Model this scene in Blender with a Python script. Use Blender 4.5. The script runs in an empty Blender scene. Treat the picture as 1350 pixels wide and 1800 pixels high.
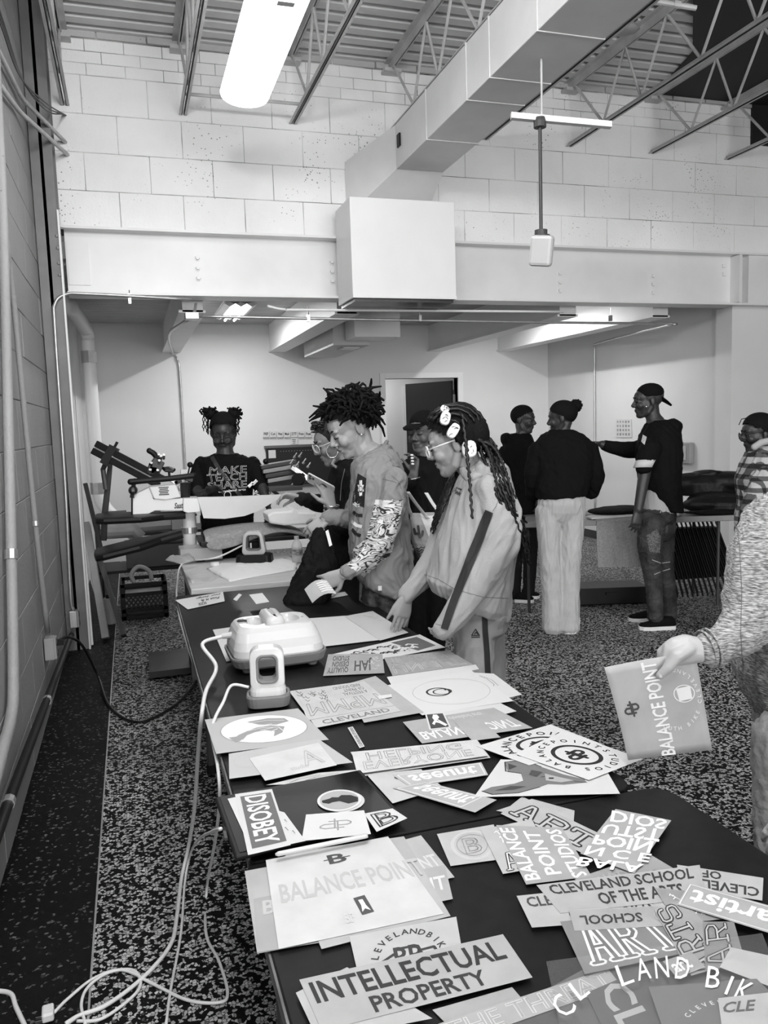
import bpy, bmesh, math, random
import numpy as np
from mathutils import Vector, Matrix, Quaternion
from mathutils.bvhtree import BVHTree
from math import sin, cos, pi, radians, atan2, sqrt

random.seed(7)
rng = np.random.default_rng(7)
C = bpy.context.scene.collection
A = np.array

# ------------------------------------------------------------------ camera
FPX = 1404.0
CAM_H = 1.54
PITCH, ROLL, YAW = radians(6.3), radians(1.85), radians(17.4)
O = A([0.0, 0.0, CAM_H])
cF = A([sin(YAW)*cos(PITCH), cos(YAW)*cos(PITCH), -sin(PITCH)])
_r0 = A([cos(YAW), -sin(YAW), 0.0]); _u0 = np.cross(_r0, cF)
cR = _r0*cos(ROLL) - _u0*sin(ROLL)
cU = _u0*cos(ROLL) + _r0*sin(ROLL)
cam = bpy.data.cameras.new('camera'); camo = bpy.data.objects.new('camera', cam); C.objects.link(camo)
cam.sensor_fit = 'VERTICAL'; cam.sensor_height = 36.0; cam.lens = FPX/1800*36.0
cam.clip_start = 0.02; cam.clip_end = 200
m = Matrix(((cR[0], cU[0], -cF[0], O[0]), (cR[1], cU[1], -cF[1], O[1]), (cR[2], cU[2], -cF[2], O[2]), (0, 0, 0, 1)))
camo.matrix_world = m
bpy.context.scene.camera = camo
# ------------------------------------------------------------------ world, lights, exposure
sc = bpy.context.scene
sc.view_settings.view_transform = 'Standard'
sc.view_settings.look = 'None'
sc.view_settings.exposure = 0.25
sc.view_settings.gamma = 1.0
sc.view_settings.use_curve_mapping = False
w = bpy.data.worlds.new('world'); sc.world = w; w.use_nodes = True
w.node_tree.nodes['Background'].inputs[0].default_value = (1, 1, 1, 1)
w.node_tree.nodes['Background'].inputs[1].default_value = 0.09
def area(name, loc, aim, sx, sy, power):
    l = bpy.data.lights.new(name, 'AREA'); l.shape = 'RECTANGLE'; l.size = sx; l.size_y = sy; l.energy = power
    o = bpy.data.objects.new(name, l); C.objects.link(o); o.location = loc
    d = Vector(aim) - Vector(loc)
    o.rotation_euler = d.to_track_quat('-Z', 'Y').to_euler()
    return o
# ceiling strip lamps of the room (the visible one's light lives in its builder), the shop windows behind the camera
def lamp_row(x, y, z, power):
    for k in range(4):
        l = bpy.data.lights.new('strip_lamp_light', 'POINT'); l.energy = power/4; l.shadow_soft_size = .13
        o = bpy.data.objects.new('strip_lamp_light', l); C.objects.link(o); o.location = (x, y-.9+.6*k, z)
lamp_row(.8, .8, 3.5, 60)
lamp_row(3.4, 1.6, 3.5, 30)
lamp_row(.0, .5, 3.5, 190)
lamp_row(3.4, -1.6, 3.5, 25)
area('shop_window_light', (1.5, -8.0, 1.9), (1.6, 3.0, 1.9), 7.0, 3.0, 640)
# lamps of the back room hang high between its ceiling beams
area('back_lamp_light', (1.13, 8.6, 2.70), (1.13, 8.6, 0), 0.06, 1.0, 27)
area('back_lamp_light', (4.3, 8.2, 2.70), (4.3, 8.2, 0), 0.06, 1.2, 24)
# ------------------------------------------------------------------ geometry helpers
def ray(px, py): return cF + cR*(px-675)/FPX - cU*(py-900)/FPX
def W(px, py, d): return O + ray(px, py)*d                    # point at optical depth d
def onz(px, py, z):
    r = ray(px, py); return O + r*((z-CAM_H)/r[2])
def onx(px, py, x):
    r = ray(px, py); return O + r*(x/r[0])
def ony(px, py, y):
    r = ray(px, py); return O + r*(y/r[1])
def V(r, u, f): return cR*r + cU*u + cF*f
def nrm(v):
    v = A(v, float); n = np.linalg.norm(v); return v/n if n > 1e-9 else v
def proj(p):
    d = A(p, float) - O; z = d @ cF
    return A([675 + FPX*(d @ cR)/z, 900 - FPX*(d @ cU)/z])
UP = A([0, 0, 1.0])

class MB:
    def __init__(s): s.v = []; s.f = []; s.n = 0
    def add(s, vs, fs):
        b = s.n; s.v.extend([tuple(map(float, q)) for q in vs]); s.n += len(vs)
        s.f.extend([tuple(i+b for i in q) for q in fs]); return s
    def box(s, c, d, ax=None, bev=0.0):
        c = A(c, float); X, Y, Z = ax if ax is not None else (A([1, 0, 0]), A([0, 1, 0]), A([0, 0, 1]))
        X, Y, Z = A(X)*d[0]/2, A(Y)*d[1]/2, A(Z)*d[2]/2
        vs = [c+i*X+j*Y+k*Z for k in (-1, 1) for j in (-1, 1) for i in (-1, 1)]
        return s.add(vs, [(0, 2, 3, 1), (4, 5, 7, 6), (0, 1, 5, 4), (2, 6, 7, 3), (0, 4, 6, 2), (1, 3, 7, 5)])
    def box2(s, a, b):
        a = A(a, float); b = A(b, float); return s.box((a+b)/2, np.abs(b-a))
    def ell(s, c, X, Y, Z, nu=14, nv=9):
        c = A(c); vs = [c+Z]
        for j in range(1, nv):
            t = pi*j/nv
            for i in range(nu):
                a = 2*pi*i/nu; vs.append(c + A(X)*sin(t)*cos(a) + A(Y)*sin(t)*sin(a) + A(Z)*cos(t))
        vs.append(c-A(Z)); fs = []
        for i in range(nu):
            k = (i+1) % nu
            fs.append((0, 1+i, 1+k)); fs.append((len(vs)-1, 1+(nv-2)*nu+k, 1+(nv-2)*nu+i))
            for j in range(nv-2):
                fs.append((1+j*nu+i, 1+(j+1)*nu+i, 1+(j+1)*nu+k, 1+j*nu+k))
        return s.add(vs, fs)
    def sph(s, c, r, nu=12, nv=8): return s.ell(c, A([r, 0, 0]), A([0, r, 0]), A([0, 0, r]), nu, nv)
    def loft(s, rings, n=18, e=1.0, caps=True):
        vs = []
        for c, a, b in rings:
            for i in range(n):
                t = 2*pi*i/n; ca, sa = cos(t), sin(t)
                x = math.copysign(abs(ca)**e, ca); y = math.copysign(abs(sa)**e, sa)
                vs.append(A(c)+A(a)*x+A(b)*y)
        fs = []
        for j in range(len(rings)-1):
            for i in range(n):
                k = (i+1) % n; fs.append((j*n+i, j*n+k, (j+1)*n+k, (j+1)*n+i))
        if caps:
            fs.append(tuple(range(n-1, -1, -1))); q = (len(rings)-1)*n; fs.append(tuple(range(q, q+n)))
        return s.add(vs, fs)
    def tube(s, pts, r, n=8, round_=False, flat=None):
        pts = [A(p, float) for p in pts]; m = len(pts)
        rr = list(r) if hasattr(r, '__len__') else [r]*m
        T = [nrm(pts[min(i+1, m-1)]-pts[max(i-1, 0)]) for i in range(m)]
        ref = A([0, 0, 1.0]) if abs(T[0][2]) < .9 else A([1.0, 0, 0])
        a = nrm(np.cross(T[0], ref)); rings = []
        if round_:
            for q in (0.0, .5, .85):
                rings.append((pts[0]-T[0]*rr[0]*cos(q*pi/2)*.9, a*rr[0]*max(sin(q*pi/2), .05), np.cross(T[0], a)*rr[0]*max(sin(q*pi/2), .05)))
        for i in range(m):
            a = nrm(a - T[i]*(a @ T[i])); b = np.cross(T[i], a)
            rings.append((pts[i], a*rr[i], b*rr[i]))
        if round_:
            for q in (.85, .5, 0.0):
                rings.append((pts[-1]+T[-1]*rr[-1]*cos(q*pi/2)*.9, a*rr[-1]*max(sin(q*pi/2), .05), b*rr[-1]*max(sin(q*pi/2), .05)))
        return s.loft(rings, n)
    def prism(s, poly, ext):
        poly = [A(p, float) for p in poly]; e = A(ext, float); n = len(poly)
        vs = poly + [p+e for p in poly]
        fs = [tuple(range(n)), tuple(range(2*n-1, n-1, -1))]
        fs += [((i+1) % n, i, n+i, n+(i+1) % n) for i in range(n)]
        return s.add(vs, fs)
    def lathe(s, prof, c, n=20, ax=UP):
        ax = nrm(ax); x = nrm(np.cross(ax, [0.3, 0.9, 0.1])); y = np.cross(ax, x)
        return s.loft([(A(c)+ax*h, x*max(r, 1e-4), y*max(r, 1e-4)) for r, h in prof], n)
    def mesh(s, name='m', loc=(0, 0, 0)):
        me = bpy.data.meshes.new(name); L = A(loc, float)
        me.from_pydata([tuple(A(q)-L) for q in s.v], [], s.f); me.update(); return me

def rootloc(p):
    while p is not None and p.parent is not None: p = p.parent
    return A(p.location) if p is not None else A([0, 0, 0.])
def fixn(me):
    bm = bmesh.new(); bm.from_mesh(me); bmesh.ops.recalc_face_normals(bm, faces=bm.faces); bm.to_mesh(me); bm.free()
def link(name, me, mt, parent=None, loc=None, smooth=False):
    o = bpy.data.objects.new(name, me)
    if mt is not None:
        me.materials.clear()
        for q in (mt if isinstance(mt, (list, tuple)) else [mt]): me.materials.append(q)
    if smooth: me.polygons.foreach_set('use_smooth', [True]*len(me.polygons))
    C.objects.link(o)
    if parent is not None: o.parent = parent
    elif loc is not None: o.location = tuple(loc)
    return o
def part(name, mb, mt, parent, smooth=False, bevel=0, label=None, kind=None):
    me = mb.mesh(name, rootloc(parent)); fixn(me)
    o = link(name, me, mt, parent, smooth=smooth)
    if bevel: bev(o, bevel)
    if label: o['label'] = label
    if kind: o['kind'] = kind
    return o
def bev(o, wd, seg=2):
    b = o.modifiers.new('bevel', 'BEVEL'); b.width = wd; b.segments = seg; b.limit_method = 'ANGLE'; b.angle_limit = radians(40)
def tagit(o, label, cat, group=None):
    o['label'] = label; o['category'] = cat
    if group: o['group'] = group
def thing(name, label, cat, loc, group=None):
    o = bpy.data.objects.new(name, None); C.objects.link(o); o.location = tuple(map(float, loc)); o.empty_display_size = .1
    tagit(o, label, cat, group); return o
def solo(name, mb, mt, label, cat, loc, group=None, smooth=False, bevel=0):
    me = mb.mesh(name, loc); fixn(me); o = link(name, me, mt, None, loc, smooth); tagit(o, label, cat, group)
    if bevel: bev(o, bevel)
    return o
def struct(name, mb, mt, loc=(0, 0, 0), label=None):
    me = mb.mesh(name, loc); fixn(me); o = link(name, me, mt, None, loc); o['kind'] = 'structure'
    if label: o['label'] = label
    return o
def smooth_pts(pts, n=6):
    pts = [A(p, float) for p in pts]; P = [pts[0]*2-pts[1]] + pts + [pts[-1]*2-pts[-2]]; out = []
    for i in range(1, len(P)-2):
        for k in range(n):
            t = k/n; a, b, c, d = P[i-1], P[i], P[i+1], P[i+2]
            out.append(.5*((2*b)+(c-a)*t+(2*a-5*b+4*c-d)*t*t+(3*b-a-3*c+d)*t**3))
    out.append(pts[-1]); return out

# ------------------------------------------------------------------ materials
MATS = {}
def g3(v): return (v, v, v, 1)
def mat(name, g, rough=.6, var=0, vs=6, bump=0, bs=40, metal=0, alpha=1, emit=0, stretch=None, spec=.5, g2=None, coat=0, trans=0, var2=None):
    if name in MATS: return MATS[name]
    m = bpy.data.materials.new(name); m.use_nodes = True; nt = m.node_tree; N = nt.nodes; L = nt.links
    b = N['Principled BSDF']; b.inputs['Roughness'].default_value = rough; b.inputs['Metallic'].default_value = metal
    b.inputs['Alpha'].default_value = alpha; b.inputs['Specular IOR Level'].default_value = spec
    if coat: b.inputs['Coat Weight'].default_value = coat; b.inputs['Coat Roughness'].default_value = .15
    if trans: b.inputs['Transmission Weight'].default_value = trans
    b.inputs['Base Color'].default_value = g3(g)
    if emit: b.inputs['Emission Color'].default_value = (1, 1, 1, 1); b.inputs['Emission Strength'].default_value = emit
    tc = N.new('ShaderNodeTexCoord'); mp = N.new('ShaderNodeMapping'); L.new(tc.outputs['Object'], mp.inputs[0])
    if stretch: mp.inputs['Scale'].default_value = stretch
    if var:
        n = N.new('ShaderNodeTexNoise'); n.inputs['Scale'].default_value = vs; n.inputs['Detail'].default_value = 6
        L.new(mp.outputs[0], n.inputs['Vector'])
        r = N.new('ShaderNodeValToRGB'); L.new(n.outputs[0], r.inputs[0])
        lo = max(g*(1-var), 0.002); hi = g2 if g2 else min(g*(1+var), .95)
        r.color_ramp.elements[0].position = .3; r.color_ramp.elements[1].position = .7
        r.color_ramp.elements[0].color = g3(lo); r.color_ramp.elements[1].color = g3(hi)
        L.new(r.outputs[0], b.inputs['Base Color'])
    if bump:
        n2 = N.new('ShaderNodeTexNoise'); n2.inputs['Scale'].default_value = bs; n2.inputs['Detail'].default_value = 4
        L.new(mp.outputs[0], n2.inputs['Vector'])
        bp = N.new('ShaderNodeBump'); bp.inputs['Strength'].default_value = bump; bp.inputs['Distance'].default_value = .01
        L.new(n2.outputs[0], bp.inputs['Height']); L.new(bp.outputs[0], b.inputs['Normal'])
    MATS[name] = m; return m
def nodes(m): return m.node_tree.nodes, m.node_tree.links, m.node_tree.nodes['Principled BSDF']
def ramp(N, stops, interp='LINEAR'):
    r = N.new('ShaderNodeValToRGB'); cr = r.color_ramp; cr.interpolation = interp
    while len(cr.elements) < len(stops): cr.elements.new(.5)
    for e, (p, c) in zip(cr.elements, stops): e.position = p; e.color = g3(c)
    return r
def math_node(N, L, op, a, b=None):
    n = N.new('ShaderNodeMath'); n.operation = op
    for i, q in enumerate((a, b)):
        if q is None: continue
        if isinstance(q, (int, float)): n.inputs[i].default_value = q
        else: L.new(q, n.inputs[i])
    return n.outputs[0]
def mixc(N, L, f, a, b):
    n = N.new('ShaderNodeMixRGB'); L.new(f, n.inputs[0])
    for i, q in ((1, a), (2, b)):
        if isinstance(q, (int, float)): n.inputs[i].default_value = g3(q)
        else: L.new(q, n.inputs[i])
    return n.outputs[0]
def wall_paint(name, g, pits):
    m = mat(name, g, .55, bump=.35, bs=55); N, L, b = nodes(m)
    tc = N.new('ShaderNodeTexCoord'); geo = N.new('ShaderNodeNewGeometry')
    P = geo.outputs['Position']
    n = N.new('ShaderNodeTexNoise'); n.inputs['Scale'].default_value = 1.6; n.inputs['Detail'].default_value = 5; L.new(P, n.inputs['Vector'])
    r = ramp(N, [(.3, g*.88), (.7, min(g*1.05, .93))]); L.new(n.outputs[0], r.inputs[0])
    v = N.new('ShaderNodeTexVoronoi'); v.inputs['Scale'].default_value = 34; L.new(P, v.inputs['Vector'])
    n3 = N.new('ShaderNodeTexNoise'); n3.inputs['Scale'].default_value = 2.3; n3.inputs['Detail'].default_value = 3; L.new(P, n3.inputs['Vector'])
    sz = math_node(N, L, 'MULTIPLY', math_node(N, L, 'SUBTRACT', n3.outputs[0], .5-pits), .75)
    f = math_node(N, L, 'LESS_THAN', v.outputs['Distance'], sz)
    L.new(mixc(N, L, f, r.outputs[0], g*.32), b.inputs['Base Color'])
    return m
def terrazzo(name, dark, light, frac, scale, rough, matrix):
    m = mat(name, dark, rough); N, L, b = nodes(m)
    geo = N.new('ShaderNodeNewGeometry'); P = geo.outputs['Position']
    n0 = N.new('ShaderNodeTexNoise'); n0.inputs['Scale'].default_value = 60; L.new(P, n0.inputs['Vector'])
    mx = N.new('ShaderNodeMixRGB'); mx.blend_type = 'ADD'; mx.inputs[0].default_value = .012; L.new(P, mx.inputs[1]); L.new(n0.outputs['Color'], mx.inputs[2])
    v = N.new('ShaderNodeTexVoronoi'); v.inputs['Scale'].default_value = scale; L.new(mx.outputs[0], v.inputs['Vector'])
    v2 = N.new('ShaderNodeTexVoronoi'); v2.feature = 'DISTANCE_TO_EDGE'; v2.inputs['Scale'].default_value = scale; L.new(mx.outputs[0], v2.inputs['Vector'])
    sp = N.new('ShaderNodeSeparateColor'); L.new(v.outputs['Color'], sp.inputs[0])
    r = ramp(N, [(0, dark), (1-frac-.02, dark*1.6), (1-frac+.02, light*.55), (1, light)]); L.new(sp.outputs[0], r.inputs[0])
    f = math_node(N, L, 'LESS_THAN', v2.outputs['Distance'], .07)
    c1 = mixc(N, L, f, r.outputs[0], matrix)
    n = N.new('ShaderNodeTexNoise'); n.inputs['Scale'].default_value = 1.1; n.inputs['Detail'].default_value = 6; L.new(P, n.inputs['Vector'])
    r2 = ramp(N, [(.3, .55), (.65, 1.0)]); L.new(n.outputs[0], r2.inputs[0])
    ml = N.new('ShaderNodeMixRGB'); ml.blend_type = 'MULTIPLY'; ml.inputs[0].default_value = 1; L.new(c1, ml.inputs[1]); L.new(r2.outputs[0], ml.inputs[2])
    L.new(ml.outputs[0], b.inputs['Base Color']); return m

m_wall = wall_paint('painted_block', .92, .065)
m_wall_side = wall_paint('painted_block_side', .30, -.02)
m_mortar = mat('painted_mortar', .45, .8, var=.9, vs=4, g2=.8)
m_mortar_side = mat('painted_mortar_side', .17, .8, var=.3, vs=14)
m_plaster = mat('smooth_plaster', .72, .6, var=.04, vs=1.5)
m_white = mat('white_paint', .80, .45, var=.03, vs=3)
m_steel = mat('painted_steel', .76, .35, var=.04, vs=4)
m_joist = mat('joist_paint', .50, .45, var=.12, vs=9)
m_deck = mat('deck_paint', .60, .5, var=.1, vs=3)
m_grey = mat('grey_paint', .30, .5, var=.1)
m_dgrey = mat('dark_grey', .045, .5, var=.15)
m_black = mat('black_plastic', .008, .45, spec=.25)
m_blackm = mat('black_metal', .016, .3, spec=.6)
m_chrome = mat('bright_metal', .75, .25, metal=1)
m_galv = mat('galvanised', .55, .38, metal=.8, var=.1, vs=20)
m_duct = mat('duct_sheet', .74, .4, var=.05, vs=4)
m_wood = mat('pale_wood', .55, .5, var=.16, vs=5, stretch=(1, 12, 12))
m_dwood = mat('dark_wood', .08, .5, var=.3, vs=6, stretch=(8, 1, 1))
m_offwhite = mat('white_plastic', .52, .3)
m_gasket = mat('grey_plastic', .16, .5)
m_tabletop = mat('black_laminate', .007, .45, var=.3, vs=30, spec=.18)
m_cable = mat('white_cable', .66, .4)
m_cream = mat('white_cloth', .78, .85, bump=.3, bs=30)
m_greycloth = mat('grey_cloth', .28, .9, var=.2, vs=60, bump=.3, bs=90)
m_blackcloth = mat('black_cloth', .008, .9, bump=.4, bs=30, spec=.15)
m_gloss = mat('dark_glass', .01, .08)
m_lamp = mat('lamp_lens', .9, .4, emit=9)
m_card = mat('white_card', .66, .7)
m_ink = mat('black_ink', .012, .5)
m_clear = mat('clear_plastic', .9, .08, alpha=.28)
# ------------------------------------------------------------------ room shell
YB = 6.40                      # face of the block wall over the opening
XL = -0.52                     # face of the left wall
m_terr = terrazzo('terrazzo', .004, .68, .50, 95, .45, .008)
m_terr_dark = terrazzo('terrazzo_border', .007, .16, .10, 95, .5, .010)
b = MB(); b.box2((-.2, -4, -.1), (8.5, 10.2, 0)); floor = struct('floor', b, m_terr)
for q in (m_terr, m_terr_dark): q.node_tree.nodes['Principled BSDF'].inputs['Specular IOR Level'].default_value = .08
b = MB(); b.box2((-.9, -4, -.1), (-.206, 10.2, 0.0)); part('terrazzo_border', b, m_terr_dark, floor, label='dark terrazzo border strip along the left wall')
b = MB(); b.box2((-.206, -4, -.1), (-.2, 10.2, 0.0015)); part('divider_strip', b, m_galv, floor)

def block_mesh(L, Hh, t, name, j=.004):
    bm = bmesh.new(); bmesh.ops.create_cube(bm, size=1); bmesh.ops.scale(bm, vec=(L-j, t, Hh-j), verts=bm.verts)
    bmesh.ops.bevel(bm, geom=bm.edges[:], offset=.0025, segments=1, affect='EDGES')
    me = bpy.data.meshes.new(name); bm.to_mesh(me); bm.free(); return me
def lay(parent, name, x0, x1, z0, courses, Hh, L, place, mt, t=.03, holes=()):
    cache = {}
    for r in range(courses):
        x = x0 - (L/2 if r % 2 else 0) - random.uniform(0, .03)
        while x < x1-.02:
            a = max(x, x0); e = min(x+L, x1); wd = round(e-a, 3); x += L
            if wd < .03: continue
            zc = z0+(r+.5)*Hh; xc = (a+e)/2
            if any(h[0] < xc < h[1] and h[2] < zc < h[3] for h in holes): continue
            k = (wd, Hh)
            if k not in cache:
                me = block_mesh(wd, Hh, t, name); me.materials.append(mt); cache[k] = me
            o = bpy.data.objects.new(name, cache[k]); C.objects.link(o); o.parent = parent
            place(o, xc, zc)
# left wall
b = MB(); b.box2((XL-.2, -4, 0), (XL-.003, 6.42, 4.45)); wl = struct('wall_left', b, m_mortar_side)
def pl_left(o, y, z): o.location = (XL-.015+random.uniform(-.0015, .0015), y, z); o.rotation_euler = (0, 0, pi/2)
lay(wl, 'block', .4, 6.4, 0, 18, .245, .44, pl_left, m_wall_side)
# wall over the opening
b = MB(); b.box2((XL, YB+.005, 3.02), (8.5, YB+.22, 4.5)); wm = struct('wall_front', b, m_mortar)
def pl_mid(o, x, z): o.location = (x, YB+.015+random.uniform(-.002, .002), z); o.rotation_euler = (0, 0, 0)
lay(wm, 'block', -.4, 7.2, 3.03, 4, .268, .46, pl_mid, m_wall)
lay(wm, 'brick', -.4, 7.2, 3.03+4*.268, 3, .083, .27, pl_mid, m_wall)
b = MB(); z0 = 3.03+4*.268+3*.083
xs = np.arange(-.4, 7.3, .35)
for i in range(len(xs)-1):
    b.box2((xs[i]+.006, YB-.005-random.uniform(0, .015), z0+.006), (xs[i+1]-.006, YB+.05, 4.45))
part('concrete_cap', b, wall_paint('rough_concrete', .5, .06), wm)
# pier right of the opening
b = MB(); b.box2((5.53, YB-.02, 0), (8.5, YB+.2, 2.54)); struct('wall_right', b, m_plaster)
b = MB(); b.box2((5.51, YB-.035, 0), (8.5, YB-.02, .1)); struct('baseboard_right', b, m_dgrey)
# back room
YK = 10.0
b = MB()
b.box2((-.75, YK, 0), (3.20, YK+.12, 2.95)); b.box2((4.22, YK, 0), (5.75, YK+.12, 2.95)); b.box2((3.20, YK, 2.12), (4.22, YK+.12, 2.95))
wb = struct('wall_back', b, m_plaster)
b = MB(); b.box2((5.58, YB+.2, 0), (5.72, YK, 2.95)); struct('wall_back_right', b, m_plaster)
b = MB(); b.box2((5.565, YB+.2, 0), (5.58, YK, .1)); struct('baseboard_back', b, m_dgrey)
b = MB(); b.box2((-.75, 6.42, 0), (-.50, YK, 2.95)); struct('wall_back_left', b, m_plaster)
b = MB()
yy = np.arange(6.6, 10.05, .16)
for i in range(len(yy)-1): b.box2((-.75, yy[i]+.004, 2.80), (5.75, yy[i+1]-.004, 2.88))
b.box2((-.75, 6.5, 2.83), (5.75, 10.1, 2.95))
struct('ceiling_back', b, mat('back_ceiling', .40, .6, var=.1))
for i, x in enumerate((.62, 1.72, 3.82, 4.82)):
    b = MB(); b.box2((x-.16 if i == 0 else x, YB+.22, 2.47), (x if i == 0 else x+.17, YK, 2.82))
    b.box2((x-.19 if i == 0 else x-.02, YB+.22, 2.465), (x+.02 if i == 0 else x+.19, YK, 2.485))
    struct('trim_%d' % (i+1), b, m_white, label='white boxed ceiling beam of the back room')
# door in the back wall
b = MB(); b.box2((3.13, YK-.03, 0), (3.20, YK+.13, 2.19)); b.box2((4.22, YK-.03, 0), (4.29, YK+.13, 2.19)); b.box2((3.201, YK-.03, 2.12), (4.219, YK+.13, 2.19))
d1 = struct('door_1', b, m_white, label='white door frame with a dark door standing open inward')
b = MB(); ca = radians(62); dx, dy = -cos(ca), sin(ca)
b.box(A([4.2+dx*.42, YK+.14+dy*.42, 1.05]), (.84, .045, 2.08), (A([dx, dy, 0]), A([-dy, dx, 0]), UP)); leaf = part('door_leaf', b, mat('dark_door', .014, .4), d1)
b = MB()
for z in (.3, 1.1, 1.85): b.box((4.21, YK+.10, z), (.03, .05, .11))
part('hinge', b, m_chrome, leaf)
b = MB(); b.box2((2.6, YK+1.7, 0), (5.2, YK+1.8, 2.9)); b.box2((2.6, YK+.12, 0), (2.7, YK+1.8, 2.9)); b.box2((5.1, YK+.12, 0), (5.2, YK+1.8, 2.9)); b.box2((2.6, YK+.12, 2.6), (5.2, YK+1.8, 2.7))
struct('wall_corridor', b, m_plaster)
q0, q1 = ony(716, 700, YK+1.69), ony(745, 700, YK+1.69)
b = MB(); b.box2((q0[0]-.07, YK+1.66, 0), (q0[0], YK+1.7, 2.1)); b.box2((q0[0]+.001, YK+1.66, 2.031), (q1[0]+.6, YK+1.7, 2.1)); d2 = struct('door_2', b, m_white, label='second white door frame seen through the open door')
b = MB(); b.box2((q0[0], YK+1.67, 0), (q1[0]+.6, YK+1.695, 2.03)); part('door_leaf', b, mat('dark_door', .014, .4), d2)
area('corridor_light', (3.6, YK+.9, 2.5), (3.6, YK+.9, 0), .5, .5, 9)
# steel column in the corner
b = MB(); b.box2((-.515, 6.0, 0), (-.375, 6.015, 4.4)); b.box2((-.515, 6.27, 0), (-.375, 6.285, 4.4)); b.box2((-.455, 6.0, 0), (-.435, 6.28, 4.4))
col = struct('trim_5', b, mat('column_paint', .16, .45, var=.15), label='dark painted steel column in the left corner')
b = MB()
for z in (2.62, 2.70, 2.80, 2.88): b.sph(A([-.385, 5.995, z]), .012, 6, 4)
part('bolt', b, m_grey, col, kind='stuff')
b = MB(); b.box2((-.374, 5.985, 0), (-.362, 6.05, 3.05)); part('lit_edge_strip', b, m_steel, col)  # pale strip paints the light caught by the column's flange edge

# ------------------------------------------------------------------ roof deck
b = MB(); prof = []; y = -1.0; p = .15
while y < 6.45:
    prof += [(y, 4.40), (y+.085, 4.40), (y+.10, 4.455), (y+.135, 4.455)]; y += p
vs = [(x, q[0], q[1]) for x in (-.7, 8.5) for q in prof]; n = len(prof)
b.add(vs, [(i, i+1, n+i+1, n+i) for i in range(n-1)])
ceil = struct('ceiling', b, m_deck, label='corrugated metal roof deck painted pale grey')
b = MB(); b.box2((-.7, -1, 4.46), (8.5, 6.6, 4.5)); part('deck_back', b, m_dgrey, ceil)

# ------------------------------------------------------------------ steel beam
bm_ = thing('steel_beam', 'white painted steel I beam with bolts spanning the wide opening', 'beam', (2.6, YB-.1, 2.54))
XB0, XB1 = -.36, 5.50
b = MB(); b.box2((XB0, YB-.02, 2.56), (8.4, YB+.0, 3.0)); part('web', b, m_steel, bm_)
b = MB(); b.box2((XB0, YB-.13, 2.54), (8.4, YB+.09, 2.558)); part('flange', b, m_steel, bm_)
b = MB(); b.box2((XB0, YB-.13, 3.0), (8.4, YB+.09, 3.018)); part('flange', b, m_steel, bm_)
b = MB(); b.box2((5.50, YB-.14, 2.565), (5.53, YB-.02, 2.995)); part('stiffener', b, m_steel, bm_)
b = MB(); b.box2((5.64, YB-.10, 2.56), (8.4, YB-.02, 3.0)); part('web_cover', b, m_steel, bm_)
b = MB(); b.box2((XB0+.01, YB-.03, 2.62), (XB0+.16, YB-.018, 2.94)); part('end_plate', b, m_steel, bm_)
for px in (349, 583, 981, 1144):
    q = ony(px, 500 if px < 700 else 508, YB)
    for k in (-1, 0, 1):
        b = MB(); cz = (480, 0, 0)
        b.lathe([(0, -.022), (.016, -.022), (.018, -.012), (.018, -.002), (.026, -.002), (.026, .004), (0, .004)], (q[0], YB-.024, 2.765+k*.075+(.0 if px < 700 else -.04)), 6, (0, 1, 0)); part('bolt', b, m_steel, bm_)
for px, py in ((1273, 467), (1273, 482)):
    q = ony(px, py, YB-.03); b = MB(); b.box(q, (.035, .015, .035)); part('bolt', b, m_steel, bm_)

# ------------------------------------------------------------------ open web joists
def joist(x, lab, y0=-1.0):
    t = thing('bar_joist', lab, 'joist', (x, 2.5, 3.86), 'open web roof joists')
    b = MB(); b.box2((x-.05, y0, 4.392), (x-.006, YB, 4.4)); b.box2((x+.006, y0, 4.392), (x+.05, YB, 4.4)); b.box2((x-.012, y0, 4.33), (x-.006, YB, 4.395)); b.box2((x+.006, y0, 4.33), (x+.012, YB, 4.395)); part('top_chord', b, m_joist, t)
    b = MB(); b.box2((x-.03, y0, 3.875), (x-.006, YB-.02, 3.88)); b.box2((x+.006, y0, 3.875), (x+.03, YB-.02, 3.88)); b.box2((x-.011, y0, 3.875), (x-.006, YB-.02, 3.905)); b.box2((x+.006, y0, 3.875), (x+.011, YB-.02, 3.905)); part('bottom_chord', b, m_joist, t)
    b = MB(); b.box2((x-.07, YB-.1, 4.31), (x+.07, YB+.03, 4.335)); part('bearing_seat', b, m_joist, t)
    ys = YB-.12; up = True; yb = ys
    step = [.36, .30, .20, .30]; k = 0
    pts = [(yb, 4.34)]
    while yb > y0+.3:
        yb -= step[k % 4] if k else .42; up = not up; k += 1
        pts.append((yb, 4.34 if up else 3.89))
    for i in range(len(pts)-1):
        b = MB(); b.tube([(x, pts[i][0], pts[i][1]), (x, pts[i+1][0], pts[i+1][1])], .011, 6); part('web_bar', b, m_joist, t)
for x, lab in ((-.29, 'roof joist at the left wall, first from the left'), (.53, 'roof joist left of the strip lamp, second from the left'), (1.36, 'roof joist right of the strip lamp, third from the left'), (2.17, 'roof joist behind the duct, fourth from the left'),
               (2.99, 'roof joist just right of the duct, fifth from the left'), (3.79, 'roof joist right of the ceiling antenna disc, sixth from the left'), (4.63, 'roof joist in front of the dark ceiling panel, second from the right'), (5.45, 'roof joist at the far right, last of the row')):
    joist(x, lab)
b = MB(); b.tube([(.53, 6.08, 3.91), (1.36, 6.08, 3.91)], .012, 6); solo('bridging_bar', b, m_joist, 'thin steel bar joining two joists behind the strip lamp', 'bar', (.95, 6.08, 3.91))
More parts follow.
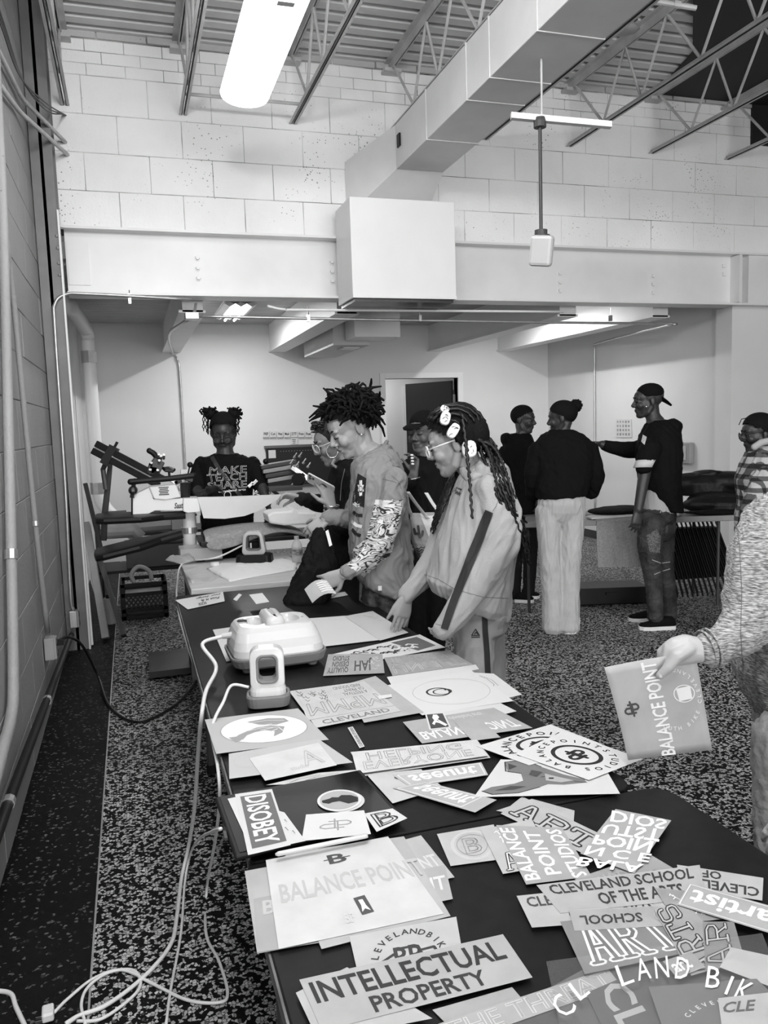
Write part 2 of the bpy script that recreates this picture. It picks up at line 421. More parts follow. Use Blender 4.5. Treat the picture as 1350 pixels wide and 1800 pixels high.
# dark panels under the deck at the right
b = MB(); b.prism([(4.45, 5.62, 4.385), (3.88, 4.9, 4.385), (3.70, 4.0, 4.385), (8.4, 4.0, 4.385), (8.4, 6.38, 4.385), (4.66, 6.38, 4.385)], (0, 0, .012))
solo('ceiling_panel', b, mat('black_panel', .01, .7), 'black panel under the roof deck at the upper right', 'panel', (6.2, 5.3, 4.385))
b = MB(); b.box2((5.72, YB-.03, 4.03), (8.4, YB-.005, 4.384)); solo('wall_panel', b, mat('black_panel', .01, .7), 'black panel on top of the block wall at the far right', 'panel', (7, YB, 4.03))

# ------------------------------------------------------------------ duct
t = thing('air_duct', 'long rectangular sheet metal duct running under the roof to the wall', 'duct', (2.25, 3, 3.45))
DX0, DX1, DZ0, DZ1, DY = 2.05, 2.43, 3.45, 3.77, 5.95
cuts = [DY, 5.3, 4.62, 4.3, 3.75, 3.1, 2.4, -1]
for i in range(len(cuts)-1):
    b = MB(); b.box2((DX0, cuts[i+1]+.003, DZ0), (DX1, cuts[i]-.003, DZ1)); part('duct_section', b, m_duct, t, bevel=.004)
    if i: b = MB(); b.box2((DX0-.004, cuts[i]-.006, DZ0-.004), (DX1+.004, cuts[i]+.006, DZ1+.004)); part('duct_seam', b, m_duct, t)
b = MB(); b.loft([((2.24, DY, 3.61), (.19, 0, 0), (0, 0, .16)), ((2.0, YB-.02, 3.40), (.25, 0, 0), (0, 0, .18))], 4)
b = MB(); P = [(DX0, DY, DZ0), (DX1, DY, DZ0), (DX1, DY, DZ1), (DX0, DY, DZ1), (1.77, YB-.01, 3.2), (2.43, YB-.01, 3.2), (2.43, YB-.01, 3.74), (1.77, YB-.01, 3.62)]
b.add(P, [(0, 1, 2, 3), (4, 7, 6, 5), (0, 4, 5, 1), (1, 5, 6, 2), (2, 6, 7, 3), (3, 7, 4, 0)]); part('duct_transition', b, m_duct, t)
b = MB(); q = ony(708, 245, 0) if 0 else A([DX0-.006, 5.86, 3.63]); b.box(q, (.012, .06, .09)); part('access_hatch', b, m_black, t)
t = thing('plenum_box', 'large plain white sheet metal box under the duct, in front of the beam', 'duct', (2.04, 6.1, 2.47))
b = MB(); b.box2((1.64, 5.83, 2.475), (2.47, YB-.14, 3.20)); part('box_body', b, m_white, t, bevel=.006)
b = MB(); b.box2((1.66, 5.85, 2.452), (2.45, YB-.15, 2.474)); part('grille', b, m_blackm, t)
b = MB(); b.box2((1.64, 5.822, 2.475), (2.47, 5.83, 2.50)); part('bottom_flange', b, m_white, t)
# back room duct with a vent
t = thing('back_duct', 'white duct drop with a square vent under the back room ceiling', 'duct', (2.3, 8.4, 2.3))
b = MB(); b.box2((2.1, 7.45, 2.37), (2.56, 7.8, 2.8)); part('duct_section', b, m_white, t, bevel=.004)
b = MB(); b.box2((1.98, 7.82, 2.33), (2.36, 9.2, 2.72)); part('duct_section', b, mat('duct_grey', .5, .5), t, bevel=.004)
b = MB(); b.box2((2.1, 7.9, 2.318), (2.3, 8.15, 2.33)); part('vent', b, m_grey, t)
b = MB()
for k in range(5): b.box2((2.12, 7.925+k*.045, 2.312), (2.28, 7.945+k*.045, 2.319))
part('vent_slat', b, m_white, t, kind='stuff')

# ------------------------------------------------------------------ strip lamp in view
t = thing('strip_lamp', 'glowing white wraparound strip lamp hanging under the joists', 'lamp', (.80, 3.9, 3.53))
LX, LZ, LY0, LY1 = .80, 3.57, 2.7, 5.12
pr = []
for k in range(13):
    a = pi*k/12; pr.append((LX-.148*cos(a), LZ-.085*sin(a)**.8))
b = MB(); ring = [(x, z) for x, z in pr]
vs = [(x, yy_, z) for yy_ in (LY0, LY1) for x, z in ring]; n = len(ring)
b.add(vs, [(i, i+1, n+i+1, n+i) for i in range(n-1)] + [tuple(range(n)), tuple(range(2*n-1, n-1, -1)), (0, n, 2*n-1, n-1)])
part('lens', b, m_lamp, t, smooth=False)
b = MB(); b.box2((LX-.13, LY0, LZ+.002), (LX+.13, LY1, LZ+.05)); part('housing', b, m_white, t)
for yy_ in (3.1, 4.7):
    b = MB(); b.tube([(LX, yy_, LZ+.05), (LX, yy_, 4.38)], .004, 5); part('hanger', b, m_galv, t)
b = MB(); b.box2((LX-.03, 3.82, LZ-.10), (LX+.05, 3.86, LZ-.08)); part('latch', b, m_galv, t)

# lamps of the back room
for (x, y, lab) in ((1.13, 8.6, 'back room lamp with bent white reflector, left one behind the beam'), (4.3, 8.2, 'back room lamp tucked between beams above the far corner')):
    t = thing('reflector_lamp', lab, 'lamp', (x, y, 2.72), 'back room lamps')
    for s in (-1, 0, 1):
        b = MB(); q = x+s*.11
        b.prism([(q-.055, y-.5, 2.765), (q, y-.5, 2.735), (q+.055, y-.5, 2.765), (q, y-.5, 2.78)], (0, 1.0, 0)); part('reflector', b, m_white, t)
    b = MB(); b.box2((x-.16, y-.5, 2.78), (x+.16, y+.5, 2.80)); part('housing', b, m_white, t)
    for s in (-1, 1):
        b = MB(); b.tube([(x+s*.05, y-.48, 2.728), (x+s*.05, y+.48, 2.728)], .012, 8); part('tube', b, mat('lit_tube', .9, emit=9), t)

# ------------------------------------------------------------------ pendant antenna and ceiling disc
t = thing('pendant_antenna', 'white tilted antenna box on a dark rod hung from a cross strut', 'antenna', (2.19, 4.0, 2.4))
s0, s1 = W(898, 204, 4.3), W(1074, 220, 4.3)
b = MB(); b.box((s0+s1)/2, (np.linalg.norm(s1-s0), .04, .03), (nrm(s1-s0), nrm(np.cross(UP, s1-s0)), UP)); part('strut', b, m_white, t)
r0 = W(949, 214, 4.3); r1 = r0*1; r1[2] = W(951, 408, 4.3)[2]
b = MB(); b.tube([r0, r1], .010, 8); part('rod', b, mat('rod_dark', .03, .4), t)
b = MB(); b.lathe([(0, .02), (.03, .02), (.034, .0), (.034, -.03), (0, -.03)], r0, 12); part('collar', b, m_dgrey, t)
b = MB(); b.tube([r0+A([.012, 0, 0]), r0+A([.012, 0, 3.449-r0[2]])], .006, 6); part('hanger', b, m_joist, t)
b = MB(); b.lathe([(0, .025), (.035, .025), (.035, 0), (.05, -.004), (.05, -.014), (0, -.014)], r1, 14); part('mount', b, m_dgrey, t)
q = W(952, 441, 4.3); nx = nrm(V(-.62, -.30, -1)); ux = nrm(V(.05, 1, -.3)); rx = nrm(np.cross(ux, nx)); ux = np.cross(nx, rx)
b = MB(); b.box(q, (.125, .16, .06), (rx, ux, nx)); part('antenna_case', b, m_offwhite, t, bevel=.018)
t = thing('ceiling_disc', 'round white antenna disc fixed beside a joist near the duct', 'antenna', tuple(W(1090, 45, 5.4)))
q = W(1086, 46, 5.4); b = MB(); b.lathe([(0, .05), (.06, .05), (.13, .02), (.15, 0), (.12, -.03), (.07, -.05), (.04, -.056), (0, -.056)], q, 24, V(.15, 1, -.45)); part('dome', b, m_grey, t, smooth=True)
b = MB(); b.tube(smooth_pts([q+A([.08, 0, .06]), q+A([.16, .02, .10]), q+A([.12, .05, .18]), q+A([.2, 0, .2])]), .007, 6); part('cable', b, m_black, t)
b = MB(); b.box(q+A([.10, .0, .07]), (.08, .05, .05)); part('bracket', b, m_black, t)
p0, p1 = W(1125, -2, 5.0), W(1222, 14, 5.0)
b = MB(); b.tube([p0-(p1-p0), p1+(p1-p0)*.02], .016, 8); b.lathe([(.022, -.02), (.022, .02)], W(1190, 8, 5.0), 8, p1-p0); solo('roof_conduit', b, m_joist, 'short pale conduit crossing under the roof beside the antenna disc', 'pipe', tuple(p0))

# ------------------------------------------------------------------ conduits and pipes
def pipe(name, lab, pts, r, mt, cat='pipe', clamps=(), n=8, sm=5):
    P = smooth_pts(pts, sm) if sm else pts
    b = MB(); b.tube(P, r, n); base = min([A(q) for q in pts], key=lambda q: q[2])
    t = thing(name, lab, cat, base)
    part('pipe', b, mt, t, smooth=True)
    for c, ax in clamps:
        b = MB(); b.lathe([(r*1.2, -r*.9), (r*1.2, r*.9)], c, 10, ax); part('clamp', b, m_galv, t)
    return t
xw = XL+.03
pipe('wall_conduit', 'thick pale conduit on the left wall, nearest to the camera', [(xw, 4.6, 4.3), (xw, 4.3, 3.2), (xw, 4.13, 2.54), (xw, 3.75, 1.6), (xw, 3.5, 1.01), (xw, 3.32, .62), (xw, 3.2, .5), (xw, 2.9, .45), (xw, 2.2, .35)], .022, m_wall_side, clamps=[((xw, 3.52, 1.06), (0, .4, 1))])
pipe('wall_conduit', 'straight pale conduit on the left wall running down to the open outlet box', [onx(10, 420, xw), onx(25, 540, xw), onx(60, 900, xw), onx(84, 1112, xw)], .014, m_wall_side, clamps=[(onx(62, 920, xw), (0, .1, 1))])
pipe('wall_conduit', 'dark metal conduit down the left corner with a bend at the beam', [(-.46, 5.98, .30), (-.47, 5.97, .42), (-.45, 5.97, 1.2), (-.44, 5.97, 2.25), (-.43, 5.98, 2.42), (-.36, 6.0, 2.49), (-.2, 6.05, 2.505), (.5, 6.2, 2.50)], .012, m_galv, sm=6)
pipe('base_pipe', 'black pipe running low along the left wall', [(xw+.012, 1.2, .33), (xw+.012, 2.8, .29), (xw+.012, 4.5, .21), (xw+.012, 5.9, .135)], .02, m_black, clamps=[((xw+.012, 4.2, .222), (0, 1, 0)), ((xw+.012, 2.9, .288), (0, 1, 0))])
for k, lab in ((0, 'upper of two pale conduits along the top of the left wall'), (1, 'lower of two pale conduits along the top of the left wall')):
    a = onx(0, 95+k*65, xw) if k == 0 else onx(0, 150, xw); e = ony(115+k*4, 250+k*22, YB)
    m1 = onx(38-k*3, 172+k*25, xw)
    pipe('roof_conduit', lab, [a-(m1-a)*2, a, a+(m1-a)*.8, m1+A([.01, .03, 0]), m1+(e-m1)*.15, e], .014, m_joist, sm=5)
for k in range(3):
    a = onx(2+k*3, 45, xw+.02); m1 = onx(36+k*2, 135+k*3, xw+.04); e = ony(116-k*2, 203-k, YB)
    b = MB(); b.tube(smooth_pts([a-(m1-a), a, m1, (m1*.5+e*.5)+A([0, 0, -.03-.02*k]), e], 6), .005, 5)
    solo('ceiling_wire', b, m_dgrey, ['dark wire at the top left corner, lowest strand', 'dark wire at the top left corner, middle strand', 'dark wire at the top left corner, upper strand'][k], 'wire', tuple(e))
YC = YB-.16
t = pipe('beam_conduit', 'long metal conduit hung under the beam and bent back to the right wall', [ony(346, 556, YC), ony(560, 560, YC), ony(900, 566, YC), ony(1165, 569, YC), A([4.75, YC+.05, ony(1180, 570, YC)[2]]), A([5.0, YC+.9, 2.38]), A([5.45, 8.6, 2.42]), A([5.55, 8.78, 2.40]), A([5.56, 8.8, 2.3]), A([5.56, 8.8, 1.2]), A([5.56, 8.8, .3])], .011, m_galv, sm=5)
for px in (542, 738, 1073):
    q = ony(px, 562, YC); b = MB(); b.box(q+A([0, 0, .012]), (.022, .03, .05)); b.tube([q+A([0, 0, .02]), q+A([0, 0, .10])], .005, 6); part('hanger_clamp', b, m_chrome, t)
pipe('beam_conduit', 'short bright conduit under the beam beside the plenum box', [ony(470, 538, YC-.05), ony(500, 544, YC-.05), ony(560, 545, YC-.05), ony(990, 548, YC-.05)], .010, m_white)
t = thing('junction_box', 'square metal junction box under the beam at the left', 'box', tuple(ony(335, 557, YC)))
q = ony(337, 556, YC); b = MB(); b.box(q, (.10, .10, .05)); part('box_body', b, m_galv, t, bevel=.004)
b = MB(); b.tube([q+A([.02, .0, .02]), q+A([.04, .05, .1])], .012, 6); part('connector', b, m_galv, t)
b = MB(); qq = ony(228, 525, 6.12); b.box(qq, (.018, .02, .07)); b.tube([qq, qq+A([0, .0, .06])], .004, 6); part('clamp', b, m_chrome, t)
pipe('back_conduit', 'thin metal conduit running under the back beam and down the back wall', [q+A([-.02, .1, -.01]), A([.42, 8.0, 2.455]), A([.54, 9.8, 2.45]), A([.6, 9.95, 2.38]), A([.62, 9.96, 2.2]), A([.62, 9.96, 1.3]), A([.62, 9.96, .2])], .013, m_galv, sm=5)
pipe('drain_pipe', 'fat white drain pipe in the left corner of the back room', [(-.42, 7.3, 2.62), (-.36, 8.4, 2.58), (-.34, 8.6, 2.52), (-.34, 8.65, 2.35), (-.34, 8.65, 1.1), (-.33, 8.64, .9), (-.27, 8.6, .76), (-.14, 8.5, .62), (-.02, 8.4, .5)], .065, m_white, n=14, clamps=[((-.34, 8.65, 2.3), UP), ((-.34, 8.65, .98), UP)])
def outlet(lab, q, open_):
    t = thing('outlet_box', lab, 'outlet', q)
    b = MB(); b.box(q, (.05, .085, .12)); part('box_body', b, m_galv if not open_ else m_grey, t, bevel=.004)
    b = MB(); b.box(A(q)+A([.03, 0, 0]), (.012, .08, .115)); pl = part('cover_plate', b, m_grey, t, bevel=.003)
    for s in (-1, 1):
        b = MB(); b.lathe([(0, -.002), (.018, -.002), (.018, .004), (0, .004)], A(q)+A([.036, 0, s*.03]), 12, (1, 0, 0)); part('socket', b, m_dgrey, pl)
outlet('open grey outlet box at the end of the pale wall conduit, with a plug', (XL+.03, 4.63, .38), True)
outlet('grey outlet box low on the corner column under the dark conduit', (-.46, 5.96, .24), False)
pts = [(XL+.07, 4.63, .41), (-.40, 4.75, .40), (-.34, 4.9, .30), (-.28, 5.1, .05), (-.2, 4.6, .012), (-.05, 4.3, .012), (.15, 4.5, .012), (.30, 4.9, .012), (.42, 5.3, .012)]
b = MB(); b.tube(smooth_pts(pts, 8), .008, 6); b.box((XL+.075, 4.63, .405), (.05, .03, .03)); solo('extension_cord', b, m_black, 'black cord looping over the floor from the wall outlet', 'cord', (-.2, 4.6, 0))
# ------------------------------------------------------------------ the long black tables
TZ = .74
def folding_table(lab, x0, x1, y0, y1, name='folding_table'):
    t = thing(name, lab, 'table', ((x0+x1)/2, (y0+y1)/2, 0), 'long black tables')
    b = MB(); r = .05; pts = []
    for cx, cy, a0 in ((x1-r, y1-r, 0), (x0+.012, y1-.012, 90), (x0+.012, y0+.012, 180), (x1-r, y0+r, 270)):
        rr = r if cx > (x0+x1)/2 else .012
        for k in range(5): a = radians(a0+k*22.5); pts.append((cx+rr*cos(a), cy+rr*sin(a), TZ-.028))
    b.prism(pts, (0, 0, .026)); part('tabletop', b, m_tabletop, t, bevel=.004)
    b = MB(); b.box2((x0-.003, y0+.02, TZ-.03), (x0+.016, y1-.02, TZ-.004)); part('edge_trim', b, mat('worn_edge', .12, .5, var=.5, vs=20), t, label='worn grey edge strip')
    for yy_ in (y0+.30, y1-.42):
        for xx in (x0+.09, x1-.12):
            b = MB(); b.tube([(xx, yy_, TZ-.03), (xx, yy_, .03)], .016, 10); lg = part('leg', b, m_dgrey, t)
            b = MB(); b.lathe([(0, .04), (.021, .04), (.021, 0), (0, 0)], (xx, yy_, 0), 10); part('foot_cap', b, m_black, lg)
        b = MB(); b.tube([(x0+.09, yy_, .2), (x1-.12, yy_, .2)], .012, 8); part('cross_bar', b, m_dgrey, t)
    return t
folding_table('black folding table in the middle carrying the heat presses and tablet', .165, 1.0, 1.42, 3.96)
folding_table('black folding table nearest the camera covered with lettered films', .155, 1.06, -.35, 1.414)

# ------------------------------------------------------------------ flat prints
TEXT = {}
def text_geo(s, style):
    k = (s, style)
    if k in TEXT: return TEXT[k]
    cu = bpy.data.curves.new('t', 'FONT'); cu.body = s; cu.resolution_u = 2; cu.align_x = 'LEFT'
    if 'b' in style: cu.offset = .022
    if 'w' in style: cu.space_character = 1.25
    if 'i' in style: cu.shear = .3
    if 'o' in style: cu.fill_mode = 'NONE'; cu.bevel_depth = .016; cu.bevel_resolution = 0
    if 's' in style: cu.space_line = .85
    o = bpy.data.objects.new('t', cu); C.objects.link(o)
    dg = bpy.context.evaluated_depsgraph_get(); me = bpy.data.meshes.new_from_object(o.evaluated_get(dg))
    n = len(me.vertices); co = np.zeros(n*3); me.vertices.foreach_get('co', co); co = co.reshape(-1, 3)
    fs = [tuple(p.vertices) for p in me.polygons]
    bpy.data.objects.remove(o); bpy.data.curves.remove(cu); bpy.data.meshes.remove(me)
    TEXT[k] = (co[:, :2].copy(), fs); return TEXT[k]
def norm_box(co):
    a, b = co.min(0), co.max(0); return (co-a)/np.maximum(b-a, 1e-6), b-a
def stroke_geo(lines, wd, asp=1.0):
    """poly lines -> flat quads with joint discs; asp = height / width of the uv square"""
    vs, fs = [], []
    for L_ in lines:
        P = [A([p[0], p[1]*asp], float) for p in L_]
        for i in range(len(P)-1):
            d = P[i+1]-P[i]; l = np.linalg.norm(d)
            if l < 1e-6: continue
            nn = A([-d[1], d[0]])/l*wd/2; k = len(vs); vs += [P[i]+nn, P[i]-nn, P[i+1]-nn, P[i+1]+nn]; fs.append((k, k+1, k+2, k+3))
        for p in P:
            k = len(vs); vs += [p+A([cos(a), sin(a)])*wd/2 for a in np.arange(6)*pi/3]; fs.append(tuple(range(k, k+6)))
    return [A([v[0], v[1]/asp]) for v in vs], fs
# slab serif varsity letters as strokes in a unit box (v down)
VAR = {'A': [[(.0, 1), (.3, 1)], [(.7, 1), (1, 1)], [(.14, 1), (.42, 0), (.58, 0), (.86, 1)], [(.25, .62), (.75, .62)]],
       'R': [[(0, 0), (.7, 0), (.9, .12), (.9, .4), (.7, .52), (.2, .52)], [(.18, 0), (.18, 1)], [(0, 1), (.36, 1)], [(.5, .52), (.82, 1)], [(.7, 1), (1, 1)]],
       'T': [[(.02, .25), (.02, 0), (.98, 0), (.98, .25)], [(.5, 0), (.5, 1)], [(.3, 1), (.7, 1)]],
       'S': [[(.92, .25), (.92, .1), (.78, 0), (.2, 0), (.06, .12), (.06, .38), (.2, .48), (.8, .52), (.94, .62), (.94, .88), (.8, 1), (.22, 1), (.08, .9), (.08, .74)]]}
def var_lines(s, u0, v0, u1, v1, gap=.18):
    n = len(s); wd = 1/(n+(n-1)*gap); out = []
    for i, c in enumerate(s):
        x = i*wd*(1+gap)
        for L_ in VAR[c]: out.append([(u0+(u1-u0)*(x+p[0]*wd), v0+(v1-v0)*p[1]) for p in L_])
    return out
def print_geo(p, asp):
    """one print item -> list of (uv verts, faces)"""
    k = p[0]
    if k == 't':
        co, fs = text_geo(p[1], p[7] if len(p) > 7 else 'n'); q, _ = norm_box(co)
        return [([(p[2]+(p[4]-p[2])*x, p[5]+(p[3]-p[5])*y) for x, y in q], fs)]
    if k == 'e':
        n = 28; return [([(p[1]+p[3]*cos(2*pi*i/n), p[2]+p[4]*sin(2*pi*i/n)) for i in range(n)], [tuple(range(n))])]
    if k == 'r':
        n = 40; vs = []
        for i in range(n):
            a = 2*pi*i/n; vs += [(p[1]+p[3]*cos(a), p[2]+p[4]*sin(a)), (p[1]+p[3]*(1-p[5])*cos(a), p[2]+p[4]*(1-p[5])*sin(a))]
        return [(vs, [(2*i, 2*i+1, (2*i+3) % (2*n), (2*i+2) % (2*n)) for i in range(n)])]
    if k == 'p': return [(p[1], [tuple(range(len(p[1])))])]
    if k == 's': return [stroke_geo(p[1], p[2], asp)]
    if k == 'a':  # arc text: text, cu, cv, ru, rv, a0, a1, size
        _, s, cu, cv, ru, rv, a0, a1, sz = p[:9]; out = []; inner = len(p) > 10 and p[10]
        for i, ch in enumerate(s):
            if ch == ' ': continue
            a = radians(a0+(a1-a0)*i/max(len(s)-1, 1)); co, fs = text_geo(ch, 'b'); mn, mx = co.min(0), co.max(0)
            c0 = A([(mn[0]+mx[0])/2, .35]); vs = []
            t_ = A([-sin(a), cos(a)*1.0])*(1 if a1 > a0 else -1); up = A([cos(a), sin(a)])*(1 if a1 > a0 else -1)
            for q in co:
                d = (q-c0)*sz
                e = t_*d[0]+up*d[1]; vs.append((cu+ru*cos(a)+e[0], cv+rv*sin(a)+e[1]/asp))
            out.append((vs, fs))
        return out
    return []
TONES = {}
def tone_mat(v, alpha=1.0):
    return mat('tone_%03d_%03d' % (int(v*1000), int(alpha*100)), v, .45 if alpha < 1 else .6, alpha=alpha, var=.08 if alpha < 1 else 0, vs=14)
LAY = []
def overlap(a, b):
    for P in (a, b):
        for i in range(len(P)):
            e = P[(i+1) % len(P)]-P[i]; nn = A([-e[1], e[0]])
            u, v = a @ nn, b @ nn
            if u.max() <= v.min() or v.max() <= u.min(): return False
    return True
def sheet(lab, c, tone, alpha=1.0, prints=(), name='transfer_sheet', cat='sheet', group=None, base=None, wav=.0006, N=6, oval=False):
    """a thin film or paper lying on the table: c = pixel corners TL, TR, BR, BL in reading order"""
    foot = A([onz(x, y, TZ)[:2] for x, y in c])
    lv = base if base is not None else 1+max([l for f, l in LAY if overlap(f, foot)], default=0)
    LAY.append((foot, lv)); z = TZ+lv*.0011+.0004
    Q = [onz(x, y, z) for x, y in c]; ph = random.uniform(0, 6)
    def S(u, v, dz=0.0):
        p = Q[0]*(1-u)*(1-v)+Q[1]*u*(1-v)+Q[2]*u*v+Q[3]*(1-u)*v
        p = p.copy(); p[2] += dz + wav*sin(3*u+ph)*sin(2.5*v+ph)*.5; return p
    Wd = np.linalg.norm(Q[1]-Q[0]); Hd = np.linalg.norm(Q[3]-Q[0]); asp = Hd/max(Wd, 1e-4)
    ctr = S(.5, .5); b = MB(); th = .00035
    if oval:
        n = 28; vs = [S(.5+.5*cos(2*pi*i/n), .5+.5*sin(2*pi*i/n)) for i in range(n)]; b.prism(vs, (0, 0, -th))
    else:
        vs = [S(i/N, j/N) for j in range(N+1) for i in range(N+1)]; n1 = len(vs)
        vs += [S(i/N, j/N, -th) for j in range(N+1) for i in range(N+1)]
        fs = []
        for j in range(N):
            for i in range(N):
                a = j*(N+1)+i; fs.append((a, a+1, a+N+2, a+N+1)); fs.append((n1+a, n1+a+N+1, n1+a+N+2, n1+a+1))
        rim = [i for i in range(N+1)] + [j*(N+1)+N for j in range(1, N+1)] + [N*(N+1)+i for i in range(N-1, -1, -1)] + [j*(N+1) for j in range(N-1, 0, -1)]
        for i in range(len(rim)):
            k = rim[(i+1) % len(rim)]; fs.append((rim[i], n1+rim[i], n1+k, k))
        b.add(vs, fs)
    o = solo(name, b, tone_mat(tone*(.76 if tone > .5 else 1.12), alpha), lab, cat, ctr, group)
    by = {}
    for p in prints:
        tn = p[6] if p[0] in 't' else {'e': 5, 'r': 6, 'p': 2, 's': 3, 'a': 9}[p[0]]
        tn = p[tn] if not isinstance(tn, float) else tn
        by.setdefault(tn, []).append(p)
    for k, (tn, ps) in enumerate(by.items()):
        m_ = MB(); dz = .0003+.00012*k
        for p in ps:
            for vs, fs in print_geo(p, asp): m_.add([S(u, v, dz) for u, v in vs], fs)
        if m_.n:
            me = m_.mesh('lettering', ctr); link('lettering', me, tone_mat(tn*.88 if tn > .4 else tn), o)
    return o
T = lambda s, u0, v0, u1, v1, tone, st='b': ('t', s, u0, v0, u1, v1, tone, st)
def varsity(s, u0, v0, u1, v1, w1, dark, light): return [('s', var_lines(s, u0, v0, u1, v1), w1, dark), ('s', var_lines(s, u0, v0, u1, v1), w1*.42, light)]
DB = lambda cu, cv, s, tone, asp=1.0, w=.16: [('s', [[(cu-.55*s, cv+.45*s), (cu-.05*s, cv+.45*s), (cu-.05*s, cv-.75*s)], [(cu-.05*s, cv-.1*s), (cu-.6*s, cv-.1*s), (cu-.8*s, cv+.1*s), (cu-.8*s, cv+.3*s), (cu-.55*s, cv+.45*s)], [(cu+.1*s, cv-.45*s), (cu+.1*s, cv+.75*s)], [(cu+.1*s, cv-.45*s), (cu+.6*s, cv-.45*s), (cu+.8*s, cv-.25*s), (cu+.8*s, cv-.05*s), (cu+.6*s, cv+.1*s), (cu+.1*s, cv+.1*s)], [(cu-.35*s, cv-.45*s), (cu+.1*s, cv-.45*s)], [(cu-.05*s, cv+.45*s), (cu+.4*s, cv+.45*s)]], w*s, tone)]

# --- far end of the middle table
sheet('white handwritten price card at the far left corner of the middle table', [(395, 1057), (330, 1071), (308, 1055), (392, 1040)], .80, prints=[T('SIZE', .45, .1, .68, .32, .02, 'bi'), T('Post it &', .1, .38, .55, .6, .02, 'bi'), T('your design', .05, .7, .6, .92, .02, 'bi')], name='price_card', cat='card')
sheet('white sheet lying under the held print, beside the seated black shirt', [(520, 1056), (606, 1040), (612, 1046), (530, 1062)], .70, name='paper_sheet', cat='paper')
sheet('big white parchment sheet left of the large heat press', [(374, 1107), (478, 1092), (470, 1150), (398, 1163)], .74, name='paper_sheet', cat='paper')
sheet('widest white parchment sheet behind the large heat press', [(440, 1094), (610, 1082), (676, 1124), (470, 1148)], .76, name='paper_sheet', cat='paper')
sheet('wrinkled white paper right of the widest parchment', [(606, 1083), (655, 1074), (718, 1112), (668, 1126)], .66, name='paper_sheet', cat='paper', prints=[('s', [[(.55, .1), (.75, .3), (.9, .25)], [(.7, .4), (.95, .45)], [(.6, .2), (.8, .2)]], .012, .25)])
rs = random.Random(3)
def scrib(n, u0, v0, u1, v1, w, tone, seed):
    r = random.Random(seed); out = []
    for _ in range(n):
        u, v = r.uniform(u0, u1), r.uniform(v0, v1); a = r.uniform(-.6, .6); l = r.uniform(.03, .09)
        out.append([(u, v), (u+l*.5*cos(a), v+l*sin(a)-.05), (u+l*cos(a), v+l*1.6*sin(a)+.03)])
    return ('s', out, w, tone)
sheet('white brush lettered print with a dark corner, near the hoodie sleeve', [(585, 1150), (738, 1115), (783, 1138), (632, 1166)], .78, prints=[('p', [(.62, .1), (.93, .1), (.95, .8), (.7, .9)], .10), scrib(34, .08, .2, .62, .8, .018, .03, 5), scrib(10, .55, .2, .75, .8, .02, .78, 6)])
sheet('grey film with mirrored poster lettering right of the large press', [(676, 1183), (568, 1188), (577, 1150), (672, 1149)], .34, .9, prints=[T('JAH', .2, .15, .5, .8, .08, 'b'), T('QUALITY\nDESIGN\nSTUDIO', .6, .1, .95, .9, .08, 'bs'), scrib(12, .05, .2, .2, .9, .01, .7, 8)])
sheet('grey film with two lines of outlined upside down letters', [(690, 1188), (832, 1168), (788, 1143), (675, 1156)], .30, .95, prints=[T('UNCUT', .04, .08, .95, .52, .62, 'o'), T('THE SCHOOL', .06, .6, .9, .92, .62, 'o')])
sheet('white strip under the upside down lettered film', [(680, 1190), (836, 1168), (842, 1176), (690, 1208)], .78, name='paper_sheet', cat='paper')
sheet('white sheet with curved pencil lines at the right table edge', [(790, 1180), (868, 1184), (918, 1221), (830, 1240)], .78, prints=[('s', [[(.55, .1), (.7, .25), (.72, .5), (.6, .62)], [(.62, .12), (.78, .3), (.78, .55)], [(.48, .12), (.62, .3), (.64, .46)]], .012, .15)], name='paper_sheet', cat='paper')
sheet('large white oval logo sheet with a black C ring in its middle', [(672, 1206), (828, 1178), (903, 1232), (742, 1257)], .80, prints=[('r', .55, .5, .4, .38, .02, .5), ('r', .42, .46, .125, .13, .17, .02), ('r', .46, .47, .10, .09, .15, .02), ('p', [(.50, .40), (.54, .42), (.50, .46)], .02)], name='paper_sheet', cat='paper')
sheet('plain white offcut under the right edge of the oval logo sheet', [(745, 1256), (880, 1236), (908, 1250), (860, 1262)], .76, name='paper_sheet', cat='paper')
sheet('grey film behind the block lettered stack', [(600, 1205), (660, 1188), (745, 1252), (640, 1270)], .40, .9)
sheet('white pile of poster films with big MPMM letters, lowest sheet', [(508, 1215), (640, 1197), (705, 1250), (556, 1279)], .66, prints=[T('CLEVELAND', .1, .86, .9, .96, .2, 'b')], group=None)
sheet('topmost poster film with big outlined MPMM letters', [(693, 1240), (540, 1266), (522, 1215), (640, 1198)], .72, .92, prints=[T('MPMM', .04, .1, .95, .5, .32, 'o'), T('A FESTIVAL\nOF PRINT\nAND SOUND', .1, .58, .5, .95, .15, 's'), scrib(22, .6, .55, .95, .95, .008, .15, 11)])
sheet('white rounded stick lying beside the poster films', [(664, 1223), (688, 1220), (689, 1225), (666, 1229)], .84, name='plastic_stick', cat='stick')
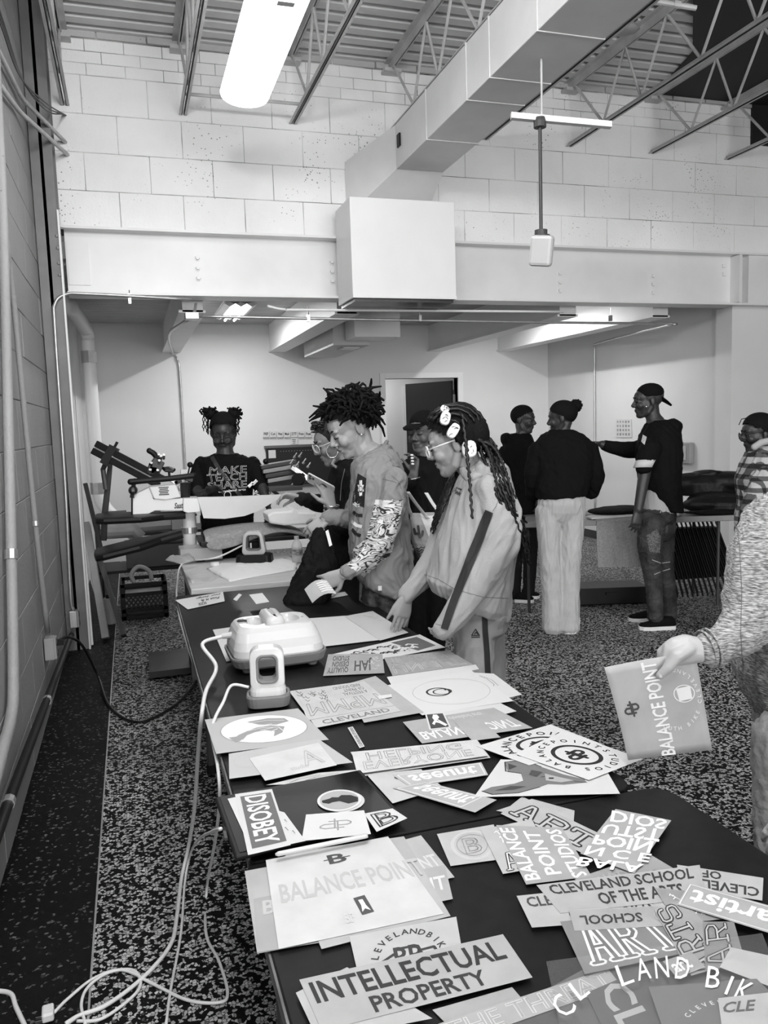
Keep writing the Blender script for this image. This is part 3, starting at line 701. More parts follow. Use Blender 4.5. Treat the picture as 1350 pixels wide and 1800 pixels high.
sheet('white sheet with a grey fish drawing in an oval, at the left table edge', [(360, 1265), (524, 1245), (578, 1300), (380, 1325)], .55, prints=[('e', .52, .48, .42, .40, .84),
      ('p', [(.2, .66), (.26, .58), (.36, .5), (.45, .44), (.6, .42), (.72, .5), (.66, .66), (.56, .74), (.60, .6), (.52, .54), (.42, .56), (.33, .62), (.28, .72), (.2, .74)], .30), ('p', [(.40, .24), (.62, .2), (.78, .26), (.80, .36), (.66, .42), (.5, .36)], .30), ('p', [(.16, .62), (.24, .62), (.26, .74), (.2, .78)], .30),
      ('s', [[(.42, .28), (.6, .26), (.76, .32)], [(.36, .5), (.52, .46), (.66, .5), (.68, .62)], [(.42, .4), (.62, .38)], [(.56, .6), (.64, .54)], [(.48, .52), (.6, .5)]], .012, .75), ('r', .52, .48, .42, .40, .02, .3)], name='fish_print', cat='sheet')
sheet('pale sheet sticking out under the fish drawing', [(402, 1325), (560, 1299), (620, 1340), (403, 1369)], .60, prints=[('r', .18, .4, .14, .28, .12, .5)], name='paper_sheet', cat='paper')
sheet('small white sheet stack under the fish drawing, upper sheet', [(438, 1333), (560, 1305), (592, 1345), (466, 1372)], .78, .95, prints=[T('A', .6, .2, .9, .8, .5, 'o'), T('studio', .4, .7, .65, .85, .5, 'n')], name='paper_sheet', cat='paper')
sheet('curled white drawing at the top edge of the tablet', [(468, 1380), (560, 1358), (640, 1352), (520, 1378)], .72, prints=[('s', [[(.15, .5), (.4, .3), (.7, .4)], [(.2, .8), (.5, .6), (.8, .7)]], .02, .1)], name='paper_sheet', cat='paper')
sheet('narrow white strip lettered CLEVELAND STUDIO lying alone on black', [(632, 1315), (611, 1279), (620, 1277), (641, 1312)], .74, prints=[T('CLEVELAND STUDIO', .04, .25, .96, .8, .05, 'b')], name='paper_strip', cat='strip')
sheet('grey film reading BALANCE POINT upside down, behind the ring logos', [(742, 1307), (936, 1279), (868, 1244), (708, 1269)], .36, .92, prints=[T('BALANCE POINT', .05, .12, .95, .46, .80, 'b'), T('cleveland arts', .45, .75, .8, .9, .7, 'n')])
sheet('white paper square lying over the middle of the upside down film', [(800, 1270), (842, 1262), (880, 1296), (830, 1302)], .62, .8, name='paper_sheet', cat='paper')
sheet('small dark player badge with a white figure, on the upside down film', [(747, 1255), (780, 1252), (793, 1279), (755, 1283)], .80, prints=[('p', [(.08, .06), (.92, .06), (.92, .94), (.08, .94)], .05), ('p', [(.4, .1), (.6, .12), (.66, .3), (.55, .42), (.72, .6), (.9, .8), (.78, .88), (.55, .66), (.4, .6), (.3, .75), (.2, .66), (.36, .46), (.3, .3)], .80)], name='badge', cat='badge')
sheet('white embossed lettering stack in the middle of the table, lower sheet', [(616, 1322), (840, 1302), (862, 1332), (640, 1364)], .68, name='paper_sheet', cat='paper')
sheet('white embossed lettering stack in the middle of the table, top sheet', [(628, 1360), (858, 1328), (838, 1300), (618, 1322)], .78, .95, prints=[T('HELPING', .1, .52, .85, .9, .38, 'o'), T('EVERYONE', .06, .1, .9, .48, .38, 'o')])
sheet('grey sheet between the tablet and the mirrored name films', [(645, 1362), (740, 1352), (780, 1385), (690, 1412)], .46, .95, prints=[('e', .5, .25, .1, .08, .06)])
sheet('upper film of two with a mirrored lowercase name in white', [(720, 1383), (858, 1362), (846, 1340), (690, 1362)], .40, .95, prints=[T('seeunt', .12, .2, .9, .82, .80, 'b'), ('s', [[(.04, .08), (.97, .08), (.97, .92), (.04, .92), (.04, .08)]], .012, .8)])
sheet('lower film of two with a mirrored lowercase name in white', [(690, 1385), (835, 1428), (873, 1406), (748, 1374)], .36, .95, prints=[T('seeunt', .1, .2, .78, .85, .80, 'b'), ('s', [[(.03, .08), (.82, .08), (.82, .92), (.03, .92), (.03, .08)]], .012, .8)])
sheet('print of a long eared animal head lying under the ring logos', [(880, 1335), (1058, 1340), (1090, 1395), (833, 1401)], .50, prints=[
      ('p', [(.06, .08), (.18, .0), (.30, .05), (.42, .2), (.5, .28), (.62, .42), (.78, .56), (.8, .66), (.62, .72), (.5, .7), (.44, .78), (.3, .92), (.12, .95), (.03, .86), (.08, .76), (.24, .68), (.3, .6), (.26, .4), (.14, .36)], .16),
      ('s', [[(.03, .86), (.12, .95), (.3, .92), (.44, .78)], [(.06, .08), (.12, .34), (.26, .4)], [(.06, .08), (.24, .0), (.42, .2)], [(.44, .5), (.5, .46), (.55, .52)], [(.7, .62), (.78, .66)]], .012, .02),
      ('p', [(.1, .12), (.14, .3), (.2, .2)], .04), ('p', [(.12, .86), (.26, .84), (.34, .76), (.22, .74)], .05), ('p', [(.46, .4), (.58, .5), (.7, .6), (.6, .66), (.48, .6)], .42), ('p', [(.34, .3), (.44, .36), (.4, .5), (.33, .44)], .06), ('p', [(.5, .52), (.54, .52), (.54, .56), (.5, .56)], .01)], name='animal_print', cat='sheet')
def ringlogo(cu, cv, ru, rv, k):
    return [('r', cu, cv, ru, rv, .17, .012), ('a', 'BALANCEPOINTSTUDIOS', cu, cv, ru*1.38, rv*1.38, -200, 130, .062*k, .015)] + DB(cu, cv, ru*.55, .012, 1, .28)
sheet('white ring logo print, the one lying underneath at the left', [(838, 1312), (968, 1273), (1058, 1308), (930, 1345)], .78, prints=[('r', .5, .5, .26, .28, .17, .012), ('a', 'BALANCEPOINTSTUDIOS', .5, .5, .38, .39, -200, 130, .115, .015)] + DB(.5, .5, .16, .012, 1, .28), name='ring_logo_print')
sheet('white ring logo print with a db monogram, at the right table edge', [(905, 1325), (990, 1285), (1130, 1334), (1035, 1371)], .80, prints=[('r', .5, .5, .28, .29, .17, .012), ('a', 'BALANCEPOINTSTUDIOS', .5, .5, .40, .41, -200, 130, .115, .015)] + DB(.5, .5, .17, .012, 1, .28), name='ring_logo_print')

# --- tablet with stickers
t = thing('tablet', 'black tablet overhanging the left table edge with stickers on it', 'tablet', tuple(onz(530, 1430, TZ+.002)))
Q = [onz(x, y, TZ+.004) for x, y in ((378, 1410), (634, 1361), (704, 1438), (414, 1516))]
b = MB(); b.prism(Q, (0, 0, .012)); part('case', b, m_black, t, bevel=.004)
cc = sum(Q)/4; b = MB(); b.prism([q+(cc-q)*.06+A([0, 0, .0122]) for q in Q], (0, 0, .001)); part('screen', b, m_gloss, t)
b = MB(); q = Q[0]*.35+Q[3]*.65; b.box(q+A([-.004, 0, .008]), (.006, .03, .006)); part('button', b, m_dgrey, t)
TBL = 17
def sticker(*a, **k): return sheet(*a, base=k.pop('base', TBL), name='sticker', cat='sticker', **k)
sticker('white sticker edge peeking out left of the DISOBEY sticker', [(400, 1404), (440, 1396), (468, 1470), (440, 1490)], .76)
sticker('white sticker edge peeking out right of the DISOBEY sticker', [(470, 1420), (500, 1428), (537, 1478), (505, 1485)], .74, base=17, prints=[scrib(6, .2, .2, .8, .8, .05, .2, 4)])
sticker('grey DISOBEY sticker with outlined white letters on the tablet', [(478, 1387), (511, 1485), (436, 1503), (413, 1396)], .74, base=18, prints=[('p', [(.06, .06), (.93, .06), (.93, .88), (.06, .88)], .12), T('DISOBEY', .08, .2, .90, .78, .80, 'b')])
sticker('round white sticker under the hand shape sticker', [(560, 1392), (638, 1388), (644, 1424), (566, 1430)], .7, base=17, oval=True)
sticker('oval grey sticker with a black pointing hand shape', [(557, 1390), (634, 1386), (637, 1423), (558, 1428)], .80, base=18, oval=True, prints=[('e', .5, .5, .44, .43, .42), ('p', [(.1, .5), (.28, .42), (.34, .36), (.48, .38), (.55, .28), (.76, .3), (.92, .42), (.92, .62), (.7, .7), (.5, .56), (.34, .6), (.26, .66), (.12, .6)], .01)])
sticker('white die cut db sticker pile beside the pen', [(538, 1432), (640, 1424), (652, 1466), (530, 1478)], .78, base=17, prints=DB(.5, .5, .3, .30, 1, .10))
sticker('white sticker with an outlined letter B at the right tablet edge', [(640, 1430), (690, 1421), (716, 1438), (662, 1462)], .74, base=17, prints=[T('B', .15, .12, .85, .88, .02, 'o'), ('s', [[(.25, .85), (.3, .15), (.65, .15), (.75, .3), (.65, .48), (.35, .5), (.75, .55), (.8, .75), (.65, .85), (.25, .85)]], .05, .02)])
a, e = onz(484, 1502, TZ+.02), onz(646, 1469, TZ+.02)
b = MB(); b.tube([a+(e-a)*.0, a+(e-a)*.03, a+(e-a)*.97, e], [.002, .0045, .0045, .004], 10); solo('stylus_pen', b, m_offwhite, 'white stylus pen lying along the lower tablet edge', 'pen', tuple(a), smooth=True)

# --- near table, left side
sheet('translucent sheet lowest of the BALANCE POINT pile, sticking out left', [(430, 1531), (600, 1500), (650, 1640), (452, 1676)], .62, .72)
sheet('translucent sheet of the BALANCE POINT pile with a faint B at the left', [(446, 1580), (620, 1545), (640, 1645), (452, 1674)], .60, .6, prints=[T('B', .08, .08, .2, .36, .5, 'b')])
sheet('grey translucent film at the right of the BALANCE POINT pile, upper', [(660, 1490), (740, 1468), (799, 1542), (720, 1560)], .42, .8, prints=[T('NT', .55, .45, .95, .72, .62, 'b')])
sheet('grey translucent film at the right of the BALANCE POINT pile, lower', [(680, 1540), (782, 1520), (796, 1580), (700, 1600)], .42, .7, prints=[T('NT', .5, .3, .95, .7, .66, 'b')])
sheet('white translucent film lying crosswise inside the BALANCE POINT pile', [(500, 1500), (710, 1470), (792, 1610), (565, 1668)], .66, .7)
sheet('topmost BALANCE POINT sheet with grey letters and a small player badge', [(467, 1512), (682, 1470), (780, 1606), (490, 1668)], .80, .86, prints=[T('BALANCE POINT', .06, .34, 1.08, .56, .48, 'b'), T('B', .46, .10, .60, .22, .05, 'b'), ('s', [[(.43, .16), (.63, .16)]], .012, .05), ('p', [(.52, .66), (.60, .65), (.61, .84), (.53, .85)], .06), ('p', [(.545, .69), (.575, .69), (.58, .76), (.595, .82), (.565, .79), (.54, .82), (.55, .75)], .8), T('BP', .42, .8, .48, .9, .6, 'b')])
sheet('grey film with an arched CLEVELAND BIKE crest', [(614, 1646), (802, 1611), (815, 1686), (632, 1724)], .44, .85, prints=[('a', 'CLEVELANDBIKE', .5, .86, .34, .72, -172, -8, .10, .03), T('BP', .36, .46, .62, .94, .03, 'b'), ('s', [[(.24, .72), (.36, .6), (.4, .72), (.3, .86), (.24, .72)], [(.6, .62), (.74, .6), (.78, .78), (.66, .84), (.6, .62)], [(.42, .5), (.56, .5)], [(.3, .74), (.7, .72)]], .03, .03)])
sheet('translucent film with mirrored arc letters under INTELLECTUAL PROPERTY', [(520, 1745), (610, 1700), (760, 1790), (560, 1830)], .45, .7, prints=[('a', 'CLEVELAND', .6, .3, .45, .5, 150, 20, .09, .25)])
sheet('translucent INTELLECTUAL PROPERTY film with heavy black letters', [(526, 1722), (884, 1642), (936, 1718), (566, 1812)], .56, .80, prints=[T('INTELLECTUAL', .03, .10, .95, .53, .015, 'b'), T('PROPERTY', .25, .62, .80, .93, .02, 'b')])
sheet('translucent film corner under the lower right of INTELLECTUAL PROPERTY', [(760, 1775), (900, 1735), (930, 1770), (800, 1815)], .40, .7)

# --- near table, right side
sheet('big dark translucent film with widely spaced CLEVELAND BIKE arc letters', [(870, 1790), (1050, 1690), (1420, 1690), (1420, 1990)], .10, .85, prints=[])
sheet('film strip with outlined THE THREAT letters', [(770, 1800), (1068, 1702), (1092, 1732), (790, 1838)], .34, .88, prints=[T('THE THREAT', .02, .08, .97, .92, .66, 'o')])
sheet('dark film with the tall grey letters CLE running down', [(1110, 1712), (1190, 1815), (1080, 1850), (1030, 1745)], .10, .8, prints=[T('CLE', .02, .2, 1.1, .75, .42, 'b')])
sheet('film with a round B emblem left of the ART pile', [(768, 1466), (868, 1449), (885, 1510), (792, 1522)], .42, .9, prints=[('r', .52, .5, .38, .44, .16, .55), T('B', .36, .28, .68, .74, .30, 'o'), ('r', .52, .5, .28, .32, .06, .3)])
sheet('grey film behind the ART letters with a faint small print', [(872, 1425), (935, 1404), (1010, 1425), (1008, 1450)], .42, .85)
sheet('film with heavy outlined ART letters at the top of the pile', [(918, 1400), (1068, 1472), (1025, 1500), (880, 1430)], .46, .75, prints=varsity('ART', .08, .22, .98, .8, .07, .02, .5))
sheet('translucent film with a mirrored winged crest and a letter A', [(845, 1458), (935, 1440), (975, 1520), (884, 1536)], .46, .8, prints=[scrib(16, .2, .1, .7, .45, .02, .78, 21)] + varsity('A', .12, .62, .42, .95, .07, .02, .7))
sheet('film with BALANCE POINT STUDIOS in upright white columns', [(925, 1555), (872, 1450), (988, 1455), (1040, 1540)], .38, .75, prints=[T('BALANCE', .05, .02, .95, .25, .80, 'b'), T('POINT', .1, .36, .9, .6, .80, 'b'), T('STUDIOS', .0, .72, .95, .95, .80, 'b')])
sheet('film with upside down OF THE CLEVELAND letters at the far right', [(1340, 1583), (1195, 1560), (1190, 1520), (1342, 1543)], .42, .85, prints=[T('CLEVELAND', .04, .12, 1.15, .52, .03, 'b'), T('OF T', .48, .6, .86, .95, .03, 'b')])
sheet('translucent film with mirrored ARTS ERIE lettering under the pile', [(1010, 1545), (1140, 1500), (1240, 1560), (1120, 1620)], .46, .45, prints=[T('SCHOOL', .05, .1, .6, .4, .3, 'b'), T('AND', .55, .35, .85, .6, .08, 'b'), scrib(14, .1, .5, .9, .9, .012, .78, 31)])
sheet('film lettered CLEVELAND SCHOOL OF THE ARTS, lower one of two', [(908, 1575), (1195, 1545), (1210, 1610), (935, 1630)], .46, .7, prints=[T('CLEVELAND SCHOOL', .04, .08, .95, .40, .05, 'b'), T('OF THE ARTS', .26, .52, .80, .92, .03, 'b')])
sheet('film lettered CLEVELAND SCHOOL OF THE ARTS, upper one of two', [(943, 1556), (1230, 1520), (1240, 1578), (985, 1605)], .46, .62, prints=[T('CLEVELAND SCHOOL', .05, .06, .95, .40, .03, 'b'), T('OF THE ARTS', .30, .50, .86, .88, .03, 'b')])
sheet('film with varsity AR letters in white outline in the pile', [(985, 1620), (1140, 1602), (1220, 1672), (1028, 1712)], .22, .75, prints=varsity('ART', .12, .1, .98, .86, .09, .82, .14))
sheet('film with upside down SCHOOL letters across the pile', [(1200, 1626), (1010, 1636), (1000, 1600), (1190, 1590)], .44, .5, prints=[T('SCHOOL', .35, .25, .92, .7, .03, 'b'), T('AND', .05, .25, .24, .7, .3, 'b')])
sheet('grey film of upside down BALANCE POINT STUDIOS in five white lines', [(1115, 1535), (1020, 1500), (1082, 1422), (1180, 1442)][::-1], .36, .85, prints=[T('DIOS', .02, .95, .95, .78, .80, 'b')] if 0 else [])
pile = [o for o in bpy.data.objects if o.get('label', '').startswith('grey film of upside')][0]
zt = TZ+LAY[-1][1]*.0011+.001; lb = MB()
for s, quad in (('DIOS', [(1076, 1424), (1174, 1441), (1168, 1458), (1072, 1444)]), ('UTST', [(1064, 1448), (1165, 1457), (1158, 1480), (1056, 1464)]), ('POIN', [(1048, 1467), (1150, 1477), (1142, 1500), (1040, 1483)]), ('N C E', [(1034, 1486), (1146, 1501), (1140, 1516), (1026, 1502)]), ('BALA', [(1020, 1506), (1132, 1519), (1126, 1535), (1012, 1521)])):
    co, fs = text_geo(s, 'b'); q, _ = norm_box(co); TL, TR, BR, BL = [A(z_, float) for z_ in quad]
    if s == 'UTST': pass
    lb.add([onz(*((TL*(1-x)+TR*x)*(1-y)+(BL*(1-x)+BR*x)*y), zt) for x, y in q], fs)   # upside down, as it lies
link('lettering', lb.mesh('lettering', pile.location), tone_mat(.80), pile)
sheet('film with mirrored letters ERIE curved in white at the right', [(1150, 1560), (1290, 1575), (1310, 1610), (1190, 1625)], .36, .5, prints=[scrib(14, .1, .2, .9, .8, .015, .75, 32)])
sheet('translucent film with black outlined ARTS letters standing upright', [(1215, 1715), (1150, 1600), (1200, 1580), (1300, 1690)], .44, .45, prints=varsity('ARTS', -.02, .08, .98, .62, .06, .015, .45))
sheet('film with a second black outlined ARTS word at the right', [(1240, 1708), (1235, 1620), (1290, 1620), (1310, 1690)], .3, .5, prints=varsity('AR', .0, .1, .95, .7, .07, .02, .4))
sheet('grey film with the white lowercase word artist upside down, right edge', [(1352, 1640), (1190, 1590), (1212, 1552), (1375, 1598)], .36, .85, prints=[T('artist', .04, .2, .92, .8, .82, 'b'), ('s', [[(.02, .06), (.98, .06), (.98, .94), (.02, .94), (.02, .06)]], .012, .8)])
sheet('small crumpled film with a white round letter scrap', [(1165, 1690), (1215, 1672), (1240, 1700), (1190, 1718)], .6, .6, prints=[T('art', .1, .2, .7, .8, .85, 'b')])
sheet('blank pale film at the right frame edge', [(1285, 1665), (1400, 1690), (1420, 1760), (1265, 1700)], .46, .85)
sheet('film with an arched THE CLEVELAND BIKE line at the bottom right', [(1140, 1735), (1330, 1720), (1440, 1830), (1180, 1850)], .16, .7, prints=[('a', 'THE CLEVELAND BIKE', .52, .95, .44, .62, -168, -18, .062, .62)])
arc = [('C', 990, 1768, 1.15, -52), ('L', 1018, 1738, .95, -38), ('L', 1098, 1712, 1.0, -20), ('A', 1130, 1703, 1.0, -12), ('N', 1163, 1700, 1.0, -6), ('D', 1200, 1702, 1.0, 6), ('B', 1254, 1718, 1.0, 8), ('I', 1282, 1732, .9, 22), ('K', 1308, 1742, 1.0, 26)]
sheet('wide clear film carrying the large white arc of spaced capitals', [(960, 1690), (1340, 1640), (1400, 1800), (985, 1810)], .4, .07, prints=[])
big = bpy.data.objects[[o.name for o in bpy.data.objects if o.get('label', '').startswith('wide clear film')][0]]
lb = MB(); zt = TZ+LAY[-1][1]*.0011+.0014
for ch, px, py, s, ang in arc:
    co, fs = text_geo(ch, 'n'); q, _ = norm_box(co); a = radians(ang); vs = []
    for x, y in q:
        X, Y = (x-.5)*(6 if ch == 'I' else 24)*s, (.5-y)*38*s
        vs.append(onz(px+X*cos(a)-Y*sin(a), py+X*sin(a)+Y*cos(a), zt))
    lb.add(vs, fs)
link('lettering', lb.mesh('lettering', big.location), tone_mat(.72), big)
sheet('pale film with slanted CLE letters at the bottom right corner', [(1262, 1755), (1390, 1740), (1420, 1850), (1275, 1850)], .44, .7, prints=[T('CLE', .05, .1, .5, .3, .1, 'bi')])
# ------------------------------------------------------------------ heat presses
def rr_ring(c, X, Y, hx, hy, r, n=5):
    """rounded rectangle ring of points"""
    out = []
    for sx, sy, a0 in ((1, 1, 0), (-1, 1, 90), (-1, -1, 180), (1, -1, 270)):
        for k in range(n):
            a = radians(a0+90*k/(n-1)); out.append(A(c)+A(X)*(sx*(hx-r)+r*cos(a))+A(Y)*(sy*(hy-r)+r*sin(a)))
    return out
def rloft(mb, rings):
    n = len(rings[0]); vs = [p for r in rings for p in r]; fs = []
    for j in range(len(rings)-1):
        for i in range(n): k = (i+1) % n; fs.append((j*n+i, j*n+k, (j+1)*n+k, (j+1)*n+i))
    fs.append(tuple(range(n-1, -1, -1))); q = (len(rings)-1)*n; fs.append(tuple(range(q, q+n))); mb.add(vs, fs)
HP = onz(500, 1172, TZ+.004); HP[2] = TZ+.013
hx = nrm(onz(580, 1155, TZ)-onz(425, 1175, TZ)); hy = nrm(np.cross(UP, hx))
HPc = (onz(422, 1190, TZ)+onz(572, 1175, TZ))/2 + hy*.13; HPc[2] = TZ+.004
t = thing('heat_press', 'large white hand heat press with a moulded handle bridge standing on a dark tray', 'heat press', HPc)
hw, hd = .155, .125
b = MB(); rloft(b, [rr_ring(HPc+UP*z, hx, hy, hw*s, hd*s, .05) for z, s in ((.012, .9), (.02, .98), (.045, 1.03), (.05, 1.03), (.05, .99), (.03, .95))]); part('base_tray', b, m_gasket, t, smooth=False)
for sx in (-1, 1):
    for sy in (-1, 1):
        b = MB(); b.lathe([(0, 0), (.014, 0), (.018, .014), (0, .014)], HPc+hx*sx*.11+hy*sy*.085, 10); part('foot', b, m_gasket, t)
b = MB(); rloft(b, [rr_ring(HPc+UP*z+hy*o, hx, hy, hw*s, hd*s2, .05*s, 12) for z, s, s2, o in ((.034, .95, .95, 0), (.055, .975, .975, 0), (.075, .965, .96, .002), (.10, .92, .90, .008), (.125, .86, .80, .018), (.137, .80, .72, .022), (.140, .74, .66, .024))]); part('shell', b, m_offwhite, t, smooth=False)
b = MB(); rloft(b, [rr_ring(HPc+UP*z+hx*.0+hy*.03, hx, hy, hw2, hd2, .02) for z, hw2, hd2 in ((.13, .034, .085), (.15, .032, .08), (.162, .026, .074), (.166, .016, .06))]); hb = part('handle_bridge', b, m_offwhite, t, smooth=True)
shell = [o for o in bpy.data.objects if o.parent is t and o.name.startswith('shell')][0]
cuts_ = []
for sx in (-1, 1):
    b = MB(); b.ell(HPc+UP*.146+hx*sx*.060+hy*.026, hx*.034, hy*.062, UP*.034, 24, 14); me = b.mesh('cut', rootloc(t)); fixn(me)
    c_ = bpy.data.objects.new('cut', me); C.objects.link(c_); c_.parent = t; cuts_.append(c_)
    q_ = shell.modifiers.new('b', 'BOOLEAN'); q_.object = c_; q_.operation = 'DIFFERENCE'; q_.solver = 'EXACT'
bpy.context.view_layer.update()
me = bpy.data.meshes.new_from_object(shell.evaluated_get(bpy.context.evaluated_depsgraph_get()))
shell.modifiers.clear(); shell.data = me; me.materials.clear(); me.materials.append(m_offwhite)
for c_ in cuts_: bpy.data.objects.remove(c_)
b = MB(); b.box(HPc+UP*.141+hx*-.10+hy*.045, (.032, .018, .004), (hx, hy, UP)); part('display', b, m_gloss, t)
b = MB(); b.box(HPc+UP*.140+hx*-.10+hy*.02, (.03, .008, .004), (hx, hy, UP)); b.box(HPc+UP*.140+hx*-.10+hy*.07, (.02, .006, .004), (hx, hy, UP)); part('button_strip', b, m_grey, t, kind='stuff')
b = MB(); b.box(HPc+UP*.1665+hy*.03, (.014, .085, .001), (hx, hy, UP)); part('warning_strip', b, m_grey, t)
b = MB(); b.box(HPc+UP*.138+hx*.105+hy*.02, (.008, .008, .004), (hx, hy, UP)); part('mark', b, m_ink, t)
SC = HPc-hx*.148+hy*.03+UP*.10
b = MB(); b.tube([SC+hx*.03, SC-hx*.025], [.013, .009], 10); part('strain_relief', b, m_offwhite, t)
def mini_press(lab, base, fx, tilt, s=1.0, name='mini_press'):
    fx = nrm(fx); fy = nrm(np.cross(UP, fx)); t = thing(name, lab, 'heat press', base)
    def B(z, x=0, y=0): return A(base)+UP*z*s+fx*x*s+fy*y*s
    b = MB(); rloft(b, [rr_ring(B(z), fx, fy, hx_*s, hy_*s, .028*s) for z, hx_, hy_ in ((.0, .05, .036), (.003, .057, .043), (.03, .060, .046), (.034, .058, .044), (.034, .052, .038), (.02, .05, .036))]); part('base_tray', b, m_gasket, t)
    b = MB(); rloft(b, [rr_ring(B(z), fx, fy, hx_*s, hy_*s, .026*s) for z, hx_, hy_ in ((.022, .050, .036), (.045, .049, .034), (.055, .046, .030))]); part('heat_plate_shell', b, m_offwhite, t)
    # ring handle: rounded square frame
    up = nrm(UP+fy*tilt); b = MB(); n = 24; inner, outer = [], []
    def fr(hx_, hz, r, z0, y): return [A(base)+fx*0+ (q-A(base)) for q in rr_ring(B(0)+up*z0*s+fy*y*s, fx, up, hx_*s, hz*s, r*s, 6)]
    o1, i1 = fr(.047, .060, .026, .100, -.022), fr(.029, .038, .016, .102, -.026)
    o2, i2 = fr(.047, .060, .026, .100, .022), fr(.029, .038, .016, .102, .026)
    n = len(o1); vs = o1+i1+i2+o2; fs = []
    for i in range(n):
        k = (i+1) % n
        for a, c in ((0, 1), (1, 2), (2, 3), (3, 0)): fs.append((a*n+i, a*n+k, c*n+k, c*n+i))
    b.add(vs, fs); part('handle_ring', b, m_offwhite, t, bevel=.004*s)
    i0, i3 = fr(.029, .038, .016, .102, -.029), fr(.029, .038, .016, .102, .029)
    j0, j3 = fr(.0225, .031, .013, .102, -.02), fr(.0225, .031, .013, .102, .02)
    b = MB(); vs = i0+j0+j3+i3; fs = []
    for i in range(n):
        k = (i+1) % n
        for a, c in ((0, 1), (1, 2), (2, 3), (3, 0)): fs.append((a*n+i, a*n+k, c*n+k, c*n+i))
    b.add(vs, fs); part('grip_liner', b, m_gasket, t, smooth=True)
    return t
MP = onz(470, 1243, TZ+.004); MP = MP+nrm(cF*A([1, 1, 0]))*.03; MP[2] = TZ+.003
mini_press('small white ring handled mini heat press in front of the large press', MP, V(1, 0, .15)*A([1, 1, 0]), .12, 1.05)
# ------------------------------------------------------------------ white cables
def cord(lab, pts, r, mt, extra=None):
    P = smooth_pts(pts, 8); b = MB(); b.tube(P, r, 7)
    low = min(P, key=lambda q: q[2])
    if extra: extra(b)
    return solo('power_cable', b, mt, lab, 'cable', tuple(low), smooth=True)
fl = .006
F_ = lambda px, py: onz(px, py, fl)
edge = lambda px, py: W(px, py, np.dot(onz(px, py, .6)-O, cF))
cord('thick white cable from the large heat press hanging down to the floor', [SC-hx*.02, SC-hx*.09-UP*.02, onz(380, 1172, TZ+.035), onz(362, 1215, TZ+.012), onz(354, 1262, .71), onz(348, 1330, .54), onz(342, 1420, .29), onz(331, 1490, .09), onz(319, 1545, .012), F_(311, 1610), F_(300, 1660), F_(255, 1715), F_(190, 1765), F_(140, 1785), F_(115, 1800)], .0065, m_cable)
mb_ = A(MP)-nrm(V(1, 0, 0))*.055+UP*.05
cord('thin white cable from the mini heat press hanging over the table edge', [mb_, mb_-nrm(V(1, 0, 0))*.05+UP*.005, onz(392, 1235, TZ+.045), onz(378, 1262, TZ+.018), onz(372, 1290, .73), onz(383, 1350, .715), onz(386, 1410, .635), onz(378, 1480, .42), onz(364, 1558, .03), F_(362, 1640), F_(385, 1690), F_(400, 1745), F_(385, 1762), F_(330, 1758), F_(270, 1730), F_(215, 1705), F_(165, 1720), F_(120, 1755), F_(95, 1780)], .0045, m_cable)
cord('thin white cable looped on the floor by the left wall', [F_(292, 1800), F_(300, 1740), F_(318, 1640), onz(325, 1550, .012), onz(335, 1500, .10), onz(350, 1475, .34), onz(372, 1462, .61), onz(388, 1457, TZ+.010)], .004, m_cable)
cord('white cable ring looped on the terrazzo at the bottom left', [F_(135, 1795), F_(180, 1790), F_(235, 1750), F_(247, 1725), F_(232, 1705), F_(190, 1710), F_(155, 1735), F_(143, 1765), F_(150, 1800)], .0045, m_cable)
cord('white cable end at the far left bottom corner', [F_(-30, 1742), F_(0, 1742), F_(20, 1748), F_(28, 1770), F_(42, 1800), F_(55, 1830)], .0065, m_cable)
q = F_(85, 1788); b = MB(); b.box(q+UP*.012, (.03, .045, .024), (nrm(V(1, 0, .4)*A([1, 1, 0])), nrm(np.cross(UP, V(1, 0, .4)*A([1, 1, 0]))), UP))
t = thing('cable_plug', 'white plug at the end of a cable on the dark floor border', 'plug', q); part('plug_body', b, m_cable, t, bevel=.005)
for s in (-1, 1):
    b = MB(); b.box(q+A([-.02, s*.008-.02, .012]), (.018, .002, .007)); part('prong', b, m_chrome, t)
cord('white cable from the desk press running down the table side to the floor', [ony(428, 958, 4.75), ony(380, 980, 4.5), A(onz(322, 990, .78)), onz(311, 1030, .70), onz(313, 1070, .62), onz(325, 1120, .5), onz(345, 1180, .36), onz(362, 1205, .34)], .005, m_cable)

# ------------------------------------------------------------------ black shirt and tags on the table
def blob_cloth(lab, outline, z, h, mt, name, cat, seed=1, base=None):
    P0 = [onz(x, y, z) for x, y in outline]; r = random.Random(seed); P = []
    for i in range(len(P0)):
        for k in range(4): P.append(P0[i]*(1-k/4)+P0[(i+1) % len(P0)]*(k/4) + A([r.uniform(-.006, .006), r.uniform(-.006, .006), 0]))
    c = sum(P)/len(P); b = MB(); K = 10; N_ = len(P); vs = [p for p in P]
    for k in range(1, K+1):
        s = 1-k/K*.985
        for p in P:
            q = c+(p-c)*s; q = q.copy(); e_ = min((1-s)*4, 1)
            f1 = 1-abs(sin(q[0]*38+q[1]*17+seed+1.5*sin(q[1]*22))); f2 = 1-abs(sin(q[1]*41-q[0]*12+2*seed+1.2*sin(q[0]*27)))
            q[2] += h*e_*(.25+.6*f1*f1+.45*f2*f2); vs.append(q)
    fs = []
    for k in range(K):
        for i in range(N_): j = (i+1) % N_; fs.append((k*N_+i, k*N_+j, (k+1)*N_+j, (k+1)*N_+i))
    fs.append(tuple(range(K*N_, (K+1)*N_))); fs.append(tuple(range(N_-1, -1, -1))); b.add(vs, fs)
    return solo(name, b, mt, lab, cat, c, smooth=True)
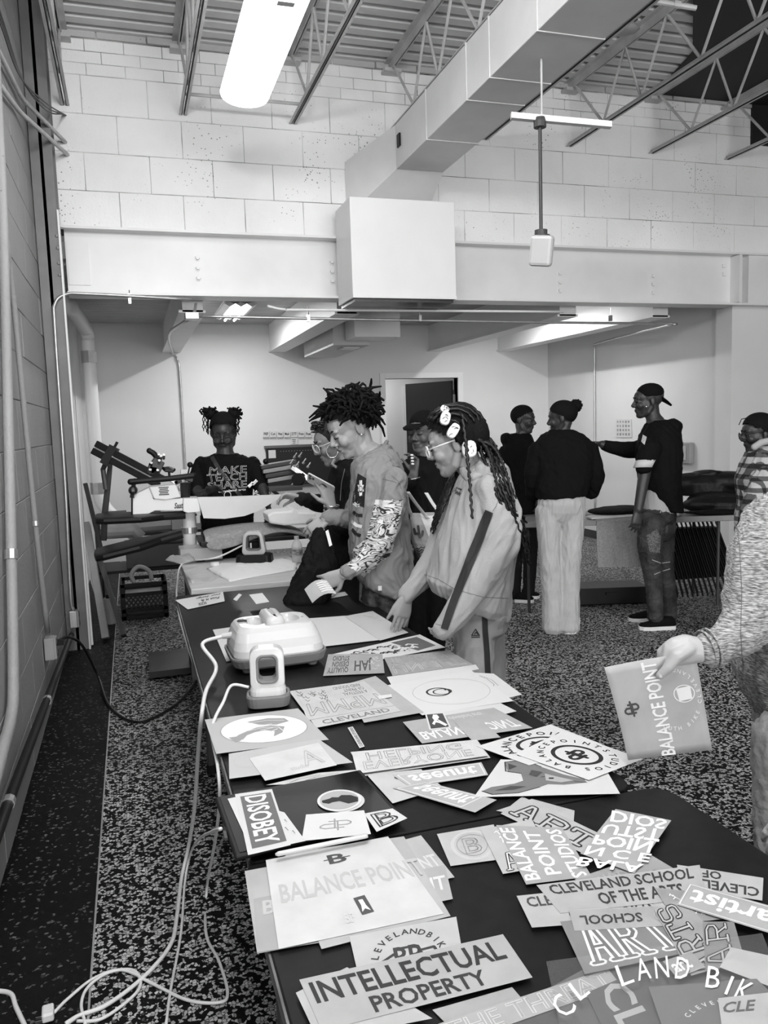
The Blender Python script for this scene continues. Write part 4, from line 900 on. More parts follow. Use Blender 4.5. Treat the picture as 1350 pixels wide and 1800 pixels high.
for lab, c in (('white hang tag lying on the crumpled black shirt', [(438, 1046), (461, 1043), (473, 1058), (450, 1062)]), ('small curled white label left on the crumpled black shirt', [(410, 1054), (420, 1044), (425, 1046), (416, 1057)])):
    P = [onz(x, y, TZ+.045) for x, y in c]; b = MB(); b.prism(P, (0, 0, .002)); o = solo('hang_tag', b, m_card, lab, 'tag', sum(P)/4)

# ------------------------------------------------------------------ pale desk behind the table
t = thing('work_desk', 'pale wooden desk behind the black table with the small iron on it', 'desk', (.64, 4.6, 0))
DT = .74
b = MB(); b.box2((.245, 4.08, DT-.05), (.90, 4.98, DT)); part('desk_top', b, m_wood, t, bevel=.004)
for x in (.30, .85):
    for y in (4.14, 4.92): b = MB(); b.box2((x-.03, y-.03, 0), (x+.03, y+.03, DT-.05)); part('leg', b, m_dwood, t)
b = MB(); b.box2((.27, 4.11, DT-.15), (.88, 4.13, DT-.05)); part('apron', b, m_dwood, t)
def lying(lab, c, mt, name, cat, z, th=.003):
    P = [onz(x, y, z) for x, y in c]; b = MB(); b.prism(P, (0, 0, th)); return solo(name, b, mt, lab, cat, sum(P)/len(P))
lying('clear plastic sheet lying at the left corner of the pale desk', [(325, 1005), (385, 985), (410, 1000), (372, 1022), (338, 1026)], m_clear, 'plastic_sheet', 'sheet', DT+.001)
blob_cloth('white folded cloth lying across the pale desk', [(362, 1000), (385, 990), (440, 988), (500, 980), (526, 988), (520, 1002), (460, 1012), (402, 1023), (385, 1012)], DT+.001, .014, m_cream, 'white_cloth', 'cloth', 5)
b = MB(); b.lathe([(.018, 0), (.026, 0), (.026, .018), (.018, .018)], onz(378, 994, DT+.001), 18); b.v; solo('tape_roll', b, m_white, 'small roll of white tape on the pale desk', 'tape', onz(378, 994, DT), smooth=False)
MI = ony(448, 984, 4.75); MI[2] = DT+.0015
b0 = MI
t = thing('press_iron', 'white iron with a square ring handle and black base on the pale desk', 'heat press', MI)
fx = nrm(V(1, 0, 0)*A([1, 1, 0])); fy = nrm(np.cross(UP, fx))
b = MB(); rloft(b, [rr_ring(MI+UP*z, fx, fy, a_, c_, .03) for z, a_, c_ in ((0, .10, .06), (.005, .108, .068), (.045, .104, .062), (.05, .09, .05))]); part('base_tray', b, m_black, t)
def fr2(hx_, hz, r, z0, y, sh=1.0):
    P = rr_ring(MI+UP*z0+fy*y, fx, UP, hx_, hz, r, 6)
    return [p+fx*((p-MI)@fx)*(.35*(1-((p-MI)@UP-.04)/.14)) for p in P]
o1, i1, i2, o2 = fr2(.055, .072, .03, .115, -.03), fr2(.037, .046, .018, .12, -.033), fr2(.037, .046, .018, .12, .033), fr2(.055, .072, .03, .115, .03)
n = len(o1); b = MB(); fs = []
for i in range(n):
    k = (i+1) % n
    for a, c in ((0, 1), (1, 2), (2, 3), (3, 0)): fs.append((a*n+i, a*n+k, c*n+k, c*n+i))
b.add(o1+i1+i2+o2, fs); part('handle_ring', b, m_offwhite, t, bevel=.004)
j0, j3, i0, i3 = fr2(.030, .039, .015, .12, -.02), fr2(.030, .039, .015, .12, .02), fr2(.037, .046, .018, .12, -.036), fr2(.037, .046, .018, .12, .036)
b = MB(); b.add(i0+j0+j3+i3, fs); part('grip_liner', b, m_gasket, t)
# water bottle
WB = ony(523, 988, 4.62); WB[2] = DT+.001
t = thing('water_bottle', 'clear plastic water bottle with a white cap on the pale desk', 'bottle', WB)
b = MB(); b.lathe([(0, 0), (.030, 0), (.033, .006), (.033, .03), (.031, .034), (.033, .04), (.033, .085), (.031, .09), (.032, .098), (.022, .122), (.013, .132), (.013, .14), (0, .14)], WB, 18); part('bottle_body', b, mat('bottle_plastic', .75, .08, alpha=.45, spec=.9), t, smooth=True)
b = MB(); b.lathe([(0, .138), (.0145, .138), (.0145, .156), (0, .156)], WB, 14); part('cap', b, m_offwhite, t)
b = MB(); b.lathe([(.0335, .045), (.0338, .045), (.0338, .08), (.0335, .08)], WB, 18); part('bottle_label', b, mat('bottle_label', .25, .5, var=.8, vs=60), t)

# ------------------------------------------------------------------ manual screen printing press
def slab(pts, y, th): # pixel outline on the plane Y = y, pushed back by th
    b = MB(); b.prism([ony(px, py, y) for px, py in pts], (0, th, 0)); return b
PY = 5.15
t = thing('screen_press', 'manual screen printing press with a white pod arm, black platens and a white centre post', 'press', (ony(335, 950, PY)[0], PY, 0))
post = ony(334, 940, PY)[0]
b = MB(); z1 = ony(334, 902, PY)[2]; z0 = ony(334, 968, PY)[2]
b.lathe([(0, z0), (.042, z0), (.042, z1), (0, z1)], (post, PY+.05, 0), 20); part('post', b, m_white, t, smooth=False)
b = MB(); b.lathe([(0, 0), (.05, 0), (.05, z0), (0, z0)], (post, PY+.05, 0), 16); b.box2((post-.3, PY-.12, .02), (post+.3, PY+.35, .06)); part('stand', b, m_blackm, t)
zc = ony(334, 933, PY)[2]; b = MB(); b.lathe([(.043, zc-.018), (.05, zc-.018), (.05, zc+.018), (.043, zc+.018)], (post, PY+.05, 0), 18); part('clamp_ring', b, m_galv, t)
b = slab([(231, 874), (232, 872), (262, 857), (270, 878), (272, 877), (326, 876), (332, 898), (326, 898), (272, 898), (262, 903), (248, 907), (233, 908)], PY-.06, .11); part('pod_arm', b, m_white, t, bevel=.006)
b = slab([(262, 856), (309, 852), (318, 874), (290, 879), (271, 877)], PY-.075, .14); pc = part('pod_cover', b, m_white, t, bevel=.006)
b = MB(); q = ony(288, 863, PY-.078)
for k in range(5): b.box(q+A([0, 0, .022-k*.011]), (.06-.01*(k % 2), .002, .006))
part('info_label', b, m_dgrey, pc, kind='stuff')
co, fs = text_geo('Saati', 'bi'); u, _ = norm_box(co); b = MB(); q0, q1 = ony(306, 884, PY-.063), ony(324, 893, PY-.063)
b.add([(q0[0]+(q1[0]-q0[0])*x, q0[1], q1[2]+(q0[2]-q1[2])*y) for x, y in u], fs); part('maker_mark', b, m_ink, pc)
b = slab([(322, 876), (350, 876), (352, 900), (330, 902), (322, 899)], PY-.09, .18); part('centre_block', b, m_white, t, bevel=.005)
b = slab([(347, 874), (402, 873), (500, 869), (488, 878), (455, 898), (430, 907), (395, 912), (358, 911)], PY-.10, .02); part('platen_sheet', b, mat('press_sheet', .70, .5, var=.1, vs=3), t, label='pale shirt board hanging at the right of the centre block')
for k, (x0, y0, x1, y1, th, yo) in enumerate(((160, 912, 325, 905, .045, -.02), (160, 976, 320, 938, .05, -.1))):
    b = MB(); p0, p1 = ony(x0+8, y0, PY+yo), ony(x1, y1, PY+yo); ax = nrm(p1-p0); sd = A([0, 1, 0])
    b.loft([(p0+ax*l*np.linalg.norm(p1-p0), sd*w_, nrm(np.cross(ax, sd))*th*.5) for l, w_ in ((0, .12), (.02, .17), (.1, .2), (.5, .2), (.75, .1), (1, .07))], 16, .5); part('platen', b, m_black, t)
b = MB(); b.loft([(ony(228, 926, PY+.5), A([0, .09, 0]), UP*.05), (ony(300, 920, PY+.5), A([0, .09, 0]), UP*.05)], 10); b.tube([ony(180, 935, PY+.4), ony(235, 932, PY+.4), ony(245, 945, PY+.4)], .05, 12); part('motor_housing', b, m_grey, t)
# angled print arm with its clamp and handles
p0, p1 = ony(166, 787, PY+.25), ony(282, 848, PY+.1); ax = nrm(p1-p0); up_ = nrm(np.cross(A([0, 1, 0]), ax)); up_ = up_ if up_[2] > 0 else -up_
b = MB(); L_ = np.linalg.norm(p1-p0)
for o_, w_ in ((.028, .05), (-.022, .045)): b.box(p0+ax*L_/2+up_*o_, (L_, w_, .042), (ax, nrm(np.cross(up_, ax)), up_))
arm = part('print_arm', b, m_black, t, bevel=.004)
b = MB(); b.box(p0+ax*L_/2+up_*.003-A([0, .022, 0]), (L_*.98, .01, .008), (ax, nrm(np.cross(up_, ax)), up_)); part('rail', b, m_chrome, arm)
b = MB(); q = p0+ax*.11; b.box(q, (.05, .07, .13), (ax, nrm(np.cross(up_, ax)), up_)); b.tube([q+up_*.06, q+up_*.1], .01, 6); part('clamp', b, m_blackm, arm)
b = MB(); b.tube([q-up_*.05, ony(181, 825, PY+.25), ony(186, 860, PY+.25)], .016, 8); part('strut', b, m_dgrey, t)
b = MB(); b.tube([ony(194, 815, PY+.3), ony(190, 850, PY+.3), ony(184, 905, PY+.3), ony(182, 950, PY+.3)], [.014, .018, .02, .02], 8); part('lever', b, m_dgrey, t)
b = MB(); q = ony(277, 822, PY+.15); b.tube(smooth_pts([ony(262, 792, PY+.15), ony(270, 797, PY+.15), ony(275, 806, PY+.15), ony(266, 818, PY+.15)], 4), .018, 8, True); part('head_lever', b, m_black, t, smooth=True)
b = MB()
for (px, py, w_, h_, a_) in ((274, 821, .075, .10, .5), (268, 826, .06, .05, .2)): b.box(ony(px, py, PY+.12), (w_, .05, h_), (nrm(A([cos(a_), 0, -sin(a_)])), A([0, 1, 0]), nrm(A([sin(a_), 0, cos(a_)]))))
hd_ = part('print_head', b, m_dgrey, t, bevel=.006)
for px, py in ((266, 816), (280, 812), (277, 829), (264, 828), (283, 804), (288, 802), (279, 801)):
    b = MB(); b.lathe([(0, -.03), (.009, -.03), (.009, .02), (0, .02)], ony(px, py, PY+.08), 8, V(.3, .5, -1)); part('knob', b, m_chrome, hd_)
b = MB(); q = ony(297, 826, PY+.1); b.lathe([(0, .0), (.008, 0), (.008, -.06), (0, -.06)], q, 8); b.lathe([(0, .016), (.04, .012), (.045, 0), (.04, -.008), (0, -.01)], q, 5, V(.2, 1, -.3)); part('star_knob', b, m_black, t)
b = MB(); b.tube([ony(229, 847, PY-.1), ony(300, 841, PY-.1), ony(340, 836, PY-.1)], [.019, .018, .018], 10, True); part('grip_bar', b, m_black, t, smooth=True)
b = MB(); q = ony(234, 862, PY-.09); b.tube([ony(235, 850, PY-.09), q, ony(232, 875, PY-.09)], .013, 8); b.sph(q, .028, 10, 7); b.tube([ony(232, 870, PY-.09), ony(232, 912, PY-.09)], .006, 6); part('grip_bracket', b, m_blackm, t)
b = MB(); b.tube([ony(326, 848, PY), ony(326, 876, PY)], [.035, .028], 12); part('spindle', b, m_blackm, t)
for k, (px, py) in enumerate(((312, 846), (320, 858), (332, 842), (306, 846))):
    b = MB(); b.box(ony(px, py, PY+.15), (.05, .06, .03), (nrm(A([1, 0, .5-.4*k])), A([0, 1, 0]), nrm(A([-.5+.4*k, 0, 1])))); part('linkage', b, m_galv if k % 2 else m_dgrey, t, bevel=.004)
def ball(px, py, y, stem):
    b = MB(); q = ony(px, py, y); b.sph(q, .019, 12, 8); b.tube([q, ony(*stem, y)], .005, 6); part('ball_knob', b, m_black, t, smooth=True)
ball(334, 817, PY+.2, (330, 835)); ball(467, 811, PY+.2, (468, 845))
b = MB(); b.box(ony(470, 823, PY+.35), (.14, .05, .035)); b.box(ony(327, 829, PY+.35), (.07, .05, .03)); part('cross_rail', b, m_white, t)
# the print head at the right of the press
p0, p1 = ony(467, 858, PY+.15), ony(520, 832, PY+.15); ax = nrm(p1-p0); up_ = nrm(np.cross(A([0, 1, 0]), ax)); up_ = up_ if up_[2] > 0 else -up_; yx = A([0, 1, 0])
for k, (o_, mt) in enumerate(((.02, m_grey), (.055, m_dgrey), (.09, m_grey), (.12, m_dgrey))):
    b = MB(); b.box((p0+p1)/2+up_*o_+A([.03, 0, .0]), (np.linalg.norm(p1-p0)*1.05, .12, .026), (A([1, 0, .12]), yx, UP)); part('side_head_bar', b, mt, t, bevel=.004)
b = MB(); b.box(ony(528, 832, PY+.05), (.15, .05, .03), (nrm(A([1, 0, -.75])), yx, nrm(A([.75, 0, 1])))); b.box(ony(523, 845, PY+.05), (.12, .05, .025), (nrm(A([1, 0, 1.1])), yx, nrm(A([-1.1, 0, 1])))); part('side_bracket', b, m_chrome, t)
for px, py in ((516, 805), (525, 804), (510, 816), (532, 815), (540, 822), (520, 820)):
    b = MB(); b.tube([ony(px, py, PY), ony(px+6, py-9, PY)], .005, 6); b.lathe([(0, 0), (.01, 0), (.01, .015), (0, .015)], ony(px, py, PY), 8, V(.5, .6, 0)); part('adjusting_screw', b, m_chrome, t)
b = MB(); b.lathe([(0, -.03), (.04, -.03), (.045, 0), (.04, .03), (0, .03)], ony(525, 843, PY), 12, V(.2, 0, 1)); part('round_knob', b, m_black, t)
b = MB(); b.box(ony(500, 858, PY), (.22, .1, .03)); part('lower_tray', b, m_dgrey, t, bevel=.004)
for k, (px, py) in enumerate(((453, 862), (460, 852), (470, 868), (484, 866), (447, 848), (452, 874), (440, 852))):
    b = MB(); b.box(ony(px, py, PY+.12), (.045, .04, .022), (nrm(A([1, 0, .9*(-1)**k])), yx, nrm(A([-.9*(-1)**k, 0, 1])))); part('linkage', b, m_chrome if k % 2 == 0 else m_dgrey, t, bevel=.003)
# things lying on / under the press
blob = slab([(470, 905), (480, 900), (512, 898), (516, 892), (524, 900), (556, 901), (556, 916), (545, 922), (500, 924), (474, 920)], PY-.35, .2)
solo('white_towel', blob, m_cream, 'white folded towel on a press board under the dark sleeved arm', 'towel', ony(515, 922, PY-.35), bevel=.012)
b = MB(); P = [ony(x, y, PY-.3) for x, y in ((358, 940), (400, 931), (480, 922), (528, 930), (540, 938))]
vs = []
for k, p in enumerate(P):
    vs += [p+A([0, .3, .0]), p, p+A([0, -.02, -.02-.02*(k % 2)]), p+A([.02*(k % 2), -.03, [-.10, -.12, -.02, -.01, -.02][k]])]
b.add(vs, [(k*4+j, k*4+j+1, k*4+j+5, k*4+j+4) for k in range(4) for j in range(3)])
o = solo('grey_cloth', b, m_greycloth, 'grey cloth draped over the board behind the pale desk', 'cloth', ony(450, 940, PY-.3)); s_ = o.modifiers.new('th', 'SOLIDIFY'); s_.thickness = .012; s_ = o.modifiers.new('sub', 'SUBSURF'); s_.levels = s_.render_levels = 2
b = MB(); b.box(ony(450, 943, PY-.15), (.72, .34, .03)); t2 = thing('shirt_board', 'black shirt board under the draped grey cloth', 'board', ony(450, 990, PY)); part('board', b, m_black, t2, bevel=.008)
b = MB(); b.tube([ony(450, 944, PY-.1), A([ony(450, 944, PY-.1)[0], PY-.1, 0])], .03, 8); part('stand', b, m_blackm, t2)
t = thing('clear_tray', 'clear plastic tray standing behind the left end of the pale desk', 'tray', ony(355, 985, PY-.13))
q = ony(352, 970, PY-.2)
for dx, dy, sx, sy in ((0, -.09, .24, .006), (0, .09, .24, .006), (-.12, 0, .006, .18), (.12, 0, .006, .18)):
    b = MB(); b.box(q+A([dx, dy, 0]), (sx, sy, .07)); part('tray_side', b, mat('tray_plastic', .5, .2, alpha=.5), t)
b = MB(); b.box(q+A([0, 0, -.035]), (.24, .18, .006)); part('tray_bottom', b, mat('tray_plastic', .5, .2, alpha=.5), t)
b = MB(); b.tube([q+A([0, 0, -.04]), A([q[0], q[1], .0])], .03, 8); part('stand', b, m_blackm, t)
blob_cloth('grey crumpled rag behind the left edge of the pale desk', [(290, 985), (300, 978), (335, 975), (345, 985), (320, 992)], .86, .02, m_grey, 'rag', 'cloth', 9)

# ------------------------------------------------------------------ left corner: crate, planks, shelf
def crate():
    c = A([.03, 6.95, 0]); t = thing('milk_crate', 'black milk crate with a pale lattice front under the press', 'crate', c)
    w_, d_, h_ = .36, .34, .30
    for s, nm in ((-1, 'front'), (1, 'rear')):
        b = MB(); y = c[1]+s*d_/2
        for z in (.01, .07, .20, .28): b.box((c[0], y, z+.01), (w_, .015, .03))
        for x in (-1, 1): b.box((c[0]+x*(w_/2-.015), y, h_/2), (.03, .015, h_))
        part('crate_side', b, m_black, t)
        b = MB(); k = -.12
        for i in range(9):
            x0 = -.14+i*.035
            for sg in (-1, 1):
                p0, p1 = (c[0]+x0-sg*.05, y-.002, .08), (c[0]+x0+sg*.05, y-.002, .21); b.tube([p0, p1], .006, 4)
        part('lattice', b, m_dgrey, t, kind='stuff')
    for s in (-1, 1):
        b = MB(); b.box((c[0]+s*w_/2, c[1], h_/2), (.015, d_, h_)); part('crate_side', b, m_black, t)
    b = MB(); b.box((c[0], c[1], .012), (w_, d_, .02)); part('crate_bottom', b, m_black, t)
    b = MB(); b.box((c[0], c[1], .15), (.30, .28, .1)); part('liner', b, m_grey, t, label='pale paper bundle inside the crate')
    b = MB(); b.tube(smooth_pts([c+A([-.07, -.05, .28]), c+A([-.09, -.05, .36]), c+A([-.03, -.05, .42]), c+A([.05, -.05, .38]), c+A([.07, -.05, .30])], 5), .018, 8)
    o = solo('coiled_hose', b, m_grey, 'pale hose loop sticking up out of the milk crate', 'hose', c+A([0, 0, .25]), smooth=True)
crate()
for k, (x0, y0, x1, y1, ya, yb_, mt, w_, lab) in enumerate((
        (113, 545, 162, 1134, 6.38, 6.08, m_steel, .02, 'long pale strip painting the lit edge of the corner column'),  # no board: pale colour stands in for light along the column edge
        (150, 850, 180, 975, 6.4, 6.3, m_black, .03, 'black plank leaning in the left corner behind the pale strip'),
        (158, 1010, 190, 1120, 6.4, 6.2, m_white, .015, 'short white stick leaning beside the milk crate'),
        (176, 985, 218, 1118, 6.6, 6.25, m_dwood, .035, 'dark wooden plank leaning by the milk crate, rightmost'),
        (152, 920, 186, 1122, 6.5, 6.18, m_grey, .05, 'grey board leaning in the left corner'))):
    a, e = ony(x0, y0, ya), ony(x1, y1, yb_); e[2] = max(e[2], .006); ax = nrm(e-a); sd = A([0, 1, 0]); sd = nrm(sd-ax*(sd@ax))
    b = MB(); b.box((a+e)/2, (np.linalg.norm(e-a), w_*2, w_), (ax, sd, nrm(np.cross(ax, sd)))); solo('board_or_lit_edge', b, mt, lab, 'board', e, bevel=.002)
t = thing('storage_rack', 'dark low storage rack under the press against the back', 'rack', (.05, 7.6, 0))
for z in (.30, .62): b = MB(); b.box2((-.34, 7.35, z), (.62, 7.85, z+.025)); part('shelf', b, m_black, t)
for x in (-.33, .61):
    for y in (7.37, 7.83): b = MB(); b.box2((x-.015, y-.015, 0), (x+.015, y+.015, .72)); part('upright', b, m_blackm, t)
for i, (x, z, sx, sz, mt, lab) in enumerate(((-.18, .645, .2, .16, m_dgrey, 'dark grey bin at the left of the low storage rack'), (.1, .645, .24, .2, m_black, 'black box in the middle of the low storage rack'), (.42, .645, .22, .12, m_grey, 'flat grey box at the right of the low storage rack'), (.15, .325, .5, .2, m_dgrey, 'wide dark box on the lower shelf of the storage rack'))):
    b = MB(); b.box2((x-sx/2, 7.4, z+.001), (x+sx/2, 7.75, z+sz)); t2 = thing('storage_box', lab, 'box', (x, 7.57, z)); part('box_body', b, mt, t2, bevel=.006)
    b = MB(); b.box2((x-sx/2-.006, 7.394, z+sz), (x+sx/2+.006, 7.756, z+sz+.015)); part('lid', b, m_black, t2)
q = A([-.2, 6.4, 0]); t2 = thing('spray_can', 'pale can standing on the floor by the leaning boards', 'can', A([-.24, 6.75, 0]))
b = MB(); b.lathe([(0, 0), (.05, 0), (.05, .2), (.045, .21), (0, .21)], A([-.24, 6.75, 0]), 14); part('can_body', b, m_grey, t2)
b = MB(); b.lathe([(0, .21), (.03, .21), (.03, .24), (0, .24)], A([-.24, 6.75, 0]), 12); part('cap', b, m_black, t2)

# ------------------------------------------------------------------ back wall: signs, board
words = ['PREP', 'Cut', 'Weed', 'Mask', 'DTF', 'Press', 'Peel']
for i in range(7):
    x0 = 462+i*12.4; P = [ony(x, y+i*.0, 9.985) for x, y in ((x0, 757), (x0+11, 757), (x0+11, 770), (x0, 770))]
    b = MB(); b.prism(P, (0, -.003, 0)); o = solo('paper_note', b, m_card, 'white paper note reading %s in the row on the back wall' % words[i], 'note', sum(P)/4, 'notes on the back wall')
    co, fs = text_geo(words[i], 'b'); u, _ = norm_box(co); b = MB(); a, c_ = P[0], P[2]
    b.add([(a[0]+(c_[0]-a[0])*(.12+.76*x), a[1]-.005, c_[2]+(a[2]-c_[2])*(.4+.35*y)) for x, y in u], fs); me = b.mesh('lettering', o.location); link('lettering', me, m_ink, o)
    b = MB(); b.box((P[3]+P[2])/2+A([0, -.004, .008]), (abs(P[2][0]-P[3][0])*.95, .004, .012)); part('underline', b, m_grey, o)
P = [ony(x, y, 9.985) for x, y in ((511, 769), (523, 769), (523, 781), (511, 781))]
b = MB(); b.prism(P, (0, -.003, 0)); o = solo('paper_note', b, m_card, 'single white note hung below the row of notes on the back wall', 'note', sum(P)/4)
b = MB()
for k in range(3): b.box(P[0]*.5+P[1]*.5+A([-.005, -.006, -.025-k*.022]), (.05-.01*k, .002, .006))
part('scribble', b, m_ink, o, kind='stuff')
t = thing('pin_board', 'dark framed board low on the back wall behind the press', 'board', ony(520, 830, 9.97))
p0, p1 = ony(468, 786, 9.93), ony(600, 850, 9.93)
b = MB(); b.box2((p0[0], 9.94, p1[2]), (p1[0], 9.985, p0[2])); part('panel', b, m_black, t)
for sz in (p0[2], p1[2]): b = MB(); b.box2((p0[0]-.02, 9.92, sz-.015), (p1[0]+.02, 9.985, sz+.015)); part('frame', b, m_blackm, t)
b = MB()
for i in range(26): b.box((p0[0]+.18+i*.035, 9.935, p0[2]-.06), (.008, .004, .006))
part('peg_dot', b, m_grey, t, kind='stuff')
b = MB(); b.box((p0[0]+.07, 9.935, p0[2]-.09), (.09, .006, .10)); part('pinned_card', b, m_card, t)
# right wall of the back room: chart, thermostat box
XR = 5.575
P = [onx(x, y, XR) for x, y in ((1083, 737), (1110, 737), (1111, 769), (1083, 769))]
b = MB(); b.prism(P, (-.004, 0, 0)); o = solo('wall_chart', b, m_card, 'white paper chart with rows of small marks on the right back wall', 'poster', sum(P)/4)
b = MB(); r = random.Random(4)
for j in range(4):
    for i in range(5):
        u, v = (i+.7)/5.6, (j+.6)/4.4; q = (P[0]*(1-u)+P[1]*u)*(1-v)+(P[3]*(1-u)+P[2]*u)*v; b.box(q+A([-.006, 0, 0]), (.002, .018+r.uniform(0, .012), .02+r.uniform(0, .01)))
part('chart_mark', b, m_grey, o, kind='stuff')
t = thing('thermostat_box', 'square wall box with a small dark display behind the capped man', 'box', onx(1207, 796, XR))
q = onx(1207, 796, XR)
b = MB(); b.box(q+A([-.03, 0, 0]), (.06, .24, .22)); part('box_body', b, m_grey, t, bevel=.01)
b = MB(); b.box(q+A([-.065, .02, 0]), (.012, .17, .15)); fr_ = part('cover', b, mat('cover_grey', .45, .4), t, bevel=.006)
b = MB(); b.box(q+A([-.073, .02, .0]), (.006, .07, .055)); part('display', b, m_black, fr_)

# ------------------------------------------------------------------ table at the back right with cloths and bags
e0, e1 = A([2.8, 5.63]), A([4.55, 5.12]); ex = nrm(e1-e0); ey = A([-ex[1], ex[0]]); E3 = A([ex[0], ex[1], 0]); Y3 = A([ey[0], ey[1], 0])
L3 = np.linalg.norm(e1-e0); bt = A([e0[0], e0[1], 0])
def bp(u, v, z): return bt+E3*u+Y3*v+UP*z
t = thing('display_table', 'grey folding table at the back right under the hanging grey cloth', 'table', bp(L3/2, .3, 0))
b = MB(); b.box(bp(L3/2, .3, .715), (L3, .62, .045), (E3, Y3, UP)); part('tabletop', b, m_grey, t, bevel=.006)
for u in (.15, L3-.15):
    for v in (.06, .54): b = MB(); b.tube([bp(u, v, .69), bp(u, v, 0)], .013, 8); part('leg', b, m_dgrey, t)
# hanging grey cloth
u0, u1 = .66, 1.02
c0, c1 = onz(1036, 908, .742), onz(1123, 905, .742)
ua, ub = (c0-bt)@E3, (c1-bt)@E3
b = MB(); vs = []; K = 10
for i in range(K+1):
    u = ua+(ub-ua)*i/K; w_ = .006*sin(i*1.9)
    vs += [bp(u, .35, .742), bp(u, .0, .743), bp(u, -.022+w_, .725), bp(u, -.026-w_, .55), bp(u+.01, -.022+w_*1.6, .36)]
b.add(vs, [(i*5+j, i*5+j+1, i*5+j+6, i*5+j+5) for i in range(K) for j in range(4)])
o = solo('hanging_cloth', b, mat('heather_cloth', .34, .9, var=.18, vs=90, bump=.3, bs=120), 'grey heather cloth hanging over the front of the back table', 'cloth', bp((ua+ub)/2, 0, .36)); s_ = o.modifiers.new('th', 'SOLIDIFY'); s_.thickness = .006
def heap(lab, u, v, z, sx, sy, sz, mt, name, cat, seed, n=5):
    r = random.Random(seed); b = MB()
    for k in range(n):
        b.ell(bp(u+r.uniform(-.3, .3)*sx, v+r.uniform(-.2, .2)*sy, z+sz*r.uniform(.35, .6)), E3*sx*r.uniform(.35, .6), Y3*sy*r.uniform(.35, .55), UP*sz*r.uniform(.3, .5), 14, 8)
    b.loft([(bp(u, v, z+.002), E3*sx*.55, Y3*sy*.5), (bp(u, v, z+sz*.5), E3*sx*.6, Y3*sy*.5), (bp(u, v, z+sz*.8), E3*sx*.4, Y3*sy*.35)], 14)
    o = solo(name, b, mt, lab, cat, bp(u, v, z), smooth=True); m_ = o.modifiers.new('rm', 'REMESH'); m_.mode = 'VOXEL'; m_.voxel_size = .012; m_ = o.modifiers.new('sm', 'SMOOTH'); m_.iterations = 4; return o
q = onz(1078, 900, .745); uq = (q-bt)@E3
heap('dark folded clothes lying on the back table behind the hanging cloth', uq, .3, .75, .34, .34, .06, m_blackcloth, 'folded_clothes', 'clothes', 4)
lying('white folded shirt edge on the back table by the hanging cloth', [(1030, 910), (1048, 904), (1112, 903), (1112, 908), (1040, 913)], m_cream, 'folded_shirt', 'shirt', .745, .012)
m_bag = mat('bag_leather', .008, .5, spec=.3, bump=.5, bs=22)
q = onz(1245, 890, .76); uq = (q-bt)@E3
heap('large black duffel bag lying on top of the bag pile at the back table', uq-.02, .42, .86, .46, .3, .22, m_bag, 'duffel_bag', 'bag', 8)
heap('black quilted bag lowest in the pile on the back table', uq+.06, .2, .742, .5, .34, .17, m_bag, 'quilted_bag', 'bag', 12)
heap('black jacket sleeve lying flat at the right end of the back table', uq+.0, .05, .742, .5, .14, .04, m_blackcloth, 'black_jacket', 'jacket', 14)
bg = [o for o in bpy.data.objects if o.name == 'duffel_bag'][0]
for s in (-1, 1):
    b = MB(); b.tube(smooth_pts([bp(uq-.16, .42+s*.05, 1.02), bp(uq-.08, .42+s*.06, 1.055), bp(uq+.06, .42+s*.06, 1.055), bp(uq+.14, .42+s*.05, 1.01)], 5), .009, 6); part('handle', b, m_bag, bg, smooth=True)
lying('small white paper scrap on the back table behind the man', [(1184, 905), (1190, 897), (1197, 903), (1192, 908)], m_card, 'paper_scrap', 'paper', .75, .012)
# stacked folding chairs leaning under the table
m_rod = mat('rod_metal', .03, .25, metal=.6)
for i in range(17):
    px = 1112+i*9.2 if i < 17 else 0
    top = onz(px+26, 920, .66); q0 = bp((onz(px+12, 1030, 0)-bt)@E3, .34+.004*i, .012); q1 = bp((top-bt)@E3, .30+.004*i, .64)
    t = thing('folded_chair', 'dark folded chair, %s from the left in the row under the back table' % ('first second third fourth fifth sixth seventh eighth ninth tenth eleventh twelfth thirteenth fourteenth fifteenth sixteenth seventeenth'.split()[i]), 'chair', q0, 'folded chairs leaning in a row')
    for dy in (0, .035):
        b = MB(); b.tube([q0+Y3*dy*3, q1+Y3*dy*3], .007, 6); part('leg', b, m_rod, t)
    b = MB(); b.box((q0*.42+q1*.58)+Y3*.07, (.03, .1, .46), (E3, Y3, nrm(q1-q0))); part('seat', b, m_black, t)

t = thing('flat_case', 'dark flat case on the floor under the back table by the hanging cloth', 'case', bp(1.0, .35, 0))
q = onz(1072, 1046, 0); uq = (q-bt)@E3
b = MB(); b.box(bp(uq-.1, .35, .075), (.62, .3, .14), (E3, Y3, UP)); part('case_body', b, m_black, t, bevel=.01)
b = MB(); b.box(bp(uq-.1, .19, .10), (.1, .02, .02), (E3, Y3, UP)); part('handle', b, m_black, t)
